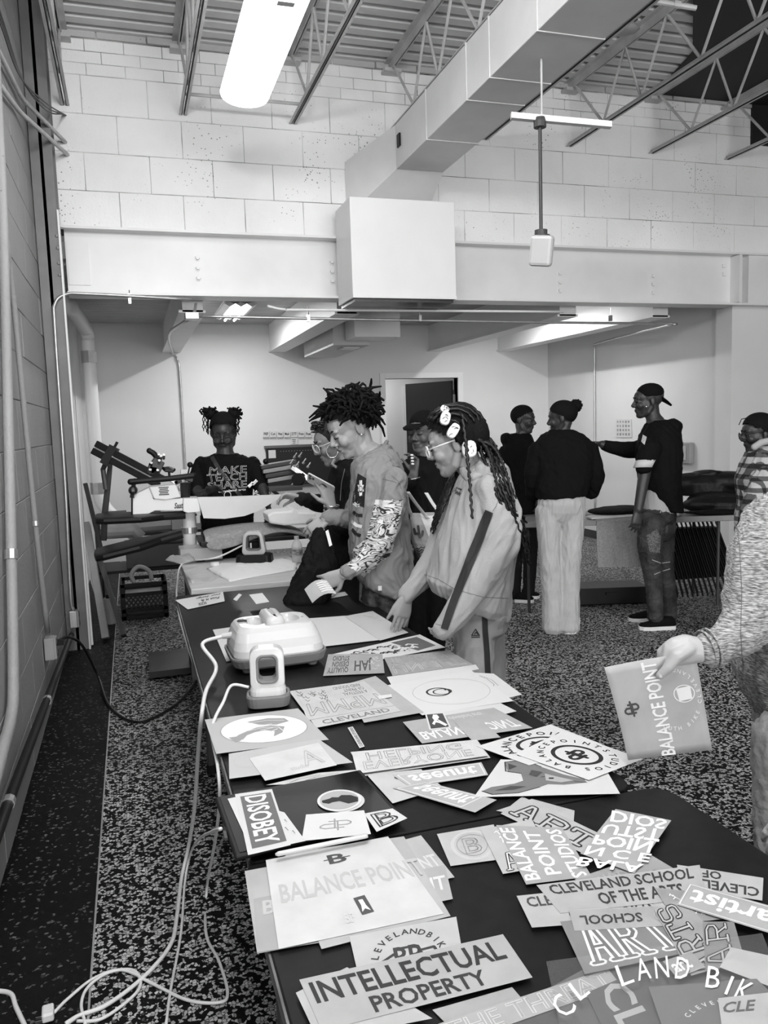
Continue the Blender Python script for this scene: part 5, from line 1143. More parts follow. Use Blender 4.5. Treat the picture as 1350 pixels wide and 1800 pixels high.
# ------------------------------------------------------------------ figures
def wr(co, amp, freq, seed, k=(1, 1, .6)):
    r = np.random.default_rng(seed); out = np.zeros(len(co)); p = co*A(k); freq = freq*1.9; amp = amp*.95
    warp = np.stack([np.sin(p @ r.normal(size=3)*freq*.5+r.uniform(0, 6)) for _ in range(3)], 1)*.03
    for i in range(5):
        d = r.normal(size=3); d /= np.linalg.norm(d); f = freq*(0.6+.35*i)
        s = np.sin((p+warp) @ d*f+r.uniform(0, 6)); out += (1-np.abs(s)*1.6)/(1+.5*i)
    return out*amp/2.2
def remesh(mb, vox, smooth=3):
    me = mb.mesh('tmp'); fixn(me); o = bpy.data.objects.new('tmp', me); C.objects.link(o)
    r = o.modifiers.new('r', 'REMESH'); r.mode = 'VOXEL'; r.voxel_size = vox
    if smooth: s = o.modifiers.new('s', 'SMOOTH'); s.factor = .5; s.iterations = smooth
    dg = bpy.context.evaluated_depsgraph_get(); m2 = bpy.data.meshes.new_from_object(o.evaluated_get(dg))
    bpy.data.objects.remove(o); bpy.data.meshes.remove(me)
    n = len(m2.vertices); co = np.zeros(n*3); m2.vertices.foreach_get('co', co)
    nr = np.zeros(n*3); m2.vertices.foreach_get('normal', nr)
    fs = [tuple(p.vertices) for p in m2.polygons]; bpy.data.meshes.remove(m2)
    return co.reshape(-1, 3), nr.reshape(-1, 3), fs
def skinned(name, mb, vox, mt, parent, smooth=3, wrinkle=None, label=None, split=None):
    co, nr, fs = remesh(mb, vox, smooth)
    if wrinkle is not None: co = co + nr*wr(co, *wrinkle)[:, None]
    if split:   # cut a region out as a part of its own
        mask, nm, mt2, lab2 = split; keep = mask(co); fa, fb = [], []
        for f in fs: (fb if sum(keep[i] for i in f)*2 > len(f) else fa).append(f)
        o2 = mk(nm, co, fb, mt2, parent); o2['label'] = lab2; fs = fa
    o = mk(name, co, fs, mt, parent)
    if label: o['label'] = label
    o['kk'] = 0; del o['kk']
    SURF[o.name] = (co, fs); return o
SURF = {}
def mk(name, co, fs, mt, parent):
    used = np.unique(np.concatenate([A(f) for f in fs])) if fs else A([], int); mp = np.full(len(co), -1); mp[used] = np.arange(len(used))
    me = bpy.data.meshes.new(name); L = rootloc(parent); me.from_pydata([tuple(q) for q in (co[used]-L)], [], [tuple(int(mp[i]) for i in f) for f in fs]); me.update()
    return link(name, me, mt, parent, smooth=True)
class Fig:
    """prims given in pixels at an optical depth (metres); everything becomes real geometry there"""
    def __init__(s, d): s.d = d; s.mb = MB()
    def sz(s, px, d=None): return px*(d or s.d)/FPX
    def sil(s, rows, e=.9, n=20, tilt=0):
        rings = []
        for r in rows:
            py, xl, xr, th = r[:4]; d = r[4] if len(r) > 4 else s.d; sk = r[5] if len(r) > 5 else 0
            c = (W(xl, py+sk, d)+W(xr, py-sk, d))/2; a = (W(xr, py-sk, d)-W(xl, py+sk, d))/2
            rings.append((c, a, nrm(cF*A([1, 1, 0]))*th))
        s.mb.loft(rings, n, e); return s
    def limb(s, pts, n=14):
        P = [W(p[0], p[1], p[2] if p[2] > 0 else s.d) for p in pts]; R = [s.sz(p[3], p[2]) for p in pts]
        # refine
        PP = smooth_pts(P, 4); RR = []
        for i in range(len(P)-1):
            for k in range(4): t = k/4; RR.append(R[i]*(1-t)+R[i+1]*t)
        RR.append(R[-1]); s.mb.tube(PP, RR, n, True); return s
    def ell(s, px, py, rx, ry, rz, d=None):
        d = d or s.d; s.mb.ell(W(px, py, d), cR*s.sz(rx, d), cU*s.sz(ry, d), cF*rz); return s
def facing(yaw, pitch=0, roll=0):
    a = radians(yaw); f = nrm(V(sin(a), 0, -cos(a))*A([1, 1, 0])); p = radians(pitch)
    u = UP*cos(p)+f*sin(p); f2 = f*cos(p)-UP*sin(p); r = np.cross(f2, u); q = radians(roll)
    return f2, u*cos(q)+r*sin(q), r*cos(q)-u*sin(q)
def head(mb, c, fr, s=1.0, neck=None, jaw=1.0, lips=1.0):
    f, u, r = fr
    def P(x, y, z): return A(c)+(r*x+f*y+u*z)*s
    def E(x, y, z, a, b, c_): mb.ell(P(x, y, z), r*a*s, f*b*s, u*c_*s, 16, 10)
    E(0, -.018, .038, .075, .093, .086); E(0, .022, -.015, .062, .068, .088); E(0, .04, .03, .062, .055, .055)
    E(0, .056, -.096, .028*jaw, .030, .022)
    for k in (-1, 1):
        mb.tube([P(k*.058, -.005, -.04), P(k*.053, .015, -.075), P(k*.022, .05, -.098)], [.018*s, .019*s, .018*s], 8, True)
        E(k*.036, .062, -.028, .026, .026, .026); E(k*.028, .080, .024, .026, .012, .009); E(k*.030, .078, .003, .016, .013, .011)
        E(k*.012, .096, -.032, .010, .011, .009)
        mb.ell(P(k*.077, -.012, -.004), r*.008*s+f*-.002*s, f*.019*s, u*.031*s, 12, 8)
    mb.tube([P(0, .084, .016), P(0, .098, -.008), P(0, .108, -.027)], [.008*s, .009*s, .0125*s], 8, True)
    E(0, .083, -.056, .022, .013, .0070*lips); E(0, .081, -.069, .020, .013, .0075*lips); E(0, .064, -.075, .03, .02, .022)
    if neck is not None: mb.tube([P(0, -.022, -.03), A(c)*.4+A(neck)*.6, A(neck)], [.050*s, .050*s, .058*s], 12, True)
    return P
def face_parts(c, fr, s, body, dark=.012, brow=True, eyes=True, lip=None):
    f, u, r = fr
    def P(x, y, z): return A(c)+(r*x+f*y+u*z)*s
    mt = mat('brow_black', .010, .7, spec=.2)
    for k in (-1, 1):
        if brow:
            b = MB(); b.tube([P(k*.012, .094, .024), P(k*.028, .091, .031), P(k*.046, .077, .026)], [.003*s, .0036*s, .0022*s], 6, True); part('eyebrow', b, mt, body, smooth=True)
        if eyes:
            b = MB(); b.tube([P(k*.015, .090, .000), P(k*.03, .0925, -.005), P(k*.045, .082, -.001)], [.0016*s, .0024*s, .0016*s], 6, True); part('eyelash', b, mt, body, smooth=True)
    b = MB(); b.tube([P(-.018, .089, -.0625), P(0, .0955, -.0615), P(.018, .089, -.0625)], [.0013*s, .0018*s, .0013*s], 6, True); part('mouth_line', b, mt, body, smooth=True)
    for k in (-1, 1):
        b = MB(); b.sph(P(k*.008, .104, -.037), .0035*s, 6, 5); part('nostril', b, mt, body)
def hand(mb, wr_, D, N, s, thumb, curl=(.25, .3, .35, .4), spread=.06, wid=1.0, tc=.35, fl=1.0, tw=.68):
    D = nrm(D); N = nrm(A(N)-D*(A(N) @ D)); S = np.cross(D, N)*thumb; w = A(wr_)
    k = s/.18
    mb.loft([(w-D*.02*k, S*.026*k*wid, N*.019*k), (w+D*.02*k, S*.031*k*wid, N*.017*k), (w+D*.06*k, S*.040*k*wid, N*.0155*k), (w+D*.088*k, S*.040*k*wid, N*.013*k), (w+D*.096*k, S*.034*k*wid, N*.009*k)], 14, .8)
    for i in range(4):
        L = (.072, .080, .074, .058)[i]*k*fl; off = (.030-.0205*i)*k*wid; p = w+D*(.086-.004*abs(i-1.2))*k+S*off
        a0 = spread*(1.5-i); d = nrm(D*cos(a0)+S*sin(a0)); pts = [p-d*.015*k, p]; ang = 0
        for j, fr in enumerate((.42, .33, .25)):
            ang += curl[i]*(1, 1.2, .8)[j]; dd = d*cos(ang)+N*sin(ang); p = p+dd*L*fr; pts.append(p)
        mb.tube(pts, [.0088*k, .0090*k, .0082*k, .0074*k, .0062*k], 8, True)
    p = w+D*.022*k+S*.024*k*wid; d1 = nrm(D*.62+S*tw+N*.35*tc/.35*.5); p1 = p+d1*.042*k; d2 = nrm(d1*.6+D*.6+N*tc); p2 = p1+d2*.032*k; d3 = nrm(d2+N*tc*.5); p3 = p2+d3*.024*k
    mb.tube([p, p1, p2, p3], [.013*k, .0115*k, .0095*k, .0075*k], 8, True)
def decal(targets, vs, fs, name, mt, parent, off=.0025, sub=None, label=None):
    """print laid on a garment: outlines in pixels, cast on to the cloth and lifted by the print's thickness"""
    co = np.concatenate([SURF[t][0] for t in targets]); allf = []; n = 0
    for t in targets: allf += [tuple(i+n for i in f) for f in SURF[t][1]]; n += len(SURF[t][0])
    key = tuple(targets)
    if key not in BVH: BVH[key] = BVHTree.FromPolygons([Vector(q) for q in co], allf)
    tr = BVH[key]
    if sub:
        bm = bmesh.new(); V_ = [bm.verts.new((q[0], q[1], 0)) for q in vs]
        for f in fs:
            try: bm.faces.new([V_[i] for i in f])
            except Exception: pass
        for _ in range(7):
            es = [e for e in bm.edges if e.calc_length() > sub]
            if not es: break
            bmesh.ops.triangulate(bm, faces=bm.faces[:]); es = [e for e in bm.edges if e.calc_length() > sub]
            bmesh.ops.subdivide_edges(bm, edges=es, cuts=1)
        bmesh.ops.triangulate(bm, faces=bm.faces[:]); bm.verts.index_update()
        vs = [(q.co.x, q.co.y) for q in bm.verts]; fs = [tuple(q.index for q in f.verts) for f in bm.faces]; bm.free()
    out = []; ok = []
    for q in vs:
        d = Vector(nrm(ray(q[0], q[1]))); h = tr.ray_cast(Vector(O), d)
        if h[0] is None: out.append(A([0, 0, 0])); ok.append(False); continue
        out.append(A(h[0])-A(d)*off); ok.append(True)
    fs = [f for f in fs if all(ok[i] for i in f)]
    if not fs: return None
    o = mk(name, A(out), fs, mt, parent)
    if label: o['label'] = label
    return o
BVH = {}
def ribbon(pts, wd):
    n = len(pts); vs = []; P = [A(p, float) for p in pts]
    for i in range(n):
        t = nrm(np.append(P[min(i+1, n-1)]-P[max(i-1, 0)], 0)); nn = A([-t[1], t[0]]); w_ = wd[i] if hasattr(wd, '__len__') else wd
        vs += [tuple(P[i]+nn*w_/2), tuple(P[i]-nn*w_/2)]
    return vs, [(2*i, 2*i+1, 2*i+3, 2*i+2) for i in range(n-1)]
def px_text(s, quad, style='b'):
    co, fs = text_geo(s, style); q, _ = norm_box(co); TL, TR, BR, BL = [A(z, float) for z in quad]
    return [tuple((TL*(1-x)+TR*x)*y+(BL*(1-x)+BR*x)*(1-y)) for x, y in q], fs
def shoe(mb, heel, toe, w=.048, h=.08):
    f = nrm((A(toe)-A(heel))*A([1, 1, 0])); s = np.cross(f, UP); L = np.linalg.norm((A(toe)-A(heel))[:2]); b = A(heel)*A([1, 1, 0])
    rings = []
    for t, wk, hk in ((0, .55, .7), (.06, .8, .95), (.25, .85, 1.0), (.5, .9, .72), (.75, 1.0, .5), (.92, .8, .42), (1, .35, .3)):
        hh = h*hk; rings.append((b+f*L*t+UP*(.012+hh/2), s*w*wk, UP*hh/2))
    mb.loft(rings, 16, .8)
def sole(mb, heel, toe, w=.05):
    f = nrm((A(toe)-A(heel))*A([1, 1, 0])); s = np.cross(f, UP); L = np.linalg.norm((A(toe)-A(heel))[:2]); b = A(heel)*A([1, 1, 0]); P = []
    for sg in (1, -1):
        T_ = [(-.02, .3), (.03, .75), (.25, .88), (.5, .9), (.75, 1.02), (.93, .8), (1.02, .3)]
        for t, wk in (T_ if sg == 1 else T_[::-1]): P.append(b+f*L*t+s*sg*w*wk)
    mb.prism(P, UP*.026)
def shoes(root, pairs, mt, mts, lab=None, w=.048, h=.08):
    for he, to in pairs:
        b = MB(); shoe(b, he, to, w, h); o = part('shoe', b, mt, root, smooth=True); b = MB(); sole(b, he, to, w+.003); part('sole', b, mts, o)
def hair_cap(mb, c, fr, s=1.0, t=.008, front=.062, side=.022, nape=-.055, fy=.075):
    """close cropped hair: a shell over the skull, cut along the hairline"""
    f, u, r = fr; b = MB(); nu, nv = 36, 24; b.ell((0, 0, 0), A([.080+t, 0, 0]), A([0, .104+t, 0]), A([0, 0, .088+t]), nu, nv)
    vs = [A(q)+A([0, -.010, .038]) for q in b.v]; vs = [A([q[0], q[1]-max(q[1]-.03, 0)*.13, q[2]]) for q in vs]
    def line(y):
        if y > .0: return side+(front-side)*min(y/fy, 1)
        return side+(nape-side)*min(-y/.075, 1)
    keep = [q for q in b.f if np.mean([vs[i][2]-line(vs[i][1]) for i in q]) > 0]
    used = sorted({i for q in keep for i in q}); mp = {a: k for k, a in enumerate(used)}
    mb.add([A(c)+(r*vs[i][0]+f*vs[i][1]+u*vs[i][2])*s for i in used], [tuple(mp[i] for i in q) for q in keep])
def glasses(c, fr, s, root, mt, r_=.024, wear=.0):
    f, u, r = fr
    def P(x, y, z): return A(c)+(r*x+f*y+u*z)*s
    t = MB()
    for k in (-1, 1):
        t.tube([P(k*.031+r_*cos(a)*k, .104-.008*cos(a), -.004+wear+.021*sin(a)) for a in np.arange(17)*2*pi/16], .0028*s, 6)
        t.tube([P(k*.057, .095, .004+wear), P(k*.078, .05, .008+wear*.5), P(k*.084, -.01, .012)], .0026*s, 6)
    t.tube([P(-.008, .108, .002+wear), P(.008, .108, .002+wear)], .0026*s, 6)
    o = part('glasses', t, mt, root, smooth=True)
    b = MB()
    for k in (-1, 1): b.loft([(P(k*.031, .104, -.004+wear), r*.022*s, u*.02*s), (P(k*.031, .1045, -.004+wear), r*.022*s, u*.02*s)], 16)
    part('lens', b, mat('lens_clear', .2, .1, alpha=.10, spec=.2), o, kind='stuff')
    return o
def lower(F_, hips, legs, vox, mt, root, name='trousers', wrinkle=(.006, 40, 3)):
    G = Fig(F_); G.sil(hips)
    for L_ in legs: G.limb(L_)
    return skinned(name, G.mb, vox, mt, root, 3, wrinkle)
def ground(px, py_guess, d):
    p = W(px, proj_floor(px, d), d); return A([p[0], p[1], 0])
def proj_floor(px, d):  # pixel row where the floor lies at depth d in column px
    lo, hi = 700, 2500
    for _ in range(40):
        m_ = (lo+hi)/2
        if W(px, m_, d)[2] > 0: lo = m_
        else: hi = m_
    return lo

m_skinL = mat('skin_light_brown', .35, .5, var=.06, vs=10)
m_skinM = mat('skin_brown', .29, .5, var=.06, vs=10)
m_skinD = mat('skin_dark', .036, .45, var=.06, vs=10)
m_skinP = mat('skin_pale', .38, .5, var=.05, vs=20, bump=.1, bs=200)
m_hair = mat('hair_black', .007, .8, bump=.5, bs=120, spec=.12)
m_hairc = mat('hair_curl', .014, .6)
m_shirtg = mat('grey_tee', .23, .85, var=.07, vs=6, bump=.15, bs=160)
m_hoodg = mat('grey_hoodie', .33, .9, var=.06, vs=5, bump=.15, bs=160)
m_track = mat('grey_track_pants', .30, .9, var=.06, vs=5, bump=.15, bs=160)
m_blk = mat('black_garment', .006, .85, bump=.25, bs=60, spec=.12)
m_blk2 = mat('black_garment_soft', .009, .8, bump=.25, bs=60, spec=.2)
m_beige = mat('pale_trousers', .46, .85, var=.1, vs=9, bump=.2, bs=120)
m_jean = mat('dark_jeans', .030, .75, var=.75, vs=9, bump=.25, bs=120)
m_jeanL = mat('pale_jeans', .26, .8, var=.25, vs=14, bump=.25, bs=120)
m_white_sole = mat('white_sole', .75, .5)
m_print_w = mat('print_white', .78, .6)
m_print_k = mat('print_black', .012, .6)
# ================================================================== boy in the grey graphic shirt
d = 3.68
root = thing('person', 'person with short locs in a grey graphic long sleeve shirt holding a print', 'person', ground(680, 1100, d))
fr = facing(-70, 26, -4); hc = W(617, 752, d); ht = W(652, 812, d)
F = Fig(d); P_ = head(F.mb, hc, fr, 1.08, neck=ht)
F.limb([(650, 800, d, 26), (668, 840, d, 40), (672, 1000, d, 38)]).limb([(672, 1000, d, 40), (675, 1090, d, 45), (676, 1130, d, 30)])
fy = proj_floor(680, d)
for dx, dd in ((-14, -.09), (16, .09)): F.limb([(674+dx*.6, 1090, d+dd, 26), (672+dx, (1090+fy)/2, d+dd, 20), (678+dx, fy-14, d+dd, 13)]); 
# arms: near (left) arm hangs to the table, far arm lifts the cloth
F.limb([(690, 850, d-.17, 18), (684, 930, d-.2, 16), (640, 990, d-.22, 13), (604, 1010, d-.22, 10)])
hand(F.mb, W(604, 1008, d-.22), V(-.9, -.45, .1), V(-.2, .1, 1), .17, 1, (.15, .25, .3, .35), tc=.2)
F.limb([(640, 840, d+.14, 16), (622, 905, d+.14, 14), (590, 908, d+.10, 11), (570, 912, d+.08, 9)])
hand(F.mb, W(572, 914, d+.08), V(-.72, -.55, 0), V(-.25, -.6, .7), .17, -1, (.35, .45, .5, .5), tc=.5)
body = skinned('body', F.mb, .0042, m_skinL, root, 3)
face_parts(hc, fr, 1.08, body)
G = Fig(d)
G.sil([(791, 628, 680, .07, d, 12), (796, 622, 688, .10, d, 11), (804, 618, 697, .145, d, 9), (814, 616, 704, .175, d, 6), (826, 616, 709, .19, d, 3), (845, 617, 712, .205), (880, 615, 715, .205), (920, 614, 719, .20), (960, 614, 724, .20), (1000, 618, 728, .20), (1026, 634, 729, .20, d, -6), (1036, 646, 726, .19, d, -8)])
G.limb([(692, 842, d-.17, 24), (690, 880, d-.2, 24), (680, 930, d-.215, 23), (655, 972, d-.225, 19), (628, 995, d-.225, 15), (609, 1006, d-.225, 13.5)])
G.limb([(645, 842, d+.15, 22), (632, 880, d+.16, 21), (620, 912, d+.15, 19), (598, 909, d+.11, 15), (575, 910, d+.085, 13)])
p0, p1 = W(682, 905, d-.22), W(616, 1003, d-.22)
def slv(co):
    q = np.stack([proj(c) for c in co]); dep = (co-O) @ cF
    a = A([706., 868.]); b = A([684., 895.])
    ax, ay = q[:, 0], q[:, 1]
    # sleeve zone: below the seam and above the cuff, on the near arm
    e0 = A([684., 884.]); e1 = A([666., 960.]); e2 = A([620., 998.])
    def seg(p, u, v): 
        w_ = v-u; t = np.clip(((p-u) @ w_)/(w_ @ w_), 0, 1); return np.linalg.norm(p-(u+t[:, None]*w_), axis=1)
    dd = np.minimum(seg(q, e0, e1), seg(q, e1, e2))
    return (dd < 25) & (dep < d-.10) & (ay > 878) & ((ay-998)*.8+(620-ax)*.6 < 2)
m_flame = mat('flame_sleeve', .7, .85); N, L, bs = nodes(m_flame)
geo = N.new('ShaderNodeNewGeometry'); mp = N.new('ShaderNodeMapping'); mp.inputs['Scale'].default_value = (5, 5, 15); L.new(geo.outputs['Position'], mp.inputs[0])
nz = N.new('ShaderNodeTexNoise'); nz.inputs['Scale'].default_value = 1.7; nz.inputs['Detail'].default_value = 1.5; nz.inputs['Distortion'].default_value = 1.6; L.new(mp.outputs[0], nz.inputs['Vector'])
r = ramp(N, [(0, .62), (.36, .66), (.385, .02), (.43, .02), (.455, .68), (.54, .68), (.56, .02), (.585, .02), (.61, .66), (.72, .3)]); L.new(nz.outputs[0], r.inputs[0]); L.new(r.outputs[0], bs.inputs['Base Color'])
shirt = skinned('shirt', G.mb, .005, m_shirtg, root, 3, (.009, 34, 11, (1, 1, .55)), split=(slv, 'printed_sleeve', m_flame, 'white sleeve panel with black flame marks'))
SURF['shirt_boy'] = SURF[shirt.name]
b = MB(); b.tube([W(624, 806, d-.03), W(634, 812, d-.08), W(652, 806, d-.095), W(670, 790, d-.07), W(680, 776, d)], .009, 8, True); part('collar', b, m_shirtg, shirt, smooth=True)
b = MB(); q = W(668, 1034, d-.205); b.box(q, (.016, .003, .02), (cR, cF, cU)); part('hem_tag', b, m_print_w, shirt)
# chest print: framed flower, cast on to the cloth
pr = [(627, 832), (643, 840), (643, 890), (640, 930), (636, 960), (626, 950), (615, 905), (620, 862)]
o = decal([shirt.name], [(629, 832), (644, 841), (640, 892), (618, 885)], [(0, 1, 2, 3)], 'chest_print', m_print_k, shirt, sub=5, label='dark framed flower print on the chest')
fl_ = [(634+9*cos(a)*(1 if i % 2 else .6)*(.7), 858+15*sin(a)*(1 if i % 2 else .55)) for i, a in enumerate(np.arange(16)*pi/8)]
decal([shirt.name], fl_, [tuple(range(16))], 'flower', m_print_w, shirt, .004, sub=4)
decal([shirt.name], [(634+3.5*cos(a), 860+6*sin(a)) for a in np.arange(10)*pi/5], [tuple(range(10))], 'flower_core', m_print_k, shirt, .005, sub=4)
for k, (a, c) in enumerate((((622, 884), (632, 888)), ((620, 900), (637, 906)), ((617, 915), (636, 926)), ((618, 930), (634, 942)))):
    vs, fs = ribbon([a, ((a[0]+c[0])/2, (a[1]+c[1])/2+3), c], 6); decal([shirt.name], vs, fs, 'chest_stroke', m_print_k if k % 2 else m_print_w, shirt, .0035, sub=4)
for pts in ([(688, 836), (700, 846), (706, 860)], [(672, 842), (690, 846), (704, 852)]):
    vs, fs = ribbon(pts, .9); decal([shirt.name], vs, fs, 'seam', mat('seam_grey', .10, .9), shirt, .001, sub=3)
lower(d, [(1010, 636, 722, .17), (1050, 634, 722, .17), (1085, 640, 716, .15), (1100, 656, 700, .08)],
      [[(668+dx*.6, 1085, d+dd, 30), (668+dx, (1090+fy)/2, d+dd, 25), (674+dx, fy-12, d+dd, 20)] for dx, dd in ((-14, -.09), (16, .09))], .008, mat('splatter_pants', .014, .8, var=.9, vs=22, g2=.11), root)
shoes(root, [(ground(695+k*30, 0, d+(-.09 if k == 0 else .09)), ground(640+k*30, 0, d+(-.05 if k == 0 else .1))) for k in (0, 1)], m_blk, m_white_sole)
# locs
b = MB(); f, u, r_ = fr; rl = random.Random(5); hs = 1.08
def hp(x, y, z): return hc+(r_*x+f*y+u*z)*hs
hair_cap(b, hc, fr, hs, .005, .080, .035, -.045)
b.ell(hp(0, -.030, .060), r_*.083, f*.094, u*.078, 18, 11)
for i in range(900):
    th = rl.uniform(0, 2*pi); ph = math.acos(rl.uniform(-.75, 1)); dx, dy, dz = sin(ph)*cos(th), sin(ph)*sin(th), cos(ph)
    if dz < .80*min(dy+.35, 1.0)-.36 or (dy > .30 and dz < .50): continue
    base = hp(dx*.078, -.022+dy*.098, .046+dz*.080); out = nrm(r_*dx+f*dy+u*dz); l = rl.uniform(.03, .062)*(1.0 if dz > .2 else .9)*(1.5 if rl.random() < .07 else 1)
    j1 = A([rl.uniform(-1, 1), rl.uniform(-1, 1), rl.uniform(-1, 1)])
    p1 = base+nrm(out+j1*.35)*l*.5; p2 = p1+nrm(out*.6+j1*.9-UP*.2)*l*.42; p3 = p2+nrm(out*.2+j1*.9-UP*.7)*l*rl.uniform(.25, .6)
    b.tube([base-out*.01, p1, p2, p3], [.0068, .0072, .0068, .004], 5, True)
for px, py, ax_, ay_ in ((560, 722, 543, 741), (562, 730, 548, 738), (572, 712, 568, 682), (556, 715, 543, 735), (602, 690, 616, 674), (650, 715, 664, 722), (654, 720, 660, 713)):
    p0, p1 = W(px+22, py+6, d), W(ax_, ay_, d); b.tube([p0, (p0+p1)/2+UP*.02, p1], [.009, .009, .004], 6)
part('hair', b, m_hair, root, smooth=True, label='short black locs')
b = MB(); b.sph(hp(-.082, -.005, -.03), .006, 8, 6); b.sph(hp(.082, -.005, -.03), .006, 8, 6); part('earring', b, m_chrome, root, kind='stuff')
# print held in his hand, over the table
P = [W(535, 1036, d-.30), W(574, 1020, d-.30), W(592, 1044, d-.32), W(549, 1060, d-.32)]
vs = []; K = 6
for j in range(K+1):
    for i in range(K+1):
        q = (P[0]*(1-i/K)+P[1]*i/K)*(1-j/K)+(P[3]*(1-i/K)+P[2]*i/K)*j/K; vs.append(q+UP*.018*sin(pi*i/K))
b = MB(); b.add(vs, [(j*(K+1)+i, j*(K+1)+i+1, (j+1)*(K+1)+i+1, (j+1)*(K+1)+i) for j in range(K) for i in range(K)])
o = solo('held_print', b, tone_mat(.42, .9), 'curved film print held over the table by the boy in the graphic shirt', 'sheet', P[3]); s_ = o.modifiers.new('th', 'SOLIDIFY'); s_.thickness = .001
b = MB()
for k in range(5):
    v = .25+k*.14; q0, q1 = (P[0]*(1-.45)+P[1]*.45)*(1-v)+(P[3]*.55+P[2]*.45)*v, (P[0]*.1+P[1]*.9)*(1-v)+(P[3]*.1+P[2]*.9)*v
    b.tube([q0+UP*.02, (q0+q1)/2+UP*.018, q1+UP*.009], .003, 4)
part('lettering', b, m_print_w, o, kind='stuff')
# black shirt hanging from his far hand
b = MB(); G = Fig(d+.02)
top = [(557, 930), (548, 960), (530, 1000), (512, 1040), (505, 1064)]
G.sil([(926, 555, 566, .015), (950, 545, 580, .04), (985, 530, 590, .06), (1020, 515, 592, .09), (1050, 500, 580, .11), (1060, 498, 575, .10)])
t = thing('black_shirt', 'black cloth lifted off the table in the raised hand of the graphic shirt wearer', 'shirt', W(540, 1060, d)); skinned('cloth', G.mb, .007, m_blackcloth, t, 2, (.018, 38, 5, (1, 1, .25)))
b = MB(); b.prism([W(572, 934, d-.03), W(577, 931, d-.03), W(584, 958, d-.035), (W(579, 961, d-.035))], cF*.002); part('neck_label', b, m_print_w, t)

# ================================================================== girl with braids in the grey tracksuit
d = 2.95
root = thing('person', 'person with long braids and glasses in a grey hoodie tracksuit with dark side stripes', 'person', ground(850, 1250, d))
fr = facing(-100, 14, 0); hc = W(800, 779, d); ht = W(838, 838, d)
F = Fig(d); P_ = head(F.mb, hc, fr, .98, neck=ht)
F.limb([(838, 838, d, 30), (850, 900, d, 46), (845, 1050, d, 40), (845, 1090, d, 46)])
fy = proj_floor(850, d)
for dx, dd in ((-12, -.09), (14, .09)): F.limb([(846+dx*.5, 1090, d+dd, 34), (846+dx, (1090+fy)/2, d+dd, 24), (850+dx, fy-16, d+dd, 15)])
F.limb([(868, 865, d-.17, 20), (872, 970, d-.2, 17), (822, 1050, d-.2, 13), (780, 1098, d-.2, 10)])
hand(F.mb, W(792, 1082, d-.2), V(-.55, -.85, 0), V(-.3, .1, .9), .14, 1, (.6, .6, .6, .6))
F.limb([(815, 865, d+.15, 20), (780, 960, d+.16, 16), (745, 1020, d+.14, 12), (716, 1048, d+.12, 9)])
hand(F.mb, W(715, 1046, d+.12), V(-.22, -.97, -.1), V(-.5, .1, .85), .165, -1, (.10, .12, .14, .18), spread=.012, tc=.2, tw=.3)
body = skinned('body', F.mb, .0042, m_skinM, root, 3)
face_parts(hc, fr, .98, body)
G = Fig(d)
G.sil([(818, 824, 856, .07), (823, 816, 866, .10), (831, 808, 877, .14), (842, 802, 888, .175), (855, 798, 895, .20), (875, 792, 900, .22), (920, 778, 905, .235), (960, 765, 905, .235), (1000, 754, 900, .235), (1020, 748, 898, .23, d, -8), (1045, 752, 896, .22, d, -24), (1058, 756, 893, .20, d, -27)])
G.limb([(866, 862, d-.17, 34), (880, 905, d-.20, 36), (876, 955, d-.22, 35), (846, 1010, d-.22, 31), (815, 1060, d-.22, 26), (790, 1094, d-.22, 22), (778, 1108, d-.22, 20)])
G.limb([(815, 862, d+.16, 30), (790, 930, d+.19, 30), (762, 990, d+.17, 26), (738, 1020, d+.15, 21), (722, 1038, d+.13, 17), (715, 1046, d+.125, 15)])
hoodie = skinned('hoodie', G.mb, .0052, m_hoodg, root, 3, (.010, 26, 21, (1, 1, .5)))
G = Fig(d); G.sil([(804, 846, 872, .07), (808, 838, 882, .11), (818, 826, 890, .15), (832, 822, 894, .18), (846, 836, 898, .18), (862, 860, 902, .15), (874, 880, 902, .08)])
G.limb([(815, 826, d-.04, 8), (822, 838, d-.10, 10), (836, 840, d-.13, 10)])
skinned('hood', G.mb, .0055, m_hoodg, hoodie, 3, (.006, 30, 8))
m_stripe = mat('stripe_dark', .022, .85)
vs, fs = ribbon([(860, 899), (851, 920), (842, 946), (831, 972), (821, 998), (811, 1023), (800, 1050), (790, 1078), (781, 1106)], [15, 16, 17, 17, 16, 15, 14, 14, 13]); decal([hoodie.name], vs, fs, 'sleeve_stripe', m_stripe, hoodie, .007, sub=3)
m_seam = mat('seam_grey', .10, .9)
for pts in ([(866, 834), (876, 850), (880, 868), (872, 890), (866, 899)], [(838, 834), (856, 833), (874, 838)], [(746, 1010), (770, 1018), (800, 1036), (850, 1050), (894, 1052)], [(752, 1092), (770, 1098), (788, 1102)]):
    vs, fs = ribbon(smooth_pts([p+(0,) for p in pts], 4), .8) if 0 else ribbon(pts, .9); decal([hoodie.name], vs, fs, 'seam', m_seam, hoodie, .001, sub=3)
for s, q in (('Love', [(799, 852), (813, 858), (811, 863), (797, 857)]), ('Pink', [(797, 858), (812, 865), (809, 872), (795, 865)])):
    vs, fs = px_text(s, q, 'bi'); decal([hoodie.name], vs, fs, 'chest_lettering', m_stripe, hoodie, .003)
pants = lower(d, [(1035, 800, 892, .17), (1070, 800, 893, .18), (1100, 806, 890, .16), (1118, 826, 872, .08)],
      [[(842+dx*.6, 1100, d+dd, 38), (843+dx, (1090+fy)/2, d+dd, 33), (848+dx, fy-12, d+dd, 27)] for dx, dd in ((-12, -.1), (14, .1))], .0075, m_track, root, wrinkle=(.005, 26, 3))
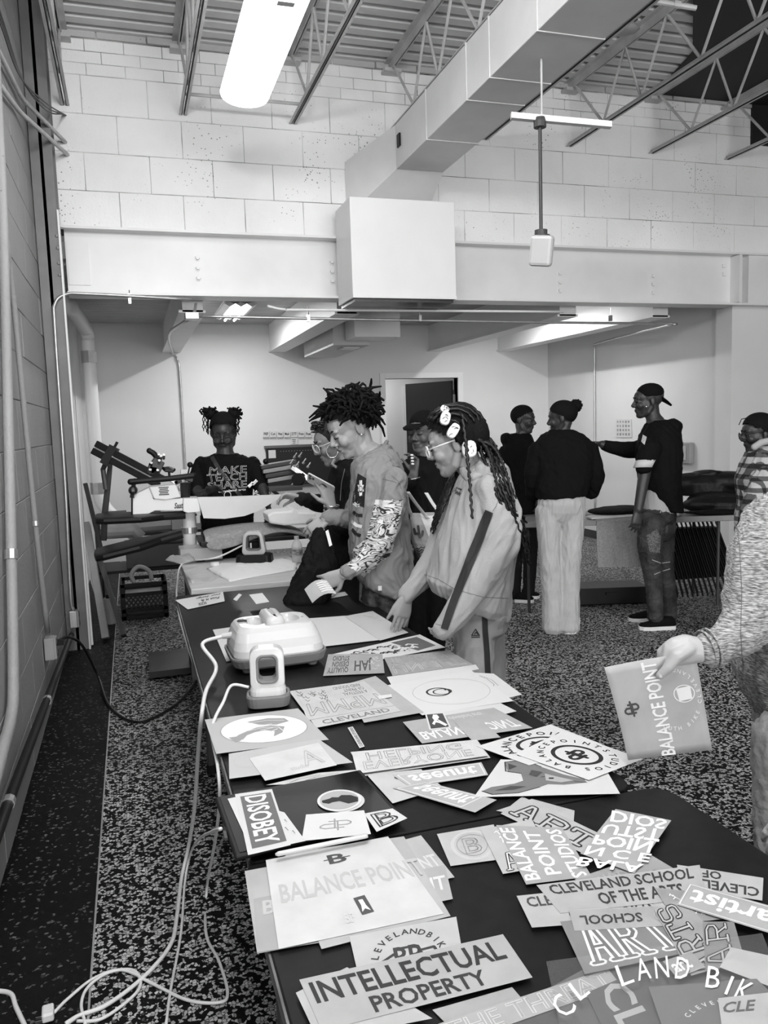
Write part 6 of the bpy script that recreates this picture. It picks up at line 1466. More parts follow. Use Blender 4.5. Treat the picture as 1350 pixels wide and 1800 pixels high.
vs, fs = ribbon([(852, 1080), (853, 1110), (856, 1145), (858, 1190)], 10); decal([pants.name], vs, fs, 'leg_stripe', m_stripe, pants, .003, sub=6)
vs, fs = stroke_geo([[(836, 1106), (829, 1117), (843, 1117), (836, 1106)], [(829, 1120), (843, 1120)], [(834, 1115), (837, 1111), (840, 1115)]], 1.6); decal([pants.name], [tuple(v) for v in vs], fs, 'leg_mark', m_stripe, pants, .003)
shoes(root, [(ground(870+k*20, 0, d+(-.1 if k == 0 else .1)), ground(800+k*20, 0, d+(-.07 if k == 0 else .12))) for k in (0, 1)], m_white, m_white_sole)
glasses(hc, fr, 1.0, root, mat('pale_frame', .72, .35), .026, -.002)
# braids
f, u, r_ = fr; hs = .99
def hp(x, y, z): return hc+(r_*x+f*y+u*z)*hs
b = MB(); hair_cap(b, hc, fr, hs, .010, .074, .030, -.07, .06); b.ell(hp(0, -.03, .075), r_*.078, f*.085, u*.072, 18, 11); b.ell(hp(0, -.085, .02), r_*.07, f*.05, u*.075, 14, 9)
hair = part('hair', b, m_hair, root, smooth=True, label='black cornrowed hair')
m_braid = mat('braid', .007, .42, spec=.35)
def braid(pts, r0, parent, seed=0):
    P = smooth_pts(pts, 9); n = len(P); rr = []; Q = []
    for k in range(3):
        pass
    L_ = [0]
    for i in range(1, n): L_.append(L_[-1]+np.linalg.norm(P[i]-P[i-1]))
    P2 = []; R2 = []; step = r0*1.1; i = 0; t = 0; k = 0
    while t < L_[-1]:
        while i < n-2 and L_[i+1] < t: i += 1
        w_ = (t-L_[i])/max(L_[i+1]-L_[i], 1e-6); q = P[i]*(1-w_)+P[i+1]*w_
        ph = k*1.9+seed; P2.append(q+A([cos(ph), sin(ph), 0])*r0*.28); R2.append(r0*(1.0 if k % 2 else .68)*(1-.35*t/L_[-1])); t += step; k += 1
    b = MB(); b.tube(P2, R2, 6); return part('braid', b, m_braid, parent, smooth=True)
rl = random.Random(12)
# behind the shoulder: a sheaf of braids falling to the hip
for i in range(30):
    v = i/29; s0 = W(826+rl.uniform(-10, 22), 735+rl.uniform(-8, 40), d+.06-.12*v)
    s1 = W(858+rl.uniform(-10, 14), 796+rl.uniform(-14, 14), d+.06-.17*v); s2 = W(882+rl.uniform(-10, 18), 860+rl.uniform(-6, 12), d-.20-.065*v)
    s3 = W(910+rl.uniform(-10, 12), 925, d-.15-.10*v); e = W(925+rl.uniform(-14, 9), rl.uniform(960, 998), d-.10-.12*v)
    if i % 4 == 0: e = W(918+rl.uniform(-10, 10), rl.uniform(905, 945), d-.1-.14*v); s3 = s2*.5+e*.5
    braid([s0, s1, s2, s3, e], .0078, hair, i)
# front sheaf along the neck, and one loose braid across the hoodie
for i in range(8):
    dd = d+.02+.015*i
    braid([W(806+i, 820, dd), W(802-i*1.2, 838, dd), W(790-i*1.5, 866, dd-.08*0), W(776-i*1.4, 900, d-.02+.03*i), W(764-i, 928+rl.uniform(-6, 14), d+.02+.03*i)], .0075, hair, i)
braid([W(812, 728, d-.09), W(818, 770, d-.12), W(822, 810, d-.15), W(826, 850, d-.21), W(829, 895, d-.245), W(831, 914, d-.25)], .0085, hair, 3)
for i in range(11):   # cornrows over the crown
    fi = radians(-75+15*i); PP = []
    for k in range(10):
        te = radians(42+k*15.5); PP.append(hp(.093*sin(fi), -.010+.117*cos(fi)*cos(te), .038+.102*cos(fi)*sin(te)+.02*abs(sin(fi))))
    braid(PP, .0085, hair, i)
# headscarf patches: pale ornaments without figures
m_orn = mat('ornament', .72, .5)
for (px, py, rx, ry, rot, nm) in ((782, 719, 8, 6, -.5, 'hair_clip'), (783, 735, 9, 12, -.2, 'hair_clip'), (797, 757, 9, 14, -.55, 'hair_clip'), (825, 789, 13, 15, .1, 'ear_ornament')):
    dd = d-.105 if px < 800 else d-.095
    q = W(px, py, dd); X = cR*cos(rot)+cU*sin(rot); Y = -cR*sin(rot)+cU*cos(rot); sx, sy = rx*dd/FPX, ry*dd/FPX
    b = MB(); b.loft([(q+cF*.02, X*sx, Y*sy), (q, X*sx, Y*sy), (q-cF*.004, X*sx*.9, Y*sy*.9)], 14, .7); o = part(nm, b, m_orn, hair)
    b = MB(); ro = random.Random(px)
    for k in range(5):
        c_ = q-cF*.0045+X*sx*ro.uniform(-.5, .5)+Y*sy*ro.uniform(-.6, .6); t_ = X*ro.uniform(-1, 1)+Y*ro.uniform(-1, 1)
        b.tube([c_-t_*.006, c_+cU*.002, c_+t_*.006], .0013, 4)
    part('ornament_line', b, m_dgrey, o, kind='stuff')
b = MB(); b.tube([W(776, 712, d-.04), W(784, 722, d-.085), W(792, 745, d-.10), W(806, 772, d-.095), W(818, 786, d-.08)], .009, 8); part('head_band', b, m_blk, hair, smooth=True)

# ================================================================== person in marl grey sweatshirt at the right edge
d = 1.95
root = thing('person', 'person in a marl grey sweatshirt at the right edge holding out a film', 'person', ground(1400, 1500, d))
fr = facing(-60, 25, 0); hc = W(1490, 735, d); ht = W(1478, 862, d)
F = Fig(d); P_ = head(F.mb, hc, fr, 1.05, neck=ht)
F.limb([(1470, 850, d, 50), (1420, 1000, d, 80), (1415, 1230, d, 74), (1415, 1270, d, 66)])
fy = proj_floor(1410, d)
for dx, dd in ((-14, -.1), (20, .1)): F.limb([(1405+dx, 1290, d+dd, 40), (1400+dx*1.2, (1290+fy)/2, d+dd, 36), (1404+dx*1.2, fy-26, d+dd, 26)])
F.limb([(1372, 935, d-.05, 30), (1334, 1050, d-.12, 28), (1275, 1134, d-.145, 23), (1236, 1146, d-.16, 20)])
hw_ = W(1236, 1144, d-.16)
F2 = F.mb
# hand: palm towards the film, four fingers behind it, thumb in front
Dh = V(-.92, -.22, .12); Nh = V(-.2, -.5, -.85)
k = 1.0
def fch(pts, r): F2.tube(pts, r, 10, True)
w0 = hw_; F2.loft([(w0+V(.025, .0, 0), V(0, .026, 0), V(0, 0, .024)), (w0+V(-.01, .002, 0), V(0, .029, 0), V(0, 0, .025)), (w0+V(-.045, .002, .002), V(.004, .036, 0), V(0, 0, .022)), (w0+V(-.075, -.004, .004), V(.006, .034, 0), V(0, 0, .018)), (w0+V(-.092, -.010, .006), V(.006, .026, 0), V(0, 0, .012))], 14, .85)
fch([w0+V(-.035, .008, -.012), w0+V(-.068, -.008, -.022), w0+V(-.085, -.034, -.020), w0+V(-.102, -.054, -.012)], [.017, .0150, .0125, .0095])   # thumb
for i in range(4):
    y0 = .014-.017*i; fch([w0+V(-.07, y0, .012), w0+V(-.088+.008*i, y0-.02, .022), w0+V(-.085+.012*i, y0-.042, .024), w0+V(-.075+.014*i, y0-.058, .022)], [.0105, .0098, .009, .0075])
F.limb([(1500, 940, d+.03, 30), (1505, 1120, d-.12, 28), (1465, 1310, d-.25, 24), (1432, 1420, d-.29, 18)])
hand(F.mb, W(1430, 1424, d-.29), V(-.75, -.6, -.1), V(.4, -.6, .6), .18, 1, (.4, .45, .5, .5))
body = skinned('body', F.mb, .0036, m_skinP, root, 3)
face_parts(hc, fr, 1.05, body)
b = MB(); q = w0+V(-.103, -.056, -.0205); b.ell(q+V(.002,.004,.0), nrm(V(.6, .8, 0))*.0075, nrm(V(.8, -.6, 0))*.0048, cF*.0022, 10, 6); part('thumb_nail', b, mat('nail', .42, .35), body, smooth=True)
f, u, r_ = fr; b = MB(); hair_cap(b, hc, fr, 1.05, .012); part('hair', b, m_hairc, root, smooth=True)
m_marl = mat('marl_grey', .42, .95); N, L, bs = nodes(m_marl)
geo = N.new('ShaderNodeNewGeometry'); mp = N.new('ShaderNodeMapping'); mp.inputs['Scale'].default_value = (60, 60, 340); mp.inputs['Rotation'].default_value = (.1, .2, 0); L.new(geo.outputs['Position'], mp.inputs[0])
nz = N.new('ShaderNodeTexNoise'); nz.inputs['Scale'].default_value = 1.2; nz.inputs['Detail'].default_value = 3; L.new(mp.outputs[0], nz.inputs['Vector'])
r = ramp(N, [(.34, .07), (.5, .24), (.64, .46)]); L.new(nz.outputs[0], r.inputs[0]); L.new(r.outputs[0], bs.inputs['Base Color'])
G = Fig(d)
G.sil([(852, 1430, 1520, .07), (858, 1400, 1540, .10), (868, 1368, 1555, .13), (884, 1340, 1560, .155), (905, 1322, 1556, .17), (950, 1312, 1540, .18), (1050, 1305, 1496, .19), (1130, 1300, 1496, .19), (1180, 1302, 1496, .19), (1230, 1322, 1494, .18), (1262, 1342, 1490, .17), (1285, 1350, 1486, .16)])
G.limb([(1362, 920, d-.05, 56), (1334, 985, d-.10, 56), (1328, 1050, d-.12, 52), (1312, 1100, d-.14, 42), (1270, 1132, d-.15, 34), (1246, 1140, d-.16, 31)])
G.limb([(1505, 935, d+.03, 55), (1508, 1050, d-.06, 54), (1500, 1150, d-.14, 48), (1475, 1280, d-.235, 38), (1450, 1365, d-.275, 29)])
sw = skinned('sweatshirt', G.mb, .005, m_marl, root, 3, (.009, 26, 31, (1, 1, .6)))
for k in range(3):
    q = W(1250-k*9, 1139+k*1.5, d-.16); ax = nrm(V(-1, -.25, -.1)); b = MB()
    if k < 2: b.tube([q+nrm(np.cross(ax, UP))*(.044-.002*k)*cos(a)+nrm(np.cross(ax, np.cross(ax, UP)))*(.044-.002*k)*sin(a) for a in np.arange(19)*2*pi/18], .0028, 6); part('cuff_rib', b, m_marl, sw, smooth=True)
vs, fs = ribbon([(1292, 905), (1300, 960), (1304, 1040), (1302, 1110), (1306, 1180)], 1.2); decal([sw.name], vs, fs, 'seam', m_seam, sw, .001, sub=3)
lower(d, [(1235, 1345, 1486, .16), (1290, 1343, 1486, .17), (1330, 1365, 1465, .1)], [[(1390+dx, 1300, d+dd, 62), (1390+dx*1.2, (1290+fy)/2, d+dd, 52), (1398+dx*1.2, fy-20, d+dd, 42)] for dx, dd in ((-4, -.1), (30, .1))], .007, m_jeanL, root)
shoes(root, [(ground(1425, 0, d-.1), ground(1360, 0, d-.16)), (ground(1465, 0, d+.1), ground(1395, 0, d+.04))], m_white, m_white_sole)
# the film held out
t = thing('held_film', 'pale film with sideways BALANCE POINT letters held out at the right', 'sheet', W(1160, 1330, d-.19))
HC = [(1062, 1173), (1222, 1146), (1252, 1318), (1104, 1336)]
def HS(u, v, dz=0):
    TL, TR, BR, BL = [A(q, float) for q in HC]; q = (TL*(1-u)+TR*u)*(1-v)+(BL*(1-u)+BR*u)*v
    bow = 9*sin(pi*v)*(1-u)*.6-5*sin(pi*u)*(1-v); q = q+A([bow*.4, bow*.3])
    return W(q[0], q[1], d-.165+.035*(u-.5)+.03*sin(pi*u)*.6+.05*(v-.5)-dz)
N_ = 12; vs = [HS(i/N_, j/N_) for j in range(N_+1) for i in range(N_+1)]
b = MB(); b.add(vs, [(j*(N_+1)+i, j*(N_+1)+i+1, (j+1)*(N_+1)+i+1, (j+1)*(N_+1)+i) for j in range(N_) for i in range(N_)])
o = part('film', b, tone_mat(.40, .93), t, smooth=True); s_ = o.modifiers.new('th', 'SOLIDIFY'); s_.thickness = .0008
def on_film(items, asp, tone, name):
    b = MB()
    for p in items:
        for vs, fs in print_geo(p, asp): b.add([HS(u_, v_, .0018) for u_, v_ in vs], fs)
    part(name, b, tone_mat(tone), t, kind='stuff')
co, fs = text_geo('BALANCE POINT', 'b'); q, _ = norm_box(co); b = MB()
b.add([HS(.40+.17*(1-y), 1.0-.97*x, .0018) for x, y in q], fs); part('lettering', b, tone_mat(.72), t)
on_film([('r', .80, .40, .12, .09, .1, .74), ('p', [(.72, .34), (.88, .33), (.88, .46), (.73, .47)], .72)], 1, .72, 'badge')
on_film([('s', [[(.755, .43), (.78, .37), (.80, .42), (.83, .36), (.85, .43)]], .02, .4)], 1, .40, 'badge_figure')
on_film([('a', 'YOUTH BIKE CLEVELAND', .66, .44, .30, .30, 130, -75, .06, .66)], 1.05, .66, 'arc_lettering')
on_film(DB(.18, .47, .10, .05, 1, .22), 1, .05, 'monogram')
# ================================================================== person behind the press in the black shirt
d = 5.35
root = thing('person', 'person with two hair buns and glasses in a black lettered shirt behind the press', 'person', ground(400, 1000, d))
fr = facing(4, 18, 0); hc = W(393, 760, d); ht = W(396, 800, d)
F = Fig(d); P_ = head(F.mb, hc, fr, 1.04, neck=ht)
F.sil([(796, 382, 412, .05), (806, 358, 436, .08), (830, 360, 436, .10), (900, 366, 432, .10), (930, 362, 436, .11)])
fy = proj_floor(400, d)
for s in (-1, 1): F.limb([(399+s*18, 930, d, 20), (399+s*18, (930+fy)/2, d, 14), (399+s*19, fy-8, d, 9)])
F.limb([(354, 815, d, 13), (345, 855, d-.06, 11), (352, 868, d-.2, 9), (362, 866, d-.28, 7)]); hand(F.mb, W(362, 866, d-.28), V(.85, .35, -.3), V(.2, -.8, -.5), .17, -1, (.35, .4, .45, .5))
F.limb([(444, 815, d, 13), (458, 850, d-.05, 10), (466, 872, d-.15, 8), (470, 886, d-.2, 7)]); hand(F.mb, W(470, 886, d-.2), V(.3, -.8, -.4), V(-.9, 0, -.2), .17, 1, (.4, .5, .5, .5))
body = skinned('body', F.mb, .007, m_skinD, root, 2); face_parts(hc, fr, 1.04, body)
G = Fig(d); G.sil([(797, 378, 416, .06), (803, 362, 434, .09), (812, 346, 450, .11), (835, 350, 446, .12), (870, 352, 444, .12), (905, 354, 446, .12), (930, 354, 446, .12)])
G.limb([(356, 816, d, 15), (347, 842, d-.03, 15), (343, 866, d-.10, 14)]); G.limb([(443, 816, d, 15), (454, 840, d-.03, 15), (459, 858, d-.06, 13)])
sh = skinned('shirt', G.mb, .008, m_blk, root, 3, (.007, 30, 41))
for s, q in (('MAKE', [(369, 821), (434, 818), (434, 831), (367, 834)]), ('TEACH', [(363, 834), (434, 831), (434, 843), (366, 847)]), ('SHARE', [(364, 848), (434, 844), (434, 857), (366, 861)])):
    vs, fs = px_text(s, q, 'o'); decal([sh.name], vs, fs, 'lettering', m_print_w, sh, .006)
for s, q in (('cleveland arts', [(384, 862), (432, 858), (432, 862), (384, 866)]),):
    vs, fs = px_text(s, q, 'b'); decal([sh.name], vs, fs, 'lettering', m_print_w, sh, .006)
vs, fs = stroke_geo([[(400+6*cos(a), 870+6*sin(a)) for a in np.arange(13)*pi/6]], 1.1); decal([sh.name], [tuple(v) for v in vs], fs, 'round_mark', m_print_w, sh, .006)
vs, fs = ribbon([(372, 802), (385, 825), (400, 845), (415, 862), (428, 878)], 7); decal([sh.name], vs, fs, 'bag_strap', mat('strap', .02, .5), root, .006, sub=5)
lower(d, [(915, 360, 440, .12), (945, 372, 428, .08)], [[(399+s*19, 940, d, 22), (399+s*19, (940+fy)/2, d, 18), (399+s*20, fy-8, d, 15)] for s in (-1, 1)], .012, m_blk2, root)
shoes(root, [(ground(399+s*20, 0, d+.06), ground(399+s*21, 0, d-.2)) for s in (-1, 1)], m_blk, m_white_sole)
glasses(hc, fr, 1.04, root, m_blackm, .025, -.012)
f, u, r_ = fr
def hp(x, y, z): return hc+(r_*x+f*y+u*z)*1.04
b = MB(); hair_cap(b, hc, fr, 1.04, .007, .088, .03, -.05)
rl = random.Random(2)
for k, (px, py) in ((-1, (370, 727)), (1, (411, 727))):
    q = W(px, py, d+.03); b.sph(q, .043, 14, 9)
    for i in range(26):
        a = rl.uniform(0, 2*pi); e = rl.uniform(-.6, 1); o_ = nrm(cR*cos(a)+cU*e+cF*sin(a)); b.tube([q+o_*.03, q+o_*.05+cR*.01*rl.uniform(-1, 1), q+o_*.06+cU*.01*rl.uniform(-1, 1)], .006, 5)
    for i in range(7):
        p0 = W(px+k*rl.uniform(-2, 7)+(-6 if k < 0 else 4), py+rl.uniform(0, 8), d); n_ = 9
        b.tube([p0-cU*j*.014+cR*.006*sin(j*1.9+i)+cF*.006*cos(j*1.9+i) for j in range(n_)], .0032, 5)
b.tube([W(363, 724, d), W(354, 719, d), W(351, 722, d), W(356, 729, d)], .007, 6)
part('hair', b, m_hair, root, smooth=True, label='black hair tied in two buns with loose curls')

# ================================================================== curly haired person with the phone
d = 4.3
root = thing('person', 'person with curly hair and a hoop earring in a black jacket, holding a phone', 'person', ground(620, 1100, d))
fr = facing(-72, 18, 0); hc = W(586, 776, d); ht = W(610, 818, d)
F = Fig(d); head(F.mb, hc, fr, 1.04, neck=ht)
F.limb([(610, 815, d, 20), (618, 860, d, 34), (618, 1000, d, 34)]); fy = proj_floor(620, d)
for dx, dd in ((-8, -.08), (10, .08)): F.limb([(618+dx*.5, 980, d+dd, 26), (618+dx, (980+fy)/2, d+dd, 18), (620+dx, fy-10, d+dd, 11)])
F.limb([(600, 850, d+.16, 14), (585, 890, d+.16, 12), (555, 884, d+.05, 9), (530, 876, d-.02, 7)]); hand(F.mb, W(528, 875, d-.02), V(-.9, .15, -.1), V(0, -.9, -.3), .165, -1, (.5, .5, .5, .5), tc=.5)
F.limb([(630, 855, d-.17, 14), (612, 925, d-.2, 12), (592, 908, d-.28, 9), (583, 892, d-.32, 8)])
hand(F.mb, W(582, 889, d-.33), V(-.28, .9, .05), V(-.5, .3, .8), .17, 1, (.30, .34, .4, .45), tc=.4)
body = skinned('body', F.mb, .005, m_skinM, root, 2); face_parts(hc, fr, 1.04, body)
G = Fig(d); G.sil([(806, 596, 634, .07), (818, 586, 648, .13), (835, 578, 658, .18), (870, 572, 664, .19), (920, 570, 666, .19), (960, 572, 664, .19), (985, 576, 660, .18)])
G.limb([(632, 850, d-.17, 22), (622, 900, d-.21, 20), (606, 925, d-.24, 18), (592, 912, d-.27, 15), (582, 898, d-.275, 12)])
G.limb([(605, 848, d+.15, 20), (588, 882, d+.15, 19), (560, 884, d+.06, 15), (535, 878, d-.01, 13), (526, 876, d-.02, 12)])
jk = skinned('jacket', G.mb, .007, m_blk2, root, 2, (.010, 30, 51))
for pts in ([(586, 818), (576, 830), (568, 850), (566, 870)], [(606, 824), (600, 850), (598, 880)]):
    vs, fs = ribbon(pts, 1); decal([jk.name], vs, fs, 'piping', m_grey, jk, .003, sub=4)
b = MB(); b.tube([W(588, 808, d-.12), W(584, 816, d-.15), W(592, 822, d-.16)], .008, 6); part('collar_edge', b, m_grey, jk)
lower(d, [(965, 582, 656, .15), (1005, 596, 642, .09)], [[(618+dx*.6, 990, d+dd, 28), (618+dx, (980+fy)/2, d+dd, 22), (620+dx, fy-10, d+dd, 18)] for dx, dd in ((-8, -.08), (10, .08))], .012, m_blk2, root)
shoes(root, [(ground(630+k*12, 0, d+.16*(k-.5)), ground(585+k*12, 0, d+.16*(k-.5))) for k in (0, 1)], m_blk, m_white_sole)
glasses(hc, fr, 1.04, root, mat('pale_frame', .72, .35), .024, 0)
f, u, r_ = fr; rl = random.Random(9); b = MB(); q = hc+(-f*.025+u*.05)*1.04; b.ell(q, r_*.09, f*.105, u*.095, 18, 10)
for i in range(240):
    a = rl.uniform(0, 2*pi); e = rl.uniform(-.3, 1); o_ = nrm(r_*cos(a)+f*sin(a)+u*e)
    if (o_ @ f) > .5 and e < .3: continue
    p0 = q+(r_*(o_ @ r_)*.088+f*(o_ @ f)*.102+u*(o_ @ u)*.092); p = [p0+o_*.007*j+(r_*sin(j*2.2+i)+f*cos(j*2.2+i))*.008 for j in range(5)]; b.tube(p, .0042, 5)
part('hair', b, mat('hair_brown', .03, .5), root, smooth=True, label='short curly dark hair')
b = MB(); q = W(584, 793, d-.09); b.tube([q+cR*.03*cos(a)+cU*.036*sin(a) for a in np.arange(21)*2*pi/20], .0042, 6); part('hoop_earring', b, m_chrome, root, smooth=True)
for k in range(3):
    q = W(583, 889+k*4, d-.315); b = MB(); b.tube([q+cR*.038*cos(a)+cF*.034*sin(a)+cU*.006*sin(a) for a in np.arange(17)*2*pi/16], .0045, 6); part('bangle', b, m_chrome if k != 1 else m_dgrey, root, smooth=True)
t = thing('phone', 'pale phone with round camera lenses held up by the curly haired person', 'phone', W(566, 852, d-.33))
q = W(564, 851, d-.31); ax = nrm(V(-.78, .42, .15)); ay = nrm(V(.30, .40, -.75)); ay = nrm(ay-ax*(ax @ ay)); az = np.cross(ax, ay)
b = MB(); rloft(b, [rr_ring(q+az*z, ax, ay, .078*s, .037*s, .010) for z, s in ((-.004, .97), (-.003, 1), (.003, 1), (.004, .97))]); part('case', b, m_offwhite, t)
sg = 1 if (az @ cF) < 0 else -1
for x, y in ((.062, .02), (.062, .0), (.044, .01)):
    b = MB(); b.lathe([(0, 0), (.0075, 0), (.0075, .003), (0, .003)], q+ax*x+ay*(y+.006)+az*sg*.004, 12, az*sg); part('camera_lens', b, m_gloss, t)
b = MB(); b.lathe([(.016, 0), (.020, 0), (.020, .003), (.016, .003)], q-ax*.02+az*sg*.004, 20, az*sg); part('ring_grip', b, m_dgrey, t)

# ================================================================== dark person between the two, in front of the door
d = 4.9
root = thing('person', 'dark clothed person in a black cap standing before the doorway, hand raised', 'person', ground(735, 1050, d))
fr = facing(-35, 5, 0); hc = W(744, 760, d); ht = W(750, 806, d)
F = Fig(d); head(F.mb, hc, fr, 1.05, neck=ht)
F.sil([(804, 735, 768, .05), (816, 708, 790, .08), (860, 708, 790, .12), (940, 714, 784, .12)]); fy = proj_floor(745, d)
for s in (-1, 1): F.limb([(748+s*17, 940, d, 20), (748+s*17, (940+fy)/2, d, 14), (748+s*18, fy-8, d, 9)])
F.limb([(704, 830, d-.03, 14), (700, 880, d-.1, 12), (720, 850, d-.26, 9), (728, 832, d-.3, 8)]); hand(F.mb, W(728, 834, d-.3), V(.05, .95, 0), V(-.7, .1, -.5), .175, -1, (.55, .6, .65, .7), tc=.5)
F.limb([(794, 830, d, 14), (806, 900, d, 12), (800, 950, d-.1, 9)]); hand(F.mb, W(800, 952, d-.1), V(0, -1, -.1), V(-1, 0, 0), .17, 1)
body = skinned('body', F.mb, .0055, mat('skin_shade', .11, .5), root, 2); face_parts(hc, fr, 1.05, body)
b = MB()
for i in range(4):
    p = W(724+i*.5, 800+i*5.2, d-.365); b.ell(p, cR*.010, cU*.006, cF*.004, 8, 6)
part('finger_nail', b, m_print_w, body, kind='stuff')
G = Fig(d); G.sil([(800, 730, 772, .06), (810, 710, 788, .10), (824, 700, 798, .13), (870, 702, 794, .14), (930, 704, 792, .14), (985, 704, 792, .14)])
G.limb([(706, 832, d-.03, 18), (700, 870, d-.1, 17), (712, 866, d-.2, 15), (723, 846, d-.28, 12)]); G.limb([(792, 832, d, 18), (805, 895, d, 16), (801, 940, d-.08, 12)])
skinned('jacket', G.mb, .008, m_blk, root, 2, (.009, 30, 61))
b = MB(); q = W(727, 842, d-.29); b.tube([q+cR*.035*cos(a)+cF*.03*sin(a)+cU*.008*cos(a) for a in np.arange(17)*2*pi/16], .004, 6); part('bangle', b, m_chrome, root)
lower(d, [(960, 712, 784, .13), (1005, 726, 770, .08)], [[(748+s*18, 990, d, 22), (748+s*18, (980+fy)/2, d, 18), (748+s*19, fy-8, d, 15)] for s in (-1, 1)], .012, m_blk, root)
shoes(root, [(ground(748+s*18, 0, d+.08), ground(744+s*22, 0, d-.18)) for s in (-1, 1)], m_blk, m_white_sole)
f, u, r_ = fr; b = MB(); b.ell(hc+(-f*.018+u*.062), r_*.088, f*.105, u*.075, 18, 10); b.loft([(hc+f*.07+u*.055, r_*.07, u*.012), (hc+f*.13+u*.045, r_*.062, u*.008), (hc+f*.165+u*.035, r_*.035, u*.006)], 14); part('cap', b, m_blk, root, smooth=True)
# tote bag
t = thing('tote_bag', 'pale tote bag with a cactus print hanging between the two people at the table', 'bag', W(745, 985, 3.9))
dd = 3.9; b = MB(); G = Fig(dd); G.sil([(902, 720, 771, .03), (920, 719, 771, .06), (960, 725, 770, .07), (980, 735, 768, .06), (986, 742, 764, .04)], e=.75)
bag = skinned('bag_body', G.mb, .006, mat('tote_canvas', .30, .85, var=.06), t, 2, (.004, 30, 9))
vs, fs = [(737, 900), (772, 900), (772, 960), (758, 955)], [(0, 1, 2, 3)]; decal([bag.name], vs, fs, 'side_panel', mat('tote_pale', .6, .85), bag, .002, sub=6)
vs, fs = stroke_geo([[(735, 925), (737, 940), (739, 944)], [(728, 930), (730, 938), (736, 938)], [(743, 934), (742, 941), (738, 943)]], 4.5); decal([bag.name], [tuple(v) for v in vs], fs, 'cactus_print', m_dgrey, bag, .004)
vs, fs = [], []
for k in range(5):
    v_, f_ = ribbon([(732+k*.8+i*4.2, 964+k*4.4+(2 if i % 2 else -1)-i*.9) for i in range(9)], 1.5); decal([bag.name], v_, f_, 'zigzag_line', m_dgrey, bag, .003)
for pts in ([(716, 864, 3.72), (730, 884, 3.78), (745, 903, 3.83), (753, 912, 3.84)], [(749, 866, 3.95), (760, 884, 3.93), (772, 901, 3.9)], [(714, 868, 3.75), (717, 890, 3.82), (722, 904, 3.86)]):
    b = MB(); P = smooth_pts([W(*p) for p in pts], 4)
    b.loft([(q, cR*.010, cF*.003+cR*.0) for q in P], 8); part('strap', b, mat('tote_pale', .6, .85), bag, smooth=True)

# ================================================================== three people at the back right
d = 6.86
root = thing('person', 'young person with cropped hair in a black hoodie, farthest of the back group', 'person', ground(920, 1050, d))
fr = facing(62, 4, 0); hc = W(920, 738, d); ht = W(916, 770, d)
F = Fig(d); head(F.mb, hc, fr, 1.0, neck=ht); F.sil([(768, 902, 928, .05), (790, 888, 940, .1), (880, 890, 940, .1), (900, 890, 942, .11)]); fy = proj_floor(920, d)
for s in (-1, 1): F.limb([(917+s*11, 895, d+s*.04, 14), (919+s*12, (895+fy)/2, d+s*.04, 10), (916+s*12, fy-7, d+s*.04, 7)])
F.limb([(887, 795, d, 10), (884, 840, d-.03, 9), (890, 880, d-.08, 6)]); hand(F.mb, W(890, 880, d-.08), V(.2, -.95, 0), V(1, 0, 0), .165, 1)
F.limb([(940, 795, d, 10), (946, 840, d-.03, 9), (944, 870, d-.12, 6)]); hand(F.mb, W(944, 872, d-.12), V(0, -.95, -.1), V(-1, 0, 0), .165, -1)
body = skinned('body', F.mb, .008, m_skinD, root, 2); face_parts(hc, fr, 1.0, body)
G = Fig(d); G.sil([(762, 897, 932, .08), (772, 888, 938, .12), (790, 882, 944, .14), (830, 882, 946, .14), (870, 884, 946, .14), (900, 886, 946, .14)])
G.limb([(888, 796, d, 14), (884, 840, d-.03, 13), (888, 872, d-.07, 9)]); G.limb([(940, 796, d, 14), (947, 838, d-.03, 13), (946, 866, d-.1, 9)]); G.ell(890, 772, 10, 12, .08)
skinned('hoodie', G.mb, .010, m_blk, root, 2, (.008, 26, 71))
lower(d, [(885, 888, 944, .13), (925, 900, 934, .08)], [[(917+s*12, 905, d+s*.05, 16), (919+s*13, (895+fy)/2, d+s*.05, 13), (917+s*12, fy-8, d+s*.05, 10)] for s in (-1, 1)], .012, m_blk2, root)
shoes(root, [(ground(905, 0, d-.06), ground(938, 0, d-.1)), (ground(918, 0, d+.1), ground(948, 0, d+.04))], m_blk, m_white_sole, w=.045)
b = MB(); f, u, r_ = fr; hair_cap(b, hc, fr, 1.0, .003, .075, .03, -.04); part('hair', b, m_hair, root, smooth=True)

d = 5.78
root = thing('person', 'person seen from behind in a black top and pale flared trousers with hair bun', 'person', ground(988, 1105, d))
fr = facing(-112, 6, 0); hc = W(988, 735, d); ht = W(992, 764, d)
F = Fig(d); head(F.mb, hc, fr, .98, neck=ht); F.sil([(762, 978, 1006, .05), (785, 948, 1036, .09), (860, 956, 1026, .08), (900, 956, 1018, .07)]); fy = proj_floor(988, d)
for s in (-1, 1): F.limb([(988+s*19, 900, d, 14), (987+s*20, (905+fy)/2, d, 12), (985+s*16, fy-8, d, 9)])
F.limb([(944, 795, d, 12), (936, 845, d+.04, 10), (944, 870, d+.2, 7)]); hand(F.mb, W(944, 870, d+.2), V(.7, .2, .5), V(0, -1, 0), .165, 1)
F.limb([(1036, 795, d, 12), (1050, 845, d+.04, 10), (1034, 870, d+.2, 7)]); hand(F.mb, W(1034, 870, d+.2), V(-.7, .2, .5), V(0, -1, 0), .165, -1)
body = skinned('body', F.mb, .007, m_skinD, root, 2); face_parts(hc, fr, .98, body)
G = Fig(d); G.sil([(755, 968, 1010, .07), (764, 952, 1026, .10), (778, 940, 1042, .13), (800, 938, 1046, .14), (830, 940, 1042, .14), (860, 940, 1034, .14), (874, 944, 1030, .135, d, 3)])
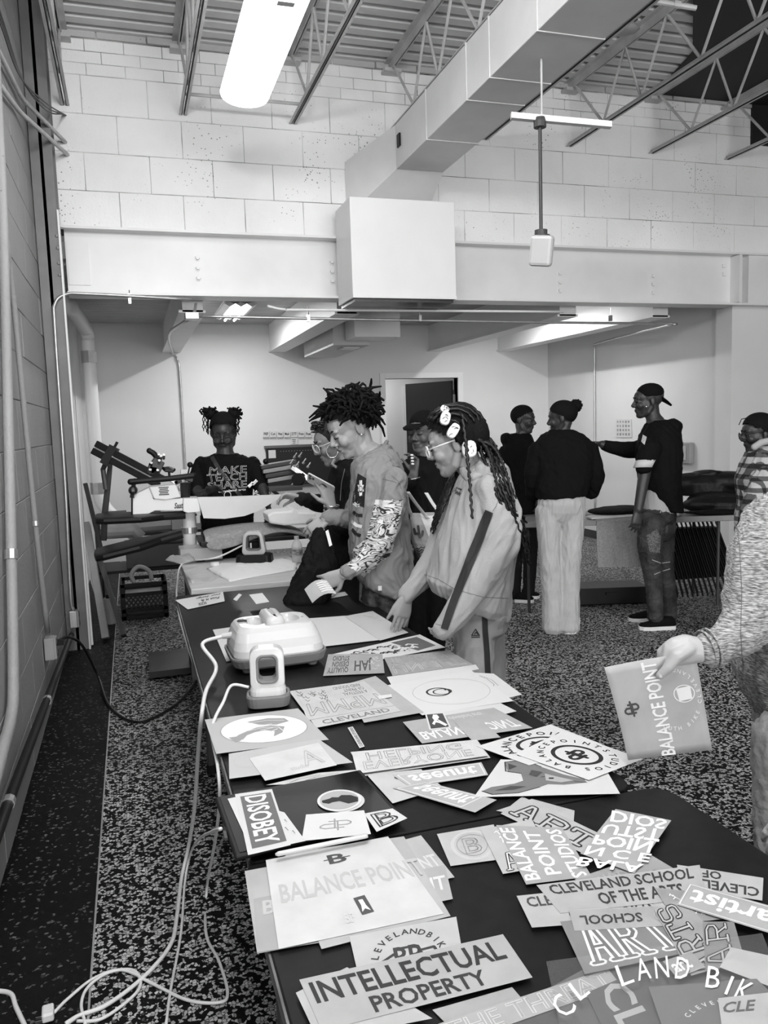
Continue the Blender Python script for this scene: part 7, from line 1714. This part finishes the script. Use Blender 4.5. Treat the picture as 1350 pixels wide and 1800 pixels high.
G.limb([(946, 790, d, 17), (938, 835, d+.03, 17), (938, 868, d+.12, 14)]); G.limb([(1036, 790, d, 17), (1046, 835, d+.03, 16), (1040, 866, d+.12, 13)])
skinned('top', G.mb, .008, m_blk, root, 3, (.008, 26, 81))
G = Fig(d); G.sil([(868, 947, 1028, .12), (885, 945, 1028, .12), (900, 946, 1027, .105), (914, 956, 1018, .075), (924, 972, 1002, .04)])
for s, xs in ((-1, (964, 966, 970, 972)), (1, (1006, 1003, 1001, 1000))): G.limb([(xs[0]+2*s, 898, d, 21.5), (xs[0], 925, d, 21), (xs[1], 970, d, 19), (xs[2], 1030, d, 18), (xs[3], 1090, d, 19), (xs[3], fy-9, d, 19.5)])
skinned('trousers', G.mb, .0065, m_beige, root, 3, (.006, 40, 83, (1, 1, .4)))
shoes(root, [(ground(975, 0, d-.04), ground(966, 0, d+.2)), (ground(1003, 0, d-.06), ground(994, 0, d+.2))], m_dgrey, m_white_sole, w=.05, h=.07)
f, u, r_ = fr; b = MB(); hair_cap(b, hc, fr, .98, .006, .070, .03, -.045); q = W(1012, 713, d); b.sph(q, .046, 14, 9); rl = random.Random(6)
for i in range(40): o_ = nrm(A([rl.uniform(-1, 1) for _ in range(3)])); b.tube([q+o_*.03, q+o_*.05], .007, 5)
b.tube([W(1000, 728, d), q], .02, 8); part('hair', b, m_hair, root, smooth=True, label='black hair pulled up in a bun')

d = 5.9
root = thing('person', 'tall person in a backward cap and dark jacket pointing left at the back', 'person', ground(1150, 1090, d))
fr = facing(-92, 2, 0); hc = W(1139, 705, d); ht = W(1152, 744, d)
F = Fig(d); head(F.mb, hc, fr, 1.06, neck=ht)
F.limb([(1152, 742, d, 16), (1160, 790, d, 30), (1158, 890, d, 28), (1156, 930, d, 30)]); fy = proj_floor(1150, d)
for s, kx, ax_ in ((-1, 1150, 1146), (1, 1170, 1172)): F.limb([(1156+s*8, 915, d+.1*s, 18), (kx, (915+fy)/2-10, d+.1*s, 11), (ax_+4, fy-10, d+.1*s, 8)])
F.limb([(1150, 780, d+.15, 13), (1100, 790, d+.14, 10), (1058, 781, d+.12, 7)]); hand(F.mb, W(1056, 780, d+.12), V(-1, .05, 0), V(0, -1, 0), .18, 1, (.05, .4, .5, .6))
F.limb([(1140, 790, d-.18, 13), (1130, 850, d-.2, 10), (1122, 896, d-.22, 8)]); hand(F.mb, W(1121, 898, d-.22), V(-.1, -1, 0), V(-.2, 0, 1), .185, 1, (.25, .3, .35, .4))
body = skinned('body', F.mb, .0065, m_skinD, root, 2); face_parts(hc, fr, 1.06, body)
G = Fig(d); G.sil([(738, 1142, 1176, .09), (748, 1134, 1188, .14), (765, 1126, 1195, .18), (800, 1120, 1196, .20), (840, 1124, 1194, .19), (875, 1140, 1194, .18), (898, 1158, 1196, .17)])
G.limb([(1150, 782, d+.15, 18), (1115, 790, d+.15, 15), (1085, 788, d+.14, 13), (1064, 783, d+.125, 10)]); G.limb([(1145, 786, d-.18, 18), (1136, 810, d-.2, 17), (1131, 822, d-.21, 15)]); G.ell(1180, 752, 17, 16, .13)
jk = skinned('jacket', G.mb, .008, m_blk, root, 3, (.008, 26, 91))
G = Fig(d); G.sil([(860, 1130, 1186, .14), (896, 1128, 1186, .15), (900, 1128, 1186, .15)]); skinned('undershirt', G.mb, .009, mat('pale_shirt', .42, .85), root, 2, (.004, 30, 4))
b = MB(); b.loft([(W(1136, 809, d-.2), cR*.07, cF*.068), (W(1130, 822, d-.215), cR*.068, cF*.066)], 16); part('sleeve_band', b, mat('pale_band', .6, .8), jk, smooth=True)
vs, fs = [(1130, 764), (1137, 768), (1133, 782), (1127, 776)], [(0, 1, 2, 3)]; decal([jk.name], vs, fs, 'jacket_patch', m_print_w, jk, .005, sub=4)
G = Fig(d); G.sil([(893, 1124, 1186, .15), (912, 1125, 1186, .15), (926, 1134, 1178, .1)])
G.limb([(1146, 920, d-.1, 24), (1142, 960, d-.11, 21), (1146, 1000, d-.11, 17), (1150, 1040, d-.11, 14), (1152, fy-14, d-.11, 14)]); G.limb([(1164, 920, d+.1, 23), (1166, 990, d+.1, 18), (1174, 1040, d+.1, 14), (1176, fy-16, d+.1, 14)])
jn = skinned('jeans', G.mb, .007, m_jean, root, 2, (.006, 46, 93))
vs = [(1136, 942), (1154, 930), (1162, 944), (1160, 972), (1142, 970)]; decal([jn.name], vs, [(0, 1, 2, 3, 4)], 'knee_panel', mat('knee_panel', .10, .8, var=.9, vs=120), jn, .004, sub=5)
for pts in ([(1146, 984), (1162, 990), (1178, 988)], [(1150, 1010), (1164, 1004), (1178, 1000)]):
    vs, fs = ribbon(pts, 1.4); decal([jn.name], vs, fs, 'knee_seam', mat('seam_pale', .35, .8), jn, .004, sub=4)
b = MB()
shoes(root, [(ground(1186, 0, d-.11), ground(1124, 0, d-.11)), (ground(1160, 0, d+.14), ground(1106, 0, d+.14))], m_blk, m_white_sole, w=.05)
f, u, r_ = fr; b = MB(); b.ell(hc-f*.018+u*.060, r_*.086, f*.100, u*.072, 18, 10)
b.loft([(hc-f*.085+u*.02, r_*.072, u*.016), (hc-f*.13-u*.012, r_*.062, u*.01), (hc-f*.165-u*.04, r_*.03, u*.008)], 14); part('cap', b, m_blk, root, smooth=True)
b = MB(); b.ell(hc+(f*.040-u*.088), r_*.045, f*.040, u*.024, 14, 8); part('beard', b, m_hair, root, smooth=True)
b = MB(); b.sph(W(1136, 715, d-.095), .008, 8, 6); part('earring', b, m_chrome, root)

d = 5.2
root = thing('person', 'person with glasses in a plaid shirt at the far right edge', 'person', ground(1340, 1100, d))
fr = facing(-88, 5, 0); hc = W(1332, 762, d); ht = W(1344, 796, d)
F = Fig(d); head(F.mb, hc, fr, 1.02, neck=ht); F.limb([(1344, 795, d, 18), (1350, 850, d, 34), (1348, 950, d, 32), (1348, 990, d, 34)]); fy = proj_floor(1345, d)
for s in (-1, 1): F.limb([(1348+s*5, 980, d-.09*s, 24), (1348+s*5, (980+fy)/2, d-.09*s, 17), (1350+s*5, fy-9, d-.09*s, 10)])
F.limb([(1345, 840, d-.18, 14), (1330, 890, d-.2, 12), (1318, 930, d-.22, 8)]); hand(F.mb, W(1317, 932, d-.22), V(-.2, -1, 0), V(-.2, 0, 1), .17, 1)
F.limb([(1350, 840, d+.18, 14), (1340, 890, d+.2, 12), (1325, 930, d+.2, 8)]); hand(F.mb, W(1324, 932, d+.2), V(-.2, -1, 0), V(-.2, 0, -1), .17, -1)
body = skinned('body', F.mb, .007, m_skinD, root, 2); face_parts(hc, fr, 1.02, body)
m_plaid = mat('plaid', .3, .9); N, L, bs = nodes(m_plaid); geo = N.new('ShaderNodeNewGeometry'); sp = N.new('ShaderNodeSeparateXYZ'); L.new(geo.outputs['Position'], sp.inputs[0])
def band(o_, k, ph): return math_node(N, L, 'GREATER_THAN', math_node(N, L, 'SINE', math_node(N, L, 'ADD', math_node(N, L, 'MULTIPLY', o_, k), ph)), .25)
sxy = math_node(N, L, 'ADD', sp.outputs[0], math_node(N, L, 'MULTIPLY', sp.outputs[1], .35))
s_ = math_node(N, L, 'ADD', math_node(N, L, 'MULTIPLY', band(sxy, 100, 0), .5), math_node(N, L, 'MULTIPLY', band(sp.outputs[2], 90, .8), .5))
r = ramp(N, [(0, .48), (.5, .10), (1, .018)]); L.new(s_, r.inputs[0]); L.new(r.outputs[0], bs.inputs['Base Color'])
G = Fig(d); G.sil([(782, 1326, 1366, .09), (794, 1316, 1380, .14), (815, 1306, 1392, .19), (845, 1298, 1396, .21), (880, 1302, 1396, .21), (920, 1298, 1396, .21), (980, 1302, 1394, .2)])
G.limb([(1346, 840, d-.18, 22), (1326, 880, d-.21, 20), (1318, 922, d-.22, 15)]); G.limb([(1350, 840, d+.18, 22), (1338, 885, d+.2, 19), (1326, 922, d+.2, 15)])
sh = skinned('shirt', G.mb, .008, m_plaid, root, 2, (.010, 28, 101))
b = MB(); b.tube([W(1326, 786, d-.1), W(1338, 778, d-.12), W(1356, 774, d-.08)], .022, 8, True); part('hood_edge', b, mat('pale_shirt', .42, .85), sh, smooth=True)
lower(d, [(960, 1308, 1388, .17), (1005, 1326, 1370, .1)], [[(1348+s*5, 990, d-.09*s, 28), (1348+s*5, (980+fy)/2, d-.09*s, 22), (1350+s*5, fy-9, d-.09*s, 17)] for s in (-1, 1)], .012, m_jean, root)
shoes(root, [(ground(1366, 0, d-.09*s), ground(1312, 0, d-.09*s)) for s in (-1, 1)], m_blk, m_white_sole)
glasses(hc, fr, 1.02, root, m_blackm, .024, 0)
f, u, r_ = fr; b = MB(); hair_cap(b, hc, fr, 1.02, .008, .07, .02, -.06); b.ell(hc-f*.11+u*.07, r_*.05, f*.05, u*.05, 14, 9)
b.tube([hc+f*.05+u*.11, hc+f*.10+u*.105, hc+f*.12+u*.07], .003, 5); part('hair', b, m_hair, root, smooth=True)
